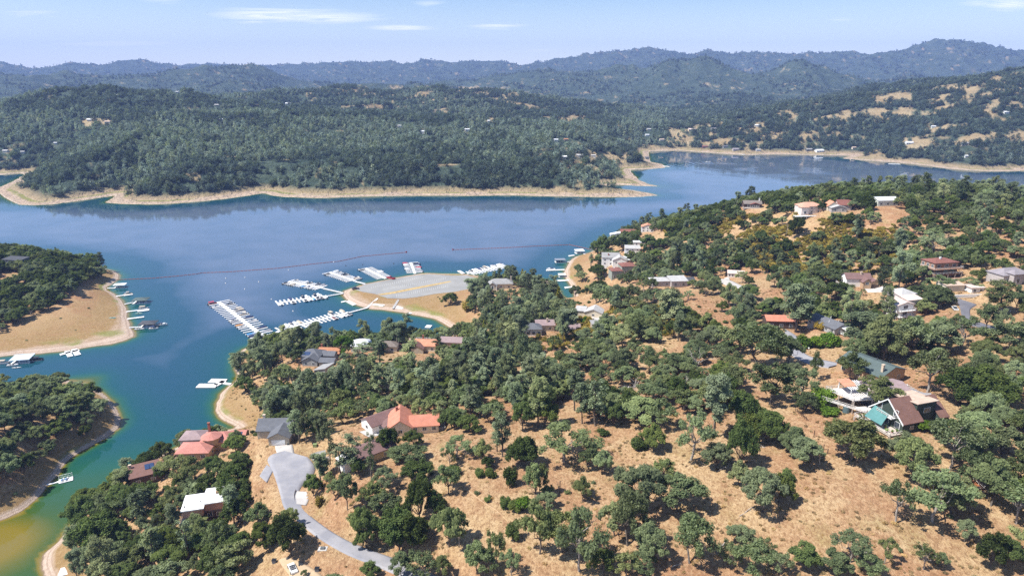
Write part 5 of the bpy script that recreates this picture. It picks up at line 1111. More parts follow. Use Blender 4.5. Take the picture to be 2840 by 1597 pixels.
for qx, qy in ((-2.6, 6), (1.5, 4.2), (2.6, 10)): MB().ngon(8, .14, 3.9, 5.2, cx=qx, cy=qy).build('vent_pipe', M_TRIM, h)
house('under', 'orange-roofed house half hidden under oaks', 'hidden_house', [(-6, 8, 0, 8, 0, 4.2, 'gx', 1.6, 'dkbrown', 'orange')], '0 F 3 1 1.6 1.6', mark='half-hidden orange roof')
h = house('green', 'big house with dark green gable roof and tan chimney', 'green_roof_house', [(-7.6, 7.6, 0, 18, 0, 3.8, 'gy', 2.4, 'tan', 'green')], '0 F 2 1.2 1.8 1.3;0 L 3 1.2 1.6 1.3', chim=(0, -4.6, 1.6, 7.6, M_STUCCO), mark='green-roofed house')
for qx, qy in ((2, 6), (3.4, 9), (-2, 10), (1.5, 13)): MB().box(qx - .2, qx + .2, qy - .2, qy + .2, 4.6, 6.0).build('roof_vent', RM('char'), h)
# the decked house: dark walls, mauve roof, long white-railed deck and pergolas
h = house('decked', 'dark grey house with mauve roof and long white-railed decks', 'decked_house', [(-6, 8, 0, 9, 0, 5.4, 'gx', 1.1, 'dkgrey', 'mauve')], '0 F 3 3.2 1.3 1.1;0 R 2 3 1.3 1.2', mark='decked grey house')
deck(h, [(-13, -1), (-5.9, -1), (-5.9, 9), (-17, 9)], 3.4, sides=[0, 3, 2], mat=plain('white_deck', (.66, .62, .58), .8, .12), under=4.5)
deck(h, [(-11, -5.5), (2, -5.5), (2, -1.2), (-13.4, -1.2), (-19.5, 9), (-21.5, 8.6)], 1.1, sides=[0, 1, 4, 5], mat=plain('white_deck', (.66, .62, .58)), under=4.0)
for i in range(9): MB().box(-12.5 + i * .8, -12.35 + i * .8, 1.5, 8.8, 6.0, 6.2).build('pergola_beam', M_TRIM, h)
for qx, qy in ((-12.4, 1.7), (-6.3, 1.7), (-12.4, 8.6)): MB().box(qx - .12, qx + .12, qy - .12, qy + .12, 3.4, 6.0).build('pergola_post', M_TRIM, h)
for i in range(6): MB().box(8.7, 12.5, 1.0 + i * 1.1, 1.15 + i * 1.1, 4.2, 4.4).build('pergola_beam', M_TRIM, h)
for qx, qy in ((12.3, 1.2), (12.3, 6.4)): MB().box(qx - .12, qx + .12, qy - .12, qy + .12, -1, 4.2).build('pergola_post', M_TRIM, h)
MB().hexa([(-13.5, 4, 6.25), (-9, 4, 6.25), (-9, 8.8, 6.9), (-13.5, 8.8, 6.9), (-13.5, 4, 6.35), (-9, 4, 6.35), (-9, 8.8, 7.0), (-13.5, 8.8, 7.0)]).build('deck_roof', RM('tile'), h)
# the A-frame: steep gable, dormer box, teal shade sail, railed deck on posts
h = house('aframe', 'steep brown-roofed chalet with teal shade sail over its deck', 'chalet', [(-6.3, 6.3, 0, 7.4, 0, 3.6, 'gy', 5.4, 'dkgreen', 'brown'), (-5.2, 4.0, 7.4, 15.2, 0, 7.2, 'shedL', .9, 'dkgreen', 'tan'), (-6, 6.2, 15.25, 18.2, 0, 3.4, 'gy', 4.6, 'dkgreen', 'brown')], '0 R 1 1 1.2 1.2;0 F 2 4.4 1.6 2.2 1;0 F 3 .9 1.8 2.1 1', mark='chalet with teal sail')
window(h, 'R', (-5.2, 4.0, 7.4, 15.2), .55, 4.6, 2.5, 1.5); window(h, 'R', (-5.2, 4.0, 7.4, 15.2), .2, .2, 1.0, 2.1, door=plain('red_door', (.25, .03, .03), .6))
for s in (-1, 1): MB().hexa([(s * 6.9, -.75, 2.95), (s * 6.9, -.55, 2.95), (0, -.55, 8.98), (0, -.75, 8.98), (s * 6.9, -.75, 3.4), (s * 6.9, -.55, 3.4), (0, -.55, 9.4), (0, -.75, 9.4)]).build('barge_board', M_TRIM, h)
deck(h, [(-7.5, -5.5), (7.0, -5.5), (7.0, -.1), (-7.5, -.1)], .5, sides=[0, 1, 3], under=5.0)
deck(h, [(-2.6, -1.8), (3.4, -1.8), (3.4, -.06), (-2.6, -.06)], 4.0, posts=False, sides=[0, 1, 3], mat=M_TRIM)
sl_ = [(-4.2, -.9, 5.2), (1.4, -.9, 4.6), (3.2, -5.4, 2.3), (-3.4, -5.6, 2.5)]; me_ = MB(); GN_ = 8
for i in range(GN_ + 1):
    for j in range(GN_ + 1):
        s_, t_ = i / GN_, j / GN_; q = (np.array(sl_[0]) * (1 - s_) + np.array(sl_[1]) * s_) * (1 - t_) + (np.array(sl_[3]) * (1 - s_) + np.array(sl_[2]) * s_) * t_
        q[2] -= .5 * math.sin(math.pi * s_) * math.sin(math.pi * t_); me_.V.append(tuple(q))
for i in range(GN_):
    for j in range(GN_): a_ = i * (GN_ + 1) + j; me_.F.append((a_, a_ + 1, a_ + GN_ + 2, a_ + GN_ + 1))
me_.build('shade_sail', plain('teal_mesh', (.09, .22, .215), .8, .1), h, True)
# plants and furniture on its deck
for i, (qx, qy, r_) in enumerate(((-6, -4.6, .5), (-5.8, -3, .6), (4.6, -4.4, .6), (5.8, -1.5, .5), (2.4, -2.6, .4), (5.6, -3.2, .45))):
    pt = empty('potted_plant', (0, 0, 0)); a = math.radians(SITES['aframe'][1]); pp = SITES['aframe'][0]
    pt.location = (pp[0] + qx * math.cos(a) - qy * math.sin(a), pp[1] + qx * math.sin(a) + qy * math.cos(a), pp[2] + .5)
    tag(pt, ('potted leafy plant at the %s of the chalet deck' % ['outer far corner', 'far side rail', 'outer near corner', 'near wall end', 'middle', 'near side rail'][i]), 'plant', 'potted plants on the chalet deck')
    MB().ngon(8, .25, 0, .5, .32).build('pot', M_BRICK, pt)
    V, F, T = leaves(np.random.default_rng(i), [((0, 0, .9), r_)], 260, .16); me2 = mesh_np('foliage', V, F, M_BRIGHT); attr(me2, 'tint', T); link(bpy.data.objects.new('foliage', me2), pt)
h = house('dark', 'dark modern house with flat roof and terraces on the left headland', 'modern_house', [(-9, 9, 4, 13, 0, 6.4, 'shedF', .9, 'dkgrey', 'char'), (-12, -2, -3, 4, 0, 3.6, 'flat', 0, 'stone', 'grey')], '0 F 4 3.8 2.4 1.4;0 F 4 .8 2.4 1.8;1 F 2 .8 2 1.8', mark='dark headland house')
deck(h, [(-1.8, -2), (10, -2), (10, 3.9), (-1.8, 3.9)], 3.2, sides=[0, 1], mat=WM('grey'))
house('tiny', 'small orange-roofed house behind the dark headland house', 'tiny_house', [(-5, 5, 0, 7, 0, 3.6, 'gx', 1.6, 'cream', 'tile')], '0 F 3 1 1.2 1.2')
house('blue', 'blue and white cabin peeping from the headland trees', 'cabin', [(-4, 5, 0, 6, 0, 3.4, 'gx', 1.6, 'white', 'metal')], '0 F 2 1 1.3 1.2', 'cabin')
# ------------------------------------------------------------------ planting: automatic woodland round the surveyed trees
R5 = np.random.default_rng(55)
STEP = 5.6
cx_, cy_ = np.meshgrid(np.arange(-560, 760, STEP), np.arange(120, 960, STEP))
cx_ = cx_.ravel() + R5.uniform(-.48, .48, cx_.size) * STEP; cy_ = cy_.ravel() + R5.uniform(-.48, .48, cy_.size) * STEP
cz_ = hz(cx_, cy_); csd = near_sd(cx_, cy_); cu_, cv_, cf_ = project(cx_, cy_, cz_)
ok = (csd > 4) & (cz_ > 3.4) & (cu_ > -260) & (cu_ < 3100) & (cv_ < 1760)
cx_, cy_, cz_, cu_, cv_, cf_ = [a[ok] for a in (cx_, cy_, cz_, cu_, cv_, cf_)]
dens = np.full(cx_.shape, 0.85); zone = np.full(cx_.shape, -1)
for i, (poly, d, mix) in enumerate(ZONES):
    m = inpoly(cu_, cv_, poly); dens[m] = d; zone[m] = i
dens = dens * (0.7 + 0.6 * fbm(cx_ / 30, cy_ / 30, 3)) * 0.66
occ = np.zeros(cx_.shape, bool)
for x, y, w in ROADPTS: occ |= (np.hypot(cx_ - x, cy_ - y) < w + 2.8)
for x, y, r in HOUSEPTS: occ |= (np.hypot(cx_ - x, cy_ - y) < r + 1.5)
for t in TREES: occ |= (np.hypot(cx_ - t['x'], cy_ - t['y']) < min(t['w'], 9) * .42 + 1.2)
pick = (R5.random(cx_.size) < dens) & ~occ
spn = fbm(cx_ / 45 + 8, cy_ / 45, 3)
order = np.argsort(cf_)
for i in order:
    if not pick[i]: continue
    mix = ZONES[zone[i]][2] if zone[i] >= 0 else MIX_A
    r = (R5.random() * .7 + (spn[i] - .3) * .6) % 1.0; acc_ = 0
    for sp, pr in mix:
        acc_ += pr
        if r <= acc_: break
    if sp in ('pine', 'slim'): h = R5.uniform(11, 19); w = h * R5.uniform(.36, .5)
    else: h = R5.uniform(5.5, 10.5); w = h * R5.uniform(.85, 1.25)
    s = FPX / cf_[i]; bw, bh = w * s * .36, h * s * .9
    u, v = cu_[i], cv_[i]; bad = False
    for (a, b, c, d) in KEEP:
        if u + bw > a and u - bw < c and v > b + 2 and v - bh < d - 2 and v > d - 4: bad = True; break
    if bad:
        if R5.random() < .5 and v - 2.4 * s > d: sp, h, w = 'dbush', R5.uniform(1.5, 2.4), R5.uniform(2, 3.2)
        else: continue
    add_tree(cx_[i], cy_[i], h, w, sp)
# keep what the photograph can show; the 300 largest of a kind stand singly, the rest are one wood
vis = [t for t in TREES if -160 < t['u'] < 3000 and t['v'] - t['h'] * FPX / t['f'] < 1640]
byname = {}
for t in vis: byname.setdefault(NAMES[t['sp']], []).append(t)
SINGLE, MASS = [], []
for k, lst in byname.items():
    lst.sort(key=lambda t: (-t['hand'], -t['px']))
    inside = [t for t in lst if -20 < t['u'] < 2860 and t['v'] - .8 * t['h'] * FPX / t['f'] < 1590]
    lim = 290 if k != 'brush' else 0
    ids = {id(t) for t in inside[:lim]}
    SINGLE += [t for t in lst if id(t) in ids]; MASS += [t for t in lst if id(t) not in ids]
print('trees', len(SINGLE), len(MASS), {k: len(v) for k, v in byname.items()})
ORD = ['first', 'second', 'third', 'fourth', 'fifth', 'sixth', 'seventh', 'eighth', 'ninth', 'tenth', 'eleventh', 'twelfth', 'thirteenth', 'fourteenth', 'fifteenth', 'sixteenth', 'seventeenth', 'eighteenth', 'nineteenth', 'twentieth']
def ordinal(i):
    if i < 20: return ORD[i]
    tens = {2: 'twenty', 3: 'thirty', 4: 'forty', 5: 'fifty'}[(i + 1) // 10]
    return tens + '-' + ORD[(i + 1) % 10 - 1] if (i + 1) % 10 else {2: 'twentieth', 3: 'thirtieth', 4: 'fortieth', 5: 'fiftieth'}[(i + 1) // 10]
LM = [(n, *[float(q) for q in project(*p)[:2]]) for n, p in LANDMARKS]
LM += [('round cul-de-sac', 812, 1290), ('bend of the grey road', 860, 1450), ('bottom beach spit', 190, 1540), ('sandy tip below the pines', 650, 1130), ('green arm dock', 165, 1330), ('bare knoll in the middle', 1720, 1210), ('lone dead tree on the slope', 2260, 1290),
       ('bottom edge midway', 1500, 1560), ('lower right corner', 2700, 1540), ('yellow brush bank', 1700, 880), ('cliff of yellow brush', 2300, 690), ('field on the left point', 150, 880), ('striped shore of the left point', 300, 1150), ('right edge halfway down', 2800, 1250), ('channel beach', 1590, 830), ('marina car park', 1150, 800), ('dry gully of dead trees', 1900, 1020)]
def rel(du, dv):
    a = math.degrees(math.atan2(-dv, du)) % 360
    return ['right of', 'upper right of', 'above', 'upper left of', 'left of', 'lower left of', 'below', 'lower right of'][int((a + 22.5) // 45) % 8]
buckets = {}
for t in SINGLE:
    d = [math.hypot(t['u'] - a, (t['v'] - b) * 1.3) for _, a, b in LM]; k = int(np.argmin(d))
    name, a, b = LM[k]; r = rel(t['u'] - a, t['v'] - b)
    t['bk'] = (LOOK[t['sp']], r, name); t['bd'] = d[k]; buckets.setdefault(t['bk'], []).append(t)
for bk, lst in buckets.items():
    lst.sort(key=lambda t: t['bd'])
    look, r, name = bk
    for i, t in enumerate(lst):
        where = f'{r} the {name}'; look = look if len((look + where).split()) < 14 else look.replace('with pale limbs', '').replace('  ', ' ').strip()
        t['label'] = f'{look} {where}' if len(lst) == 1 else f'{look}, {ordinal(i)} closest {where}'
GRP = {'oak_tree': 'oaks on the dry hillsides', 'evergreen_oak': 'dark oaks in the hollows', 'pine_tree': 'grey pines on the hillsides', 'conifer_tree': 'pointed conifers by the lodge and ridge', 'garden_shrub': 'garden shrubs by the houses', 'wild_shrub': 'shrubs on the slopes', 'leafy_tree': 'vivid green garden trees', 'dead_tree': 'dead oaks on the slope'}
for t in SINGLE:
    nm = NAMES[t['sp']]; pr = PR[t['sp']][R5.integers(len(PR[t['sp']]))]
    e = empty(nm, (t['x'], t['y'], t['z'] - .12), R5.uniform(0, 6.28)); e.scale = (t['w'] / pr.w, t['w'] / pr.w, t['h'] / pr.h)
    tag(e, t['label'], CATS[nm], GRP[nm])
    link(bpy.data.objects.new('trunk' if nm != 'dead_tree' else 'trunk_and_limbs', pr.trunk), e)
    if pr.crown: link(bpy.data.objects.new('crown', pr.crown), e)

def scatter(name, label, pts, meshes, idx, scale, rot):
    """one mass of stuff: mesh points that carry instances of the given meshes"""
    col = bpy.data.collections.new(name + '_kinds')
    for i, me in enumerate(meshes):
        o = bpy.data.objects.new('%s_%02d' % (name, i), me); col.objects.link(o)
    me = bpy.data.meshes.new(name); me.vertices.add(len(pts)); me.vertices.foreach_set('co', np.asarray(pts, np.float32).ravel())
    me.attributes.new('kind_index', 'INT', 'POINT').data.foreach_set('value', np.asarray(idx, np.int32))
    me.attributes.new('size', 'FLOAT_VECTOR', 'POINT').data.foreach_set('vector', np.asarray(scale, np.float32).ravel())
    r3 = np.zeros((len(pts), 3), np.float32); r3[:, 2] = rot; me.attributes.new('turn', 'FLOAT_VECTOR', 'POINT').data.foreach_set('vector', r3.ravel())
    ng = bpy.data.node_groups.new(name + '_scatter', 'GeometryNodeTree')
    ng.interface.new_socket('Geometry', in_out='INPUT', socket_type='NodeSocketGeometry'); ng.interface.new_socket('Geometry', in_out='OUTPUT', socket_type='NodeSocketGeometry')
    n, l = ng.nodes, ng.links
    gi, go = n.new('NodeGroupInput'), n.new('NodeGroupOutput'); ip = n.new('GeometryNodeInstanceOnPoints'); ci = n.new('GeometryNodeCollectionInfo')
    ci.inputs['Collection'].default_value = col; ci.inputs['Separate Children'].default_value = True; ci.inputs['Reset Children'].default_value = True
    def na(nm_, ty):
        a = n.new('GeometryNodeInputNamedAttribute'); a.data_type = ty; a.inputs['Name'].default_value = nm_; return a.outputs['Attribute']
    l.new(gi.outputs[0], ip.inputs['Points']); l.new(ci.outputs[0], ip.inputs['Instance']); ip.inputs['Pick Instance'].default_value = True
    l.new(na('kind_index', 'INT'), ip.inputs['Instance Index']); l.new(na('size', 'FLOAT_VECTOR'), ip.inputs['Scale'])
    er = n.new('FunctionNodeEulerToRotation'); l.new(na('turn', 'FLOAT_VECTOR'), er.inputs[0]); l.new(er.outputs[0], ip.inputs['Rotation'])
    l.new(ip.outputs[0], go.inputs[0])
    o = link(bpy.data.objects.new(name, me)); md = o.modifiers.new('scatter', 'NODES'); md.node_group = ng
    return tag(o, label, kind='stuff')
ALL = []; start = {}
for k, lst in PR.items():
    if k == 'dead': continue
    start[k] = len(ALL); ALL += [p.joined for p in lst]
MASS = [t for t in MASS if t['sp'] != 'dead']
def mass_arrays(lst):
    pts, idx, sc, rot = [], [], [], []
    for t in lst:
        j = R5.integers(len(PR[t['sp']])); pr = PR[t['sp']][j]
        pts.append((t['x'], t['y'], t['z'] - .12)); idx.append(start[t['sp']] + j); sc.append((t['w'] / pr.w, t['w'] / pr.w, t['h'] / pr.h)); rot.append(R5.uniform(0, 6.28))
    return pts, idx, sc, rot
p_, i_, s_, r_ = mass_arrays(MASS)
scatter('forest', 'mixed oak and pine wood covering the slopes between the houses', p_, ALL, i_, s_, r_)
# low brush: yellow on the cliff and bank, dry twiggy clumps and tufts on the open ground
BR = [([(1990,600),(2170,590),(2480,610),(2560,680),(2480,770),(2280,790),(2080,740),(1980,690)], .75, 0), ([(1560,860),(1830,850),(1900,880),(1860,930),(1700,940),(1560,920)], .8, 0), ([(1840,640),(1980,620),(2000,700),(1880,720)], .35, 0), ([(1320,930),(1600,930),(1560,970),(1330,970)], .3, 0), ([(1300,860),(1340,850),(1350,890),(1310,890)], .4, 0)]
bx_, by_ = np.meshgrid(np.arange(-330, 560, 1.7), np.arange(130, 640, 1.7)); bx_ = bx_.ravel() + R5.uniform(-.8, .8, bx_.size); by_ = by_.ravel() + R5.uniform(-.8, .8, by_.size)
bz_ = hz(bx_, by_); bu, bv, bf = project(bx_, by_, bz_); m0 = (bz_ > 3.0) & (bu > -50) & (bu < 2900) & (bv < 1660)
occ = np.zeros(bx_.shape, bool)
for x, y, w in ROADPTS: occ |= (np.hypot(bx_ - x, by_ - y) < w + 1.0)
for x, y, r in HOUSEPTS: occ |= (np.hypot(bx_ - x, by_ - y) < r + .3)
cl_n = fbm(bx_ / 16, by_ / 16, 4)
yel = np.zeros(bx_.shape)
for poly, d, _ in BR: yel = np.maximum(yel, inpoly(bu, bv, poly) * d)
py = m0 & ~occ & (R5.random(bx_.size) < yel * np.clip((cl_n - .40) * 6, 0, 1))
PR['dry'] = [bush(181 + i, .7, 1.6, M_DRY, per=420, size=.12, n=7) for i in range(3)]
PR['tuft'] = [bush(191 + i, .9, 1.7, M_OAK, per=420, size=.14, n=8) for i in range(2)]
pd_ = m0 & ~occ & ~py & (R5.random(bx_.size) < 0.42 * np.clip((fbm(bx_ / 9 + 7, by_ / 9, 4, .65) - .44) * 7, 0.03, 1)) & (bf < 430)
pt_ = m0 & ~occ & ~py & ~pd_ & (R5.random(bx_.size) < 0.018 * np.clip((cl_n - .50) * 8, 0, 1))
def brush(name, label, msk, kinds, s0, s1):
    k = np.where(msk)[0]; sc = R5.uniform(s0, s1, (len(k), 1)) * np.array([[1, 1, 1]]) * np.stack([np.ones(len(k)), np.ones(len(k)), R5.uniform(.7, 1.2, len(k))], 1)
    print(name, len(k))
    return scatter(name, label, np.stack([bx_[k], by_[k], bz_[k] - .05], 1), [p.joined for p in kinds], R5.integers(0, len(kinds), len(k)), sc, R5.uniform(0, 6.28, len(k)))
brush('yellow_shrubbery', 'mustard yellow brush on the eroded cliff and bank', py, PR['yellow'], .6, 1.35)
brush('dry_undergrowth', 'straw-coloured dry brush and weeds on the open slopes', pd_, PR['dry'], .32, .95)
brush('undergrowth', 'low grey-green seedlings scattered on the dry slopes', pt_, PR['tuft'], .6, 1.4)

# ------------------------------------------------------------------ far woods
def far_tree(seed, h, w, ml, per, size, conic):
    R = np.random.default_rng(seed); t = Tubes().tube([(0, 0, -2), (0, 0, h * .6)], [.3, .12], 3); cl = []
    n = 9
    for i in range(n):
        s = (i + R.random()) / n; z = h * (.25 + .68 * s); prof = (1 - s) ** .6 if conic else math.sin(math.pi * (.2 + .65 * s)); a = R.random() * 6.28
        rad = w / 2 * prof * R.uniform(.3, .8); cl.append(((math.cos(a) * rad, math.sin(a) * rad, z), w * R.uniform(.17, .27) * (.6 + .6 * prof)))
    return make_proto('far', t, leaves(R, cl, per, size, .85), M_BARK, ml, h, w)
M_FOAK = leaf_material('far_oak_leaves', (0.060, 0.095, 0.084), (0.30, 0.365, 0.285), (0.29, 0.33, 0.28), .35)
M_FDARK = leaf_material('far_dark_leaves', (0.036, 0.058, 0.052), (0.135, 0.175, 0.130), (0.14, 0.165, 0.13), .3)
FP = [far_tree(300 + i, 14, 8, M_FOAK, 5.5, .75, True) for i in range(3)] + [far_tree(310 + i, 10, 10, M_FOAK, 5, .85, False) for i in range(2)] + [far_tree(320 + i, 10, 10, M_FDARK, 5, .85, False) for i in range(3)]
def far_points(n, r0, r1, pw=1.0):
    r = r0 + (r1 - r0) * R5.random(n) ** pw; a = np.radians(R5.uniform(-43, 43, n)); return r * np.sin(a), r * np.cos(a)
pts_, idx_, sc_, rt_ = [], [], [], []
def far_wood(n, r0, r1, pw, dens0, s0, s1):
    x, y = far_points(n, r0, r1, pw); sd = far_sd(x, y); z = far_z(x, y); u, v, f = project(x, y, z)
    g = gold_mask(u, v, x, y); cl = fbm(x / 55 + 31, y / 55, 3); dk = fbm(x / 160 + 5, y / 160 + 9, 3)
    om = open_mask(u, v, x, y); pr = dens0 * np.clip((cl - .27) * 6, 0.12, 1) * (1 - .93 * om)
    if r0 > 2500: pr = pr * np.clip((fbm(x / 260 + 3, y / 260, 3) - .40) * 7, .06, 1)
    shore = np.clip((sd - 24 - 14 * fbm(x / 40, y / 40, 2)) / 10, 0, 1) * np.clip((z - 2.6) / 1.5, 0, 1)
    k = (R5.random(n) < pr * shore) & (u > -150) & (u < 3000)
    for (hu, hv) in FARCLEAR: k &= ~((np.abs(u - hu) < 13) & (v > hv - 4) & (v < hv + 22) & (R5.random(n) < .9))
    x, y, z, dk, g, u = x[k], y[k], z[k], dk[k], g[k], u[k]; m = len(x)
    dark = (R5.random(m) < np.clip((dk - .42) * 6, .08, .92)) | (g > 0) | ((u > 1850) & (R5.random(m) < .7)); con = (~dark) & (R5.random(m) < .62)
    idx = np.where(dark, 5 + R5.integers(0, 3, m), np.where(con, R5.integers(0, 3, m), 3 + R5.integers(0, 2, m)))
    s = R5.uniform(s0, s1, m); pts_.append(np.stack([x, y, z - .3], 1)); idx_.append(idx); sc_.append(np.stack([s * R5.uniform(.85, 1.2, m), s * R5.uniform(.85, 1.2, m), s * R5.uniform(.8, 1.2, m)], 1)); rt_.append(R5.uniform(0, 6.28, m)); print('far', m)
FARH = [  # u, v, width px, roof, wall
 (331,266,16,'ash','white'),(491,256,10,'metal','white'),(799,288,18,'white','white'),(601,293,14,'ash','cream'),(612,334,14,'metal','white'),(248,335,16,'white','cream'),(298,340,18,'tan','white'),(154,400,10,'metal','white'),(14,422,18,'ash','white'),(63,425,12,'ash','white'),(1171,367,20,'metal','white'),(1296,361,16,'metal','white'),(1356,337,10,'white','white'),
 (711,293,12,'tan','cream'),(1108,351,12,'ash','white'),(2101,351,20,'metal','white'),(1919,362,24,'blush','cream'),(1980,360,18,'lilac','stone'),(1795,376,14,'metal','white'),(1836,390,16,'tan','cream'),(1955,408,18,'brick','barn'),(2012,408,16,'slate','grey'),(2043,416,26,'lilac','stone'),(2103,418,16,'ash','white'),(2245,418,22,'grey','dkgrey'),(2275,420,30,'metal','white'),
 (2523,398,26,'white','white'),(2677,400,22,'ash','white'),(2793,314,20,'metal','white'),(2589,353,14,'metal','pale'),(1607,434,24,'ash','white'),(1565,440,18,'white','pinkw'),(1646,434,14,'ash','white'),(1542,390,14,'metal','white'),(1800,360,14,'ash','cream'),(2369,413,14,'tan','cream'),(1795,439,14,'slate','sage'),(2680,436,10,'white','white'),(1570,390,14,'rust','tan')]
FARCLEAR = [(a, b) for a, b, *_ in FARH]
far_wood(118000, 1050, 3000, .85, .95, .5, 1.35)
far_wood(42000, 2600, 6000, .9, .85, .9, 1.6)
far_wood(16000, 6000, 9600, 1.0, .8, 1.2, 2.0)
scatter('distant_woods', 'blue-green woods covering the hills across the lake', np.concatenate(pts_), [p.joined for p in FP], np.concatenate(idx_), np.concatenate(sc_), np.concatenate(rt_))
lone = [(356, 551, 'single dark oak on the bare far beach')]
for u, v, lab in lone:
    p = P(u, v, 0); p[2] = float(far_z(np.array([p[0]]), np.array([p[1]]))[0]); e = empty('shore_oak', p); e.scale = (1.4, 1.4, 1.3); tag(e, lab, 'oak tree')
    link(bpy.data.objects.new('trunk', FP[5].trunk), e); link(bpy.data.objects.new('crown', FP[5].crown), e)
# far houses
def far_hit(u, v):
    d = ray(u, v); t = np.arange(900, 6000, 4.0); z = H + d[2] * t; g = np.maximum(far_z(d[0] * t, d[1] * t), 0); k = np.argmax(z <= g)
    return np.array([d[0] * t[k], d[1] * t[k], g[k]])
FARH.sort()
side = {}
for i, (u, v, w, rc, wc) in enumerate(FARH):
    p = far_hit(u, v + 3); f = float(project(*p)[2]); wm = min(w * f / FPX * .75, 20); a = R5.uniform(-.25, .25)
    reg = 'on the wooded far shore' if u < 1450 else ('on the far point' if u < 1850 else 'round the far inlet')
    k = side.setdefault(reg, [0]); k[0] += 1
    root = tag(empty('lakeside_house', p, a), 'small %s-walled house %s, %s from its left end' % ({'white': 'white', 'cream': 'cream', 'barn': 'dark red', 'grey': 'grey', 'dkgrey': 'dark grey', 'pale': 'pale green', 'pinkw': 'pink', 'sage': 'sage', 'stone': 'stone', 'tan': 'tan'}[wc], reg, ordinal(k[0] - 1)), 'house', 'small houses across the lake')
    dd = wm * .55; hh = 4.2
    wall_mesh('gx', -wm / 2, wm / 2, 0, dd, -6, hh, dd * .25).build('wall', WM(wc), root); roof_mesh('gx', -wm / 2, wm / 2, 0, dd, hh, dd * .25, .8, .3).build('roof', RM(rc), root)
    for j in range(3): window(root, 'F', (-wm / 2, wm / 2, 0, dd), (j + .5) / 3, 1.0, wm * .16, 1.8, 1)
# ------------------------------------------------------------------ marina: docks, boats, booms
M_DOCK = plain('white_dock', (.74, .73, .71), .8, .10, 1.0); M_FLOAT = plain('dark_float', (.10, .10, .11), .8); M_RAMP = plain('grey_ramp', (.46, .45, .43), .8, .1, 1)
M_HULLW = plain('white_gelcoat', (.70, .70, .69), .3, .05, spec=.5); M_HULLB = plain('navy_hull', (.03, .05, .10), .3, .05, spec=.5); M_HULLK = plain('black_hull', (.03, .03, .033), .3, .05, spec=.5); M_HULLR = plain('maroon_hull', (.22, .03, .035), .35, .05, spec=.5); M_HULLT = plain('tan_hull', (.45, .36, .26), .4, .05)
M_SEAT = plain('tan_vinyl', (.36, .31, .26), .7, .1); M_SEATG = plain('grey_vinyl', (.16, .16, .17), .7, .1); M_MOTOR = plain('black_motor', (.02, .02, .022), .4); M_ALU = plain('aluminium', (.45, .46, .48), .4, .05, metallic=.6); M_SCREEN = plain('tinted_screen', (.05, .06, .07), .1, spec=.6)
CAN = {'white': plain('white_canvas', (.66, .66, .65), .8, .06), 'navy': plain('navy_canvas', (.035, .05, .12), .8, .1), 'black': plain('black_canvas', (.035, .035, .04), .8, .1), 'red': plain('red_canvas', (.45, .05, .07), .8, .1), 'tan': plain('tan_canvas', (.48, .41, .32), .8, .1), 'blue': plain('blue_canvas', (.10, .28, .52), .8, .1), 'orange': plain('orange_canvas', (.55, .27, .09), .8, .1), 'grey': plain('grey_canvas', (.28, .28, .30), .8, .1)}
def hull(L, B, Hh, z0=-.25):
    m = MB(); n = 9; rings = []
    for i in range(n):
        s = i / (n - 1); x = -L / 2 + L * s; w = B / 2 * (1 - max(0, (s - .5) / .5) ** 2.3 * .96) * (.93 + .07 * min(1, s * 4)); hh = Hh * (1 + .22 * max(0, s - .4)); k = z0 + .28 * max(0, s - .6) ** 1.5 * 2
        inn = max(w - .16, .02); fl = .40 if .06 < s < .80 else hh
        rings.append([(x, -w * .55, k), (x, -w, hh * .55), (x, -w, hh), (x, -inn, hh + .01), (x, -inn * .95, fl), (x, inn * .95, fl), (x, inn, hh + .01), (x, w, hh), (x, w, hh * .55), (x, w * .55, k)])
    for r in rings: m.V += r
    K = 10
    for i in range(n - 1):
        for j in range(K): m.F.append((i * K + j, i * K + (j + 1) % K, (i + 1) * K + (j + 1) % K, (i + 1) * K + j)[::-1])
    m.F.append(tuple(range(K))); m.F.append(tuple((n - 1) * K + j for j in reversed(range(K)))); return m
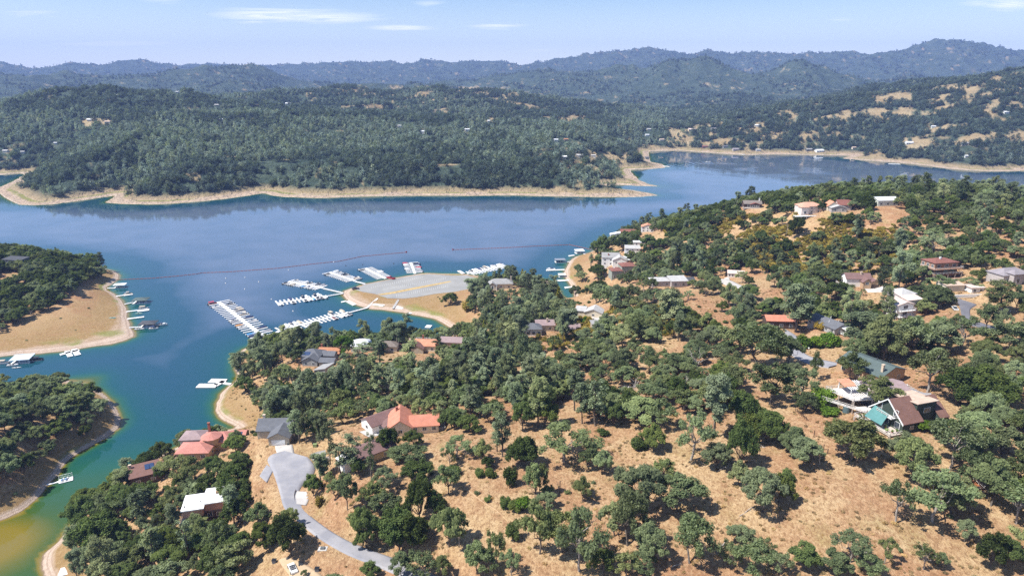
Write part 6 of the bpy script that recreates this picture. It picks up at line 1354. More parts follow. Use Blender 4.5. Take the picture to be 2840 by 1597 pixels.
def boat_parts(kind, c):
    """list of (part name, mesh); bow towards +x, water line at z = 0"""
    out = []
    hm = {'white': M_HULLW, 'navy': M_HULLB, 'black': M_HULLK, 'maroon': M_HULLR, 'tan': M_HULLT}
    if kind == 'pontoon':
        for s in (-1, 1): out.append(('pontoon_float', MB().ngon(8, .36, -3.4, 3.2, .30).mesh('pontoon_float', M_ALU)))
        for i in (0, 1):
            me = out[i][1]; s = (-1, 1)[i]
            co = np.zeros(len(me.vertices) * 3); me.vertices.foreach_get('co', co); co = co.reshape(-1, 3)
            me.vertices.foreach_set('co', np.stack([co[:, 2], co[:, 0] + s * .82, co[:, 1] + .05], 1).astype(np.float32).ravel()); me.update()
        out.append(('deck', MB().box(-3.5, 3.3, -1.22, 1.22, .38, .50).mesh('deck', M_SEAT)))
        f = MB(); [f.box(*b) for b in ((-3.4, 3.1, -1.2, -1.14, .5, 1.15), (-3.4, 3.1, 1.14, 1.2, .5, 1.15), (-3.4, -3.34, -1.14, 1.14, .5, 1.15), (3.04, 3.1, -1.14, 1.14, .5, 1.1))]
        out.append(('fence_panels', f.mesh('fence_panels', hm.get(c, M_HULLW))))
        out.append(('bench', MB().box(-3.2, -2.4, -1.1, 1.1, .5, 1.0).mesh('bench', M_SEAT))); out.append(('bow_bench', MB().box(1.6, 2.9, -1.1, -.5, .5, .95).mesh('bow_bench', M_SEAT)))
        k = MB(); k.box(-3.0, 1.2, -1.2, 1.2, 2.25, 2.36); [k.bar((x, y, 1.1), (x * .9, y, 2.3), .03) for x in (-2.7, .9) for y in (-1.15, 1.15)]
        out.append(('canopy', k.mesh('canopy', CAN[{'white': 'tan', 'navy': 'navy', 'black': 'black', 'maroon': 'red', 'tan': 'white'}.get(c, 'white')])))
        out.append(('outboard_motor', MB().box(-4.1, -3.5, -.22, .22, .1, 1.2).box(-3.95, -3.7, -.08, .08, -.6, .1).mesh('outboard_motor', M_MOTOR)))
    else:
        L, B, Hh = (6.4, 2.3, .85) if kind != 'cruiser' else (8.2, 2.7, 1.15)
        out.append(('hull', hull(L, B, Hh).mesh('hull', hm.get(c, M_HULLW))))
        if kind == 'covered':
            q = MB(); b = []
            for i in range(6):
                s = i / 5; x = -L / 2 * .96 + L * .93 * s; w = B / 2 * (1.02 - max(0, (s - .5) / .5) ** 2.3 * .9); t_ = Hh + .08 + .55 * math.sin(math.pi * min(1, .25 + .7 * s)) * (1 - .4 * s); b.append([(x, -w, Hh * .95), (x, -w * .5, t_), (x, w * .5, t_), (x, w, Hh * .95)])
            for r in b: q.V += r
            for i in range(5):
                for j in range(3): q.F.append((i * 4 + j, i * 4 + j + 1, i * 4 + 5 + j, i * 4 + 4 + j)[::-1])
            q.F.append((0, 1, 2, 3)); out.append(('boat_cover', q.mesh('boat_cover', CAN[c if c in CAN else 'navy'])))
        else:
            out.append(('seats', MB().box(-2.2, -1.4, -.85, .85, .42, .95).mesh('seats', M_SEATG if c in ('black', 'navy') else M_SEAT))); out.append(('helm_seat', MB().box(-.6, 0, .25, .8, .42, 1.1).mesh('helm_seat', M_SEATG)))
            out.append(('engine_cover', MB().box(-2.95, -2.25, -.8, .8, .42, .98).mesh('engine_cover', M_HULLW)))
            out.append(('windshield', MB().hexa([(.5, -.95, Hh), (.56, -.95, Hh), (.56, .95, Hh), (.5, .95, Hh), (.12, -.85, Hh + .5), (.18, -.85, Hh + .5), (.18, .85, Hh + .5), (.12, .85, Hh + .5)]).mesh('windshield', M_SCREEN)))
            if kind in ('bimini', 'cruiser'):
                k = MB(); k.box(-1.8, .6, -1.0, 1.0, 2.15, 2.24); [k.bar((x, y, Hh), (x * .9, y, 2.2), .03) for x in (-1.7, .5) for y in (-1.02, 1.02)]
                out.append(('canopy', k.mesh('canopy', CAN[{'white': 'navy', 'navy': 'black', 'black': 'black', 'maroon': 'white', 'tan': 'tan'}[c]])))
            if kind == 'cruiser': out.append(('cabin', MB().box(.7, 2.6, -.95, .95, 1.1, 1.75).mesh('cabin', M_HULLW)))
        out.append(('outboard_motor', MB().box(-L / 2 - .55, -L / 2 - .02, -.2, .2, .15, 1.1).box(-L / 2 - .4, -L / 2 - .15, -.07, .07, -.5, .15).mesh('outboard_motor', M_MOTOR)))
    return out
BOATS = {}
BLOOK = {('pontoon', 'white'): 'white pontoon boat with tan canopy', ('pontoon', 'navy'): 'navy pontoon boat', ('pontoon', 'maroon'): 'maroon pontoon boat with red canopy', ('pontoon', 'black'): 'black pontoon boat', ('runabout', 'white'): 'white open runabout', ('runabout', 'black'): 'black open runabout', ('runabout', 'maroon'): 'maroon open runabout', ('bimini', 'white'): 'white boat with navy canopy', ('bimini', 'navy'): 'navy boat with black canopy', ('bimini', 'tan'): 'tan boat with tan canopy',
         ('covered', 'navy'): 'white boat under navy cover', ('covered', 'blue'): 'white boat under blue cover', ('covered', 'tan'): 'tan covered boat', ('covered', 'orange'): 'boat under orange cover', ('covered', 'white'): 'white covered boat', ('covered', 'grey'): 'white boat under grey cover', ('covered', 'red'): 'boat under red cover', ('cruiser', 'white'): 'large white cabin boat'}
def boat(kind, c, loc, ang, label, group='boats moored at the marina'):
    if (kind, c) not in BOATS: BOATS[(kind, c)] = boat_parts(kind, c)
    e = empty('motorboat' if kind != 'pontoon' else 'pontoon_boat', loc, ang); tag(e, label, 'boat', group)
    for nm, me in BOATS[(kind, c)]: link(bpy.data.objects.new(nm, me), e)
    return e
KIND_SEQ = [('pontoon', 'white'), ('covered', 'navy'), ('runabout', 'white'), ('bimini', 'white'), ('covered', 'white'), ('runabout', 'black'), ('pontoon', 'navy'), ('covered', 'grey'), ('cruiser', 'white'), ('bimini', 'navy'), ('covered', 'tan'), ('pontoon', 'black'), ('runabout', 'maroon'), ('bimini', 'tan'), ('covered', 'blue')]
RB = np.random.default_rng(21); _bk = [0]
def dock(nm, label, a, b, n, ll, lr, boats_l, boats_r, ww=2.2, fw=1.15):
    """a: outer end, b: shore end (pixels at lake level); n fingers a side, lengths left and right; boats: {slip: (kind, colour)}"""
    A, Bp = P(*a)[:2], P(*b)[:2]; d = Bp - A; L = np.linalg.norm(d); d /= L; nrm = np.array([-d[1], d[0]])
    ang = math.atan2(d[1], d[0])
    root = tag(empty('boat_dock', (A[0], A[1], 0), ang), label, 'dock', 'floating boat docks')
    MB().box(0, L, -ww / 2, ww / 2, .12, .5).build('walkway', M_DOCK, root)
    MB().box(.1, L - .1, -ww / 2 + .1, ww / 2 - .1, -.25, .118).build('float', M_FLOAT, root)
    sp = (L - .6) / n
    ml_ = MB().box(-fw / 2, fw / 2, ww / 2, ww / 2 + ll, .16, .46).mesh('finger', M_DOCK); mr_ = MB().box(-fw / 2, fw / 2, -ww / 2 - lr, -ww / 2, .16, .46).mesh('finger', M_DOCK)
    for i in range(n):
        for me_, on in ((ml_, ll > 0), (mr_, lr > 0)):
            if on: o = link(bpy.data.objects.new('finger', me_), root); o.location = (.4 + sp * i, 0, 0)
    for sgn, bl, ln in ((1, boats_l, ll), (-1, boats_r, lr)):
        for slot, kc in bl.items():
            if kc is None: kc = KIND_SEQ[_bk[0] % len(KIND_SEQ)]; _bk[0] += 1
            s_ = .4 + sp * (slot + .5); o_ = ww / 2 + 3.9
            p = A + d * s_ + nrm * sgn * o_
            boat(kc[0], kc[1], (p[0], p[1], 0), ang + (-sgn) * math.pi / 2 + RB.normal() * .02, '%s, %s slip, %s of %s' % (BLOOK[kc], ordinal(slot), {1: 'right side', -1: 'left side'}[sgn], nm))
    return root
def S(*k): return {i: None for i in k}
dA = S(2, 6, 7, 9, 11, 13, 17); dA[6] = ('pontoon', 'white'); dA[2] = ('bimini', 'navy'); dA[9] = ('bimini', 'tan'); dA[17] = ('covered', 'navy'); dA[19] = ('covered', 'grey')
dAl = {0: ('pontoon', 'maroon'), 2: ('runabout', 'white'), 11: ('bimini', 'white'), 12: ('covered', 'grey'), 14: ('covered', 'orange'), 15: ('runabout', 'white'), 19: ('covered', 'blue'), 20: ('covered', 'navy'), 21: ('runabout', 'white')}
dock('long outer dock', 'longest white finger dock slanting toward the wooded point', (606, 838), (735, 937), 22, 7.6, 7.2, dA, dAl, 2.8)
dock('shore-linked dock', 'finger dock joined to the beach by a long ramp', (775, 917), (966, 867), 17, 6.0, 6.8, {2: ('covered', 'white'), 3: ('bimini', 'white'), 4: ('covered', 'white'), 5: ('covered', 'tan'), 13: ('pontoon', 'white'), 16: ('covered', 'tan')}, {5: ('runabout', 'white'), 6: ('covered', 'grey'), 12: ('runabout', 'maroon'), 14: ('covered', 'white'), 15: ('runabout', 'white'), 16: ('runabout', 'black')})
dock('middle short dock', 'short finger dock of dark boats in mid marina', (768, 842), (906, 821), 12, 5.6, 6.0, {3: ('covered', 'navy'), 6: ('bimini', 'navy'), 7: ('covered', 'white'), 9: ('bimini', 'navy'), 10: ('covered', 'white')}, {0: ('covered', 'white'), 3: ('runabout', 'black'), 6: ('runabout', 'black'), 7: ('covered', 'white'), 8: ('covered', 'blue'), 9: ('bimini', 'navy'), 10: ('runabout', 'black'), 11: ('covered', 'white')})
dock('left crowded dock', 'crowded finger dock left of the car park', (799, 782), (897, 799.5), 17, 6.5, 6.5, {1: ('runabout', 'white'), 6: ('covered', 'white'), 8: ('runabout', 'black'), 12: ('bimini', 'navy'), 14: ('covered', 'grey')}, {0: ('runabout', 'black'), 2: ('runabout', 'white'), 3: ('covered', 'white'), 4: ('covered', 'tan'), 5: ('runabout', 'white'), 9: ('covered', 'blue'), 12: ('bimini', 'white'), 13: ('covered', 'white')})
dock('second upper dock', 'finger dock with long head float beyond the crowded one', (914, 756), (985, 780), 14, 6.5, 6.5, {0: ('covered', 'white'), 2: ('runabout', 'white'), 5: ('bimini', 'navy'), 6: ('runabout', 'black'), 11: ('cruiser', 'white'), 12: ('covered', 'tan'), 13: ('covered', 'grey')}, {1: ('runabout', 'black'), 2: ('runabout', 'white')})
dock('nearly empty dock', 'nearly empty finger dock by the red pickup', (1013, 745), (1070, 773.5), 15, 6.3, 6.3, {6: ('covered', 'white'), 7: ('covered', 'white')}, {0: ('runabout', 'white'), 1: ('runabout', 'black')})
dock('uppermost dock', 'small finger dock farthest out with red boat covers', (1139, 729), (1151, 760), 11, 6.2, 6.2, {1: ('runabout', 'black'), 2: ('covered', 'navy'), 5: ('covered', 'red'), 9: ('covered', 'grey')}, {0: ('covered', 'red'), 2: ('covered', 'white'), 6: ('covered', 'white')})
dock('right hand dock', 'dock full of slanting white boats beyond the mansion trees', (1404, 738), (1296, 760), 14, 6.0, 6.0, {}, {0: ('cruiser', 'white'), 1: ('covered', 'white'), 2: ('runabout', 'white'), 3: ('cruiser', 'white'), 5: ('covered', 'white'), 6: ('pontoon', 'white'), 7: ('runabout', 'white'), 8: ('covered', 'navy'), 9: ('covered', 'white'), 10: ('covered', 'white'), 11: ('runabout', 'black')})
def ramp(label, pts, zs, w=1.6, mat=None, nm='gangway', cat='gangway'):
    q = [np.array([*P(u, v, z)[:2], z]) for (u, v), z in zip(pts, zs)]
    e = tag(empty(nm, q[0]), label, cat, 'gangways and loose floats')
    for a, b in zip(q[:-1], q[1:]):
        d = b - a; L = np.linalg.norm(d[:2]); k = np.array([-d[1], d[0], 0]) / L * w / 2; o = q[0]
        MB().hexa([a - k - o - (0, 0, .3), b - k - o - (0, 0, .3), b + k - o - (0, 0, .3), a + k - o - (0, 0, .3), a - k - o, b - k - o, b + k - o, a + k - o]).build('segment', mat or M_DOCK, e)
        if w < 2.2:
            for s in (-1, 1): MB().bar(a + k * s * .95 - o + (0, 0, .9), b + k * s * .95 - o + (0, 0, .9), .05).build('handrail', M_ALU, e)
    return e
ramp('white ramp climbing the dry bank from the shore-linked dock', [(966, 867), (1018, 853), (1047, 827)], [.5, .9, 2.3]); ramp('gangway tying the middle short dock to the car park tip', [(906, 821), (952, 813)], [.5, 1.0]); ramp('gangway tying the crowded dock to the car park tip', [(897, 799.5), (952, 812)], [.5, 1.0])
ramp('gangway from the second upper dock to the car park', [(985, 780), (1013, 787)], [.5, 1.6]); ramp('walkway linking the longest dock to the shore-linked dock', [(735, 937), (775, 917)], [.45, .45], 2.4); ramp('grey ramp lying on the bank behind two stranded floats', [(1090, 855), (1105, 831)], [1.6, 2.4], 1.6, M_RAMP)
def floats(label, lst, z=.1, h=.5):
    q0 = P(*lst[0][0], 0); e = tag(empty('floating_platform', (q0[0], q0[1], z)), label, 'float', 'gangways and loose floats')
    for (a, b, w) in [(l[0], l[1], l[2]) for l in lst]:
        A, B_ = P(*a)[:2] - q0[:2], P(*b)[:2] - q0[:2]; d = B_ - A; k = np.array([-d[1], d[0]]) / np.linalg.norm(d) * w / 2
        c = [A - k, B_ - k, B_ + k, A + k]; MB().hexa([(*p, 0) for p in c] + [(*p, h) for p in c]).build('platform', M_DOCK, e)
    return e
floats('stranded white float on the bank right of the long ramp', [((1036, 848), (1065, 852), 4)], 1.1); floats('pair of stranded white floats farther along the bank', [((1100, 853), (1142, 855), 3.4), ((1098, 858), (1118, 859.5), 3)], 1.0); floats('narrow white float half in the water off the bank', [((1124, 876), (1146, 866), 2.6)], .1)
floats('bent white float moored off the car park tip', [((947, 839), (963, 836), 2.4), ((963, 836), (984, 847), 3.0)]); floats('small square swimming raft in the cove', [((1181, 906), (1196, 907), 5)]); floats('stub float beside the slanting white boats', [((1272, 752), (1286, 760), 3)])
floats('white cross-shaped float off the left point', [((167, 985), (220, 972), 3), ((186, 975), (196, 990), 3), ((205, 970), (217, 986), 3.4)]); floats('U-shaped white swim dock off the sandy tip', [((582, 1057), (626, 1058), 5), ((548, 1071), (602, 1071), 5), ((598, 1070), (622, 1058), 3.5), ((612, 1062), (640, 1067), 2)])
def boathouse(nm, label, u, v, ang, L, Wd, roofk, roofc, hgt=3.0, gang=None, boats=(), wall=False):
    p = P(u, v, 0); e = tag(empty('boathouse', p, math.radians(ang)), label, 'boathouse', 'private docks and boathouses')
    MB().box(-L / 2, L / 2, -Wd / 2, -Wd / 2 + 1.2, .1, .45).build('deck', M_DOCK, e); MB().box(-L / 2, L / 2, Wd / 2 - 1.2, Wd / 2, .1, .45).build('deck', M_DOCK, e); MB().box(-L / 2, -L / 2 + 1.4, -Wd / 2 + 1.2, Wd / 2 - 1.2, .1, .45).build('deck', M_DOCK, e)
    for x in (-L / 2 + .3, 0, L / 2 - .3):
        for y in (-Wd / 2 + .3, Wd / 2 - .3): MB().box(x - .1, x + .1, y - .1, y + .1, .45, hgt).build('post', M_TRIM, e)
    roof_mesh(roofk, -L / 2, L / 2, -Wd / 2, Wd / 2, hgt, 1.5 if roofk == 'hip' else .5, .3).build('roof', roofc, e)
    a = math.radians(ang)
    for i, (k, c, ox, oy, lab) in enumerate(boats): boat(k, c, (p[0] + ox * math.cos(a) - oy * math.sin(a), p[1] + ox * math.sin(a) + oy * math.cos(a), 0), a, lab, 'boats at private docks')
    if gang: ramp('gangway of the ' + nm, gang, [.45, .7])
    return e
boathouse('white canopy dock', 'white-roofed boat canopy nearest the red boom', 334, 797, 10, 9, 6, 'flat', M_TRIM, 2.6, [(318, 799), (297, 799)], [('runabout', 'white', 0, 0, 'white boat under the canopy nearest the boom')])
boathouse('green boathouse', 'boathouse with dark green hip roof off the left point', 392, 839, 8, 11, 8.5, 'hip', RM('green'), 2.8, [(370, 838), (346, 843)])
boathouse('black boathouse', 'boathouse with black hip roof and boats around it', 413, 905, 8, 11, 9, 'hip', RM('char'), 2.8, [(388, 906), (358, 908)], [('bimini', 'white', 5.5, -6.2, 'canopied boat in front of the black boathouse'), ('runabout', 'white', -4, -6.4, 'white boat at the front corner of the black boathouse'), ('cruiser', 'white', 8.5, 1, 'white cabin boat beside the black boathouse')])
boathouse('blue canopy dock', 'pale blue roofed boat canopy at the left edge', 64, 1002, 12, 11, 9, 'shedF', plain('pale_blue_roof', (.48, .55, .60), .6, .08), 2.6, [(50, 994), (42, 984)], [('pontoon', 'black', 8.2, 0, 'dark pontoon boat right of the pale blue canopy'), ('pontoon', 'white', -10.5, -1.5, 'white pontoon boat at the left edge by the blue canopy'), ('runabout', 'white', -3, -6.5, 'white runabout before the pale blue canopy')])
boathouse('channel canopy', 'white canopied dock at the boom end', 1607, 702, 12, 9, 7, 'shedF', M_TRIM, 2.8, [(1618, 704), (1632, 704)], [('runabout', 'white', 0, 0, 'white boat under the canopy at the boom end')])
boathouse('silver canopy', 'long silver roofed boat lift in the channel mouth', 1553, 727, 6, 10, 6, 'flat', M_ALU, 2.7, [(1570, 727), (1584, 725)], [('pontoon', 'navy', 0, 0, 'navy pontoon boat in the silver lift')])
boathouse('little canopy', 'little white boat canopy beside the channel beach', 1558, 768, 4, 6, 5, 'flat', M_TRIM, 2.4, [(1566, 768), (1574, 767)])
boat('cruiser', 'white', (*P(1528, 748)[:2], 0), 3.1, 'long white houseboat moored in the channel', 'boats at private docks'); floats('dock beside the long white houseboat', [((1515, 751), (1566, 749), 3)])
floats('low white dock below the little canopy', [((1538, 780), (1580, 778), 4)]); floats('short white dock at the channel end', [((1567, 799), (1587, 797), 3.5)]); floats('small white float just below the boom end', [((1578, 711), (1593, 709), 3)])
floats('open white dock between canopy and green boathouse', [((322, 823), (345, 820), 2), ((343, 820), (368, 816), 5)]); boat('bimini', 'tan', (*P(357, 817)[:2], .3), .3, 'small tan-topped boat on the open white dock', 'boats at private docks')
floats('white dock between the two hip-roofed boathouses', [((350, 866), (382, 862), 2), ((382, 864), (414, 860), 4.5)]); boat('pontoon', 'white', (*P(399, 857)[:2], .1), .15, 'white pontoon between the two hip-roofed boathouses', 'boats at private docks')
floats('slim dock just above the black boathouse', [((353, 886), (400, 880), 2.4)])
def kayak(label, u, v, z, ang, col):
    m = MB(); n = 7
    for i in range(n):
        s = i / (n - 1); w = .42 * math.sin(math.pi * (.04 + .92 * s)); m.V += [(-1.9 + 3.8 * s, -w, .28), (-1.9 + 3.8 * s, 0, 0 + .2 * abs(2 * s - 1) ** 3), (-1.9 + 3.8 * s, w, .28), (-1.9 + 3.8 * s, 0, .36)]
    for i in range(n - 1):
        for j in range(4): m.F.append((i * 4 + j, i * 4 + (j + 1) % 4, i * 4 + 4 + (j + 1) % 4, i * 4 + 4 + j))
    p = P(u, v, z); e = tag(empty('kayak', p, ang), label, 'kayak'); e.scale = (1.4, 1.4, 1.4); m.build('hull', col, e); MB().ngon(8, .26, .31, .39, cx=-.1).build('cockpit', M_MOTOR, e)
kayak('aqua kayak lying on the left beach', 312, 882, 2.0, .1, plain('aqua_plastic', (.10, .45, .50), .5)); kayak('pale green kayak floating above the black boathouse', 385, 870, 0, .1, plain('mint_plastic', (.45, .60, .50), .5)); kayak('white paddle craft by the pale blue canopy', 46, 1020, 0, .2, M_HULLW)
# dock with rail frame and jet skis in the green arm
A_ = P(130, 1345)[:2]; B2 = P(203, 1327)[:2]; an = math.atan2(*(B2 - A_)[::-1]); Ld = float(np.linalg.norm(B2 - A_))
e = tag(empty('boat_dock', (*A_, 0), an), 'small dock with rail frame in the green arm', 'dock', 'private docks and boathouses')
MB().box(0, Ld * .5, -.6, .6, .1, .4).build('walkway', M_DOCK, e); MB().box(Ld * .45, Ld, -1.9, 1.9, .102, .42).build('platform', M_DOCK, e)
for i in range(5): MB().box(Ld * .46 + i * Ld * .13, Ld * .46 + i * Ld * .13 + .1, 1.7, 1.8, .42, 2.2).build('frame_post', M_TRIM, e)
MB().box(Ld * .45, Ld, 1.68, 1.82, 2.2, 2.3).build('frame_rail', M_TRIM, e); MB().box(Ld * .45, Ld, 1.70, 1.80, 1.3, 1.38).build('frame_rail', M_TRIM, e)
for i in (0, 1):
    js = tag(empty('jet_ski', (A_[0] + math.cos(an) * (Ld * .6 + i * 1.5), A_[1] + math.sin(an) * (Ld * .6 + i * 1.5), .42), an + 1.2), ('%s jet ski parked on the small dock in the green arm' % ('left hand', 'right hand')[i]), 'jet ski', 'jet skis on the dock')
    MB().hexa([(-1.4, -.45, .1), (1.1, -.45, .1), (1.1, .45, .1), (-1.4, .45, .1), (-1.4, -.5, .5), (1.5, -.2, .6), (1.5, .2, .6), (-1.4, .5, .5)]).build('hull', M_HULLW, js); MB().box(-1.1, .1, -.2, .2, .5, .85).build('seat', CAN['blue'], js); MB().bar((.3, -.35, 1.0), (.3, .35, 1.0), .04).build('handlebar', M_MOTOR, js)
# log booms
M_BOOM = plain('red_boom', (.27, .10, .09), .7, .15)
def boom(label, pts):
    W_ = np.array([P(u, v, 0)[:2] for u, v in pts]); t = np.concatenate([[0], np.cumsum(np.linalg.norm(np.diff(W_, axis=0), axis=1))]); n = int(t[-1] / 3.3)
    e = tag(empty('float_boom', (*W_[0], 0)), label, 'boom', 'red float booms across the lake'); me = MB().ngon(6, .30, -1.45, 1.45).mesh('float', M_BOOM)
    co = np.zeros(len(me.vertices) * 3); me.vertices.foreach_get('co', co); co = co.reshape(-1, 3)[:, [2, 0, 1]].copy(); co[:, 2] += .15; me.vertices.foreach_set('co', co.astype(np.float32).ravel()); me.update()
    for i in range(n):
        s = (i + .5) / n * t[-1]; k = min(np.searchsorted(t, s) - 1, len(t) - 2); f = (s - t[k]) / (t[k + 1] - t[k]); q = W_[k] + (W_[k + 1] - W_[k]) * f; d = W_[k + 1] - W_[k]
        o = link(bpy.data.objects.new('float', me), e); o.location = (q[0] - W_[0][0], q[1] - W_[0][1], 0); o.rotation_euler = (0, 0, math.atan2(d[1], d[0]))
    for q in (W_[-1],): o = MB().ngon(8, .9, -.2, 1.3, .6).build('end_buoy', M_HULLR, e); o.location = (q[0] - W_[0][0], q[1] - W_[0][1], 0)
boom('long red float boom curving from the left point', [(300, 777), (330, 776), (420, 772), (500, 765), (545, 760), (560, 757), (640, 754), (773, 744), (870, 732), (940, 725), (1005, 711), (1060, 706), (1127, 700)])
boom('shorter red float boom ending near the channel canopy', [(1642, 693), (1580, 679), (1480, 683), (1410, 687), (1256, 693)])
BU = [('white', 679, 802), ('white', 718, 782), ('white', 627, 772), ('white', 753, 830), ('white', 813, 863), ('white', 800, 749), ('white', 926, 727), ('white', 626, 786), ('dark', 959, 737), ('dark', 1006, 734), ('dark', 1092, 731), ('white', 680, 770)]
BWH = ['off the head of the longest dock', 'midway between the longest dock and the boom', 'close under the long boom at left', 'off the middle short dock', 'between the shore-linked and middle docks', 'under the boom above the crowded dock', 'nearest the boom at upper middle', 'left of the longest dock head', 'beyond the second upper dock', 'beyond the nearly empty dock', 'left of the uppermost dock', 'under the boom, middle left']
for (c, u, v), wlab in zip(BU, BWH):
    e = tag(empty('mooring_buoy', (*P(u, v)[:2], 0)), f'{c} mooring buoy {wlab}', 'buoy', 'mooring buoys'); MB().ngon(8, .55, -.2, .55, .5).build('ball', M_HULLW if c == 'white' else M_MOTOR, e, True); MB().ngon(6, .10, .55, .9).build('top_ring', M_ALU, e)
# far water
e = boat('runabout', 'white', (*P(1964, 450)[:2], 0), 3.0, 'speedboat cutting a curved wake in the far inlet', 'boats on the far water'); e.scale = (1.6, 1.6, 1.6)
e = boat('pontoon', 'white', (*P(2834, 470)[:2], 0), .4, 'white boat by the far beach at right edge', 'boats on the far water'); e.scale = (1.5, 1.5, 1.5)
floats('small dock on the far inlet beach', [((2464, 455), (2496, 456), 6)]); floats('dark float moored off the far sandy point', [((1838, 461), (1858, 463), 5)]); floats('thin white dock below far beach houses', [((2030, 427), (2066, 429), 6)])
boat('runabout', 'white', (*P(0, 1068)[:2], 0), 1.2, 'white boat behind the oaks at the left edge', 'boats at private docks')
boathouse('beached canopy', 'white canopy on the sand at the bottom left spit', 197, 1596, 20, 6, 4, 'flat', M_TRIM, 2.2)
# ------------------------------------------------------------------ vehicles and small things on the ground
def tyre(parent, x, y, r=.36):
    m = MB().ngon(10, r, -.13, .13)
    m.V = [(a + x, c + y, b + r) for a, b, c in m.V]; o = m.build('wheel', M_MOTOR, parent); k = MB().ngon(8, r * .55, -.145, .145); k.V = [(a + x, c + y, b + r) for a, b, c in k.V]; k.build('rim', M_ALU, o)
def vehicle(kind, col, u, v, ang, label, z=None, sc=1.0, p=None):
    p = (hit(u, v) if z is None else P(u, v, z)) if p is None else p; e = tag(empty('parked_car' if kind != 'pickup' else 'pickup_truck', (p[0], p[1], p[2] + .04), math.radians(ang)), label, 'car' if kind != 'pickup' else 'pickup', 'parked vehicles'); e.scale = (sc,) * 3
    L, Wd = (4.7, 1.85) if kind != 'pickup' else (5.6, 2.0); m = MB()
    prof = [(-L / 2, .35), (-L / 2, .85), (-L / 2 + .15, .98), (L * .18, .98), (L / 2 - .15, .86), (L / 2, .65), (L / 2, .35)]
    n = len(prof); m.V += [(x, -Wd / 2, z_) for x, z_ in prof] + [(x, Wd / 2, z_) for x, z_ in prof]; m.F += [tuple(range(n)), tuple(reversed(range(n, 2 * n)))] + [(i, n + i, n + (i + 1) % n, (i + 1) % n) for i in range(n)]
    m.build('body', col, e)
    if kind == 'open': MB().box(-1.3, .5, -.78, .78, .985, 1.0).build('interior', M_SEATG, e); MB().hexa([(.7, -.8, .98), (.76, -.8, .98), (.76, .8, .98), (.7, .8, .98), (.3, -.72, 1.45), (.36, -.72, 1.45), (.36, .72, 1.45), (.3, .72, 1.45)]).build('windshield', M_SCREEN, e); [MB().box(x, x + .5, y, y + .5, 1.0, 1.3).build('seat', M_SEATG, e) for x in (-.4, -1.2) for y in (-.6, .1)]
    else:
        a, b = (-1.6, .9) if kind == 'car' else (-.4, 1.5)
        MB().hexa([(a, -.85, .98), (b, -.85, .98), (b, .85, .98), (a, .85, .98), (a + .4, -.68, 1.5), (b - .6, -.68, 1.5), (b - .6, .68, 1.5), (a + .4, .68, 1.5)]).build('window_band', M_SCREEN, e); MB().box(a + .35, b - .55, -.7, .7, 1.5, 1.56).build('roof', col, e)
        if kind == 'pickup': MB().box(-2.6, -.5, -.8, .8, .985, 1.0).build('cargo_bed', M_MOTOR, e)
    for x in (-L * .31, L * .31):
        for y in (-Wd / 2, Wd / 2): tyre(e, x, y)
    return e
vehicle('open', M_HULLW, 812, 1580, 122, 'white open-topped car on the dirt track at the bottom edge')
vehicle('pickup', plain('red_paint', (.42, .02, .03), .3, .05, spec=.5), 1084, 773, 150, 'red pickup at the waterside edge of the car park', 2.16, 1.5)
vehicle('car', plain('dark_paint', (.05, .04, .07), .3, .05, spec=.5), 986, 802, 15, 'dark car with open doors at the car park tip', 2.1, 1.3)
vehicle('pickup', plain('black_paint', (.015, .015, .017), .3, .05, spec=.5), 2018, 762, 80, 'black pickup beside the pink-white cottage', None, 1.2)
vehicle('car', M_HULLW, 2684, 806, 20, 'white car at the flat carport by the dark road'); vehicle('pickup', M_HULLW, 2648, 858, 70, 'white pickup under the pine beside the dark road')
vehicle('car', M_HULLW, 1958, 790, 30, 'white car among oaks along the light street'); vehicle('car', M_HULLR, 1366, 797, 15, 'maroon car before the marina point mansion')
p = hit(2397, 950); bt = boat('covered', 'white', (p[0], p[1], p[2] + .7), 2.2, 'white covered boat on a trailer among the pines', 'boats on land')
tr = tag(empty('boat_trailer', (p[0], p[1], p[2] + .02), 2.2), 'trailer carrying the white covered boat among pines', 'trailer'); MB().box(-2.6, 3.8, -.08, .08, .35, .45).box(-1.6, -1.4, -1.1, 1.1, .352, .44).build('frame', M_ALU, tr); [tyre(tr, -1.5, y, .3) for y in (-1.1, 1.1)]
def thing_at(name, label, cat, u, v, group=None): 
    p = hit(u, v); return tag(empty(name, p), label, cat, group)
def logp(label, u0, v0, u1, v1, r=.22):
    a, b = hit(u0, v0), hit(u1, v1); e = tag(empty('fallen_log', a), label, 'log', 'fallen logs on the slope'); t = Tubes(); R = np.random.default_rng(int(u0)); q = b - a + np.array([0, 0, r]); t.branch(R, (0, 0, r), q, r, r * .5, .06, 4)
    for k in range(3):
        m_ = q * R.uniform(.3, .9); t.branch(R, m_, m_ + np.array([R.normal() * .9, R.normal() * .9, R.uniform(.2, 1.0)]), r * .4, r * .1, .1, 2)
    link(bpy.data.objects.new('trunk', mesh_np('trunk', np.array(t.V), np.array(t.F), M_DEAD, True)), e)
S_ = 1.814
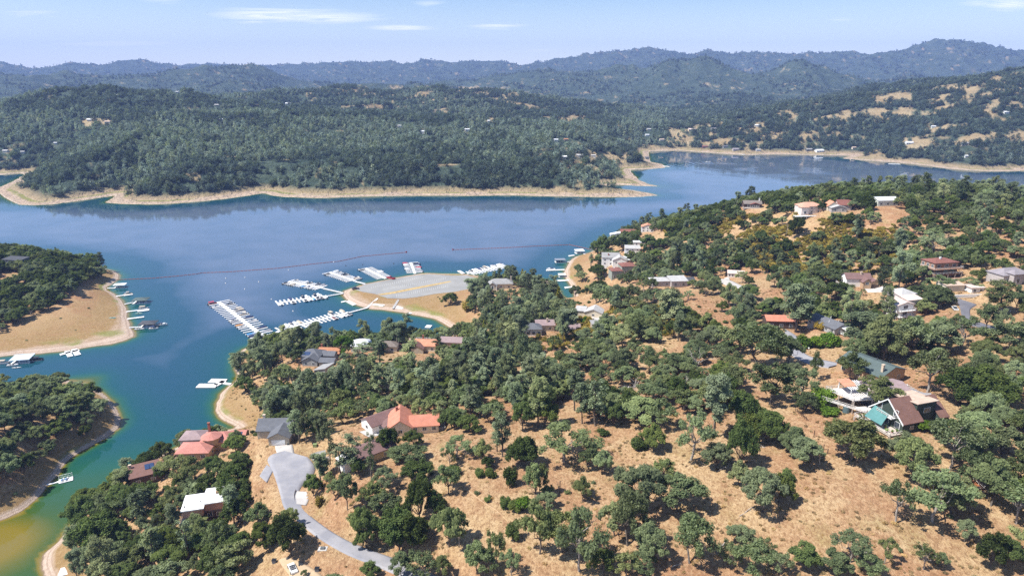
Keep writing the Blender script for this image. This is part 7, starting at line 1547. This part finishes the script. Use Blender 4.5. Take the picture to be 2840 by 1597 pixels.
for i, (x0, y0, x1, y1, lab) in enumerate([(1035, 920, 1095, 890, 'bleached log lying below the dark oak column'), (1030, 1330, 1075, 1275, 'large pale fallen trunk beside the bushy oak near the bottom'), (1145, 1145, 1230, 1090, 'long thin log left of the leaning oak'), (1195, 795, 1275, 800, 'log behind the dark evergreen clump'), (1000, 355, 1140, 345, 'grey log on the pale knoll'), (935, 420, 1025, 385, 'branchy fallen limb beside the upper dead tree'), (700, 440, 770, 430, 'grey brush log on the upper bare slope'), (805, 1400, 850, 1385, 'short pale log by the bottom edge'), (1245, 945, 1275, 940, 'pale stump log behind the lone oak')]):
    logp(lab, 1420 + x0 / S_, 800 + y0 / S_, 1420 + x1 / S_, 800 + y1 / S_, .16 + .14 * (i == 1))
fe = thing_at('wire_fence', 'short run of dark fence posts on the bare slope', 'fence', 2206, 1136); o0 = hit(2206, 1136)
for i in range(8):
    q = hit(2206 + i * 4.2, 1140 + i * 3.6) - o0; MB().box(q[0] - .07, q[0] + .07, q[1] - .07, q[1] + .07, q[2] - .3, q[2] + 1.5).build('post', WM('dkbrown'), fe)
    MB().bar(q + (0, 0, 1.0), q + np.array([1.0, -.8, 0]), .05).build('stay', WM('dkbrown'), fe)
for lab, u, v, hh in (('tall thin dark post alone on the slope', 2257, 1212, 2.2), ('slim marker post left of the round oak', 2284, 1247, 1.8), ('slim post under the round oak', 2295, 1258, 1.6), ('leaning dark snag post on the lower slope', 1553, 1366, 4.0)):
    e = thing_at('marker_post', lab, 'post', u, v, 'posts on the slope'); MB().box(-.09, .09, -.09, .09, -.4, hh).box(-.13, .13, -.13, .13, hh + .002, hh + .1).build('post', WM('dkbrown'), e)
e = thing_at('water_tank', 'grey-green water tank under the deck corner', 'tank', 2347, 1143); MB().ngon(14, 1.2, -.5, 2.2).build('tank', plain('tank_green', (.10, .15, .16), .6), e); MB().ngon(14, 1.2, 2.2, 2.6, .3).build('lid', plain('tank_green', (.1, .15, .16)), e)
e = thing_at('rowing_boat', 'small teal boat lying under the round oak', 'boat', 2409, 1234); hull(3.4, 1.3, .5, 0).build('hull', plain('teal_hull', (.05, .20, .19), .5), e); MB().box(-.3, .1, -.5, .5, .3, .36).build('thwart', M_SEAT, e)
e = thing_at('utility_box', 'pale utility pad with grey cover beside the road', 'utility box', 895, 1521); MB().box(-1.3, 1.3, -1.0, 1.0, -.3, .12).build('pad', M_SURF['concrete'], e); MB().box(-.6, .6, -.5, .5, .12, .5).build('cover', plain('grey_metal', (.12, .13, .13), .6), e)
e = thing_at('utility_box', 'green utility box on the island by the garage house', 'utility box', 874, 1238); MB().box(-.7, .7, -.6, .6, -.2, 1.1).build('cabinet', plain('utility_green', (.22, .28, .12), .7), e); MB().box(-.75, .75, -.65, .65, 1.1, 1.2).build('lid', plain('utility_green', (.22, .28, .12)), e)
for i, (u, v, lab) in enumerate(((880, 1583, 'dark bins on the dirt track right of the white car'), (761, 1560, 'grey box at the head of the dirt track'))):
    e = thing_at('storage_bin', lab, 'bin', u, v); MB().hexa([(-.5, -.4, 0), (.5, -.4, 0), (.5, .4, 0), (-.5, .4, 0), (-.6, -.5, 1.1), (.6, -.5, 1.1), (.6, .5, 1.1), (-.6, .5, 1.1)]).build('body', plain('bin_grey', (.16, .17, .19), .6), e); MB().box(-.65, .65, -.55, .55, 1.1, 1.2).build('lid', M_MOTOR, e)
for u, v, lab in ((2250, 962, 'white mailbox post at the lawn corner by the bright shrubs'), (2242, 975, 'thin sign post on the lawn edge by the road')):
    e = thing_at('mailbox_post', lab, 'post', u, v); MB().box(-.08, .08, -.08, .08, -.3, 1.5).build('post', M_POST, e); MB().box(-.2, .2, -.35, .35, 1.5, 1.9).build('box', M_TRIM, e)
# rust timber deck at the right edge, in the trees
e = thing_at('timber_stair', 'rust-red timber deck and stair in the trees at right', 'deck', 2705, 1372); deck(e, [(-2.2, 0), (2.2, 0), (2.2, 5), (-2.2, 5)], 1.6, sides=[0, 1, 3], mat=plain('redwood', (.32, .12, .05), .8, .15), under=2.0)
# utility pole above the cliff, palm at the sandy landing
e = thing_at('utility_pole', 'dark utility pole on the yellow brush cliff', 'pole', 2181, 655); MB().ngon(8, .16, -1, 9, .12).build('pole', M_POST, e); MB().box(-1.1, 1.1, -.06, .06, 8.2, 8.4).build('crossarm', M_POST, e)
p = hit(1639, 745); e = tag(empty('palm_tree', p), 'single fan palm above the channel beach', 'palm'); Tb = Tubes().tube([(0, 0, -.5), (.1, 0, 4), (.2, .1, 8.5)], [.3, .24, .2], 6); link(bpy.data.objects.new('trunk', mesh_np('trunk', np.array(Tb.V), np.array(Tb.F), M_BARK, True)), e)
fr = MB()
for i in range(16):
    a = i * 2.4; up = .9 - 1.5 * (i / 16); d = np.array([math.cos(a), math.sin(a), up]); d /= np.linalg.norm(d); s = np.array([-math.sin(a), math.cos(a), 0]) * .55; o = np.array([.2, .1, 8.5])
    fr.poly([o, o + d * 1.3 + s, o + d * 2.1 + (0, 0, -.3), o + d * 1.3 - s])
fm = fr.mesh('crown', M_LIVE); attr(fm, 'tint', np.full(len(fm.vertices), .6)); link(bpy.data.objects.new('crown', fm), e)
# turquoise pool by the mansion
e = thing_at('swimming_pool', 'bright turquoise pool beside the marina point mansion', 'pool', 1342, 812); MB().box(-5, 5, -2.6, 2.6, -.6, .25).build('surround', M_SURF['concrete'], e); MB().box(-4.2, 4.2, -1.9, 1.9, .25, .29).build('water', plain('pool_water', (.06, .40, .62), .1, .1, spec=.6), e)
print('script done')
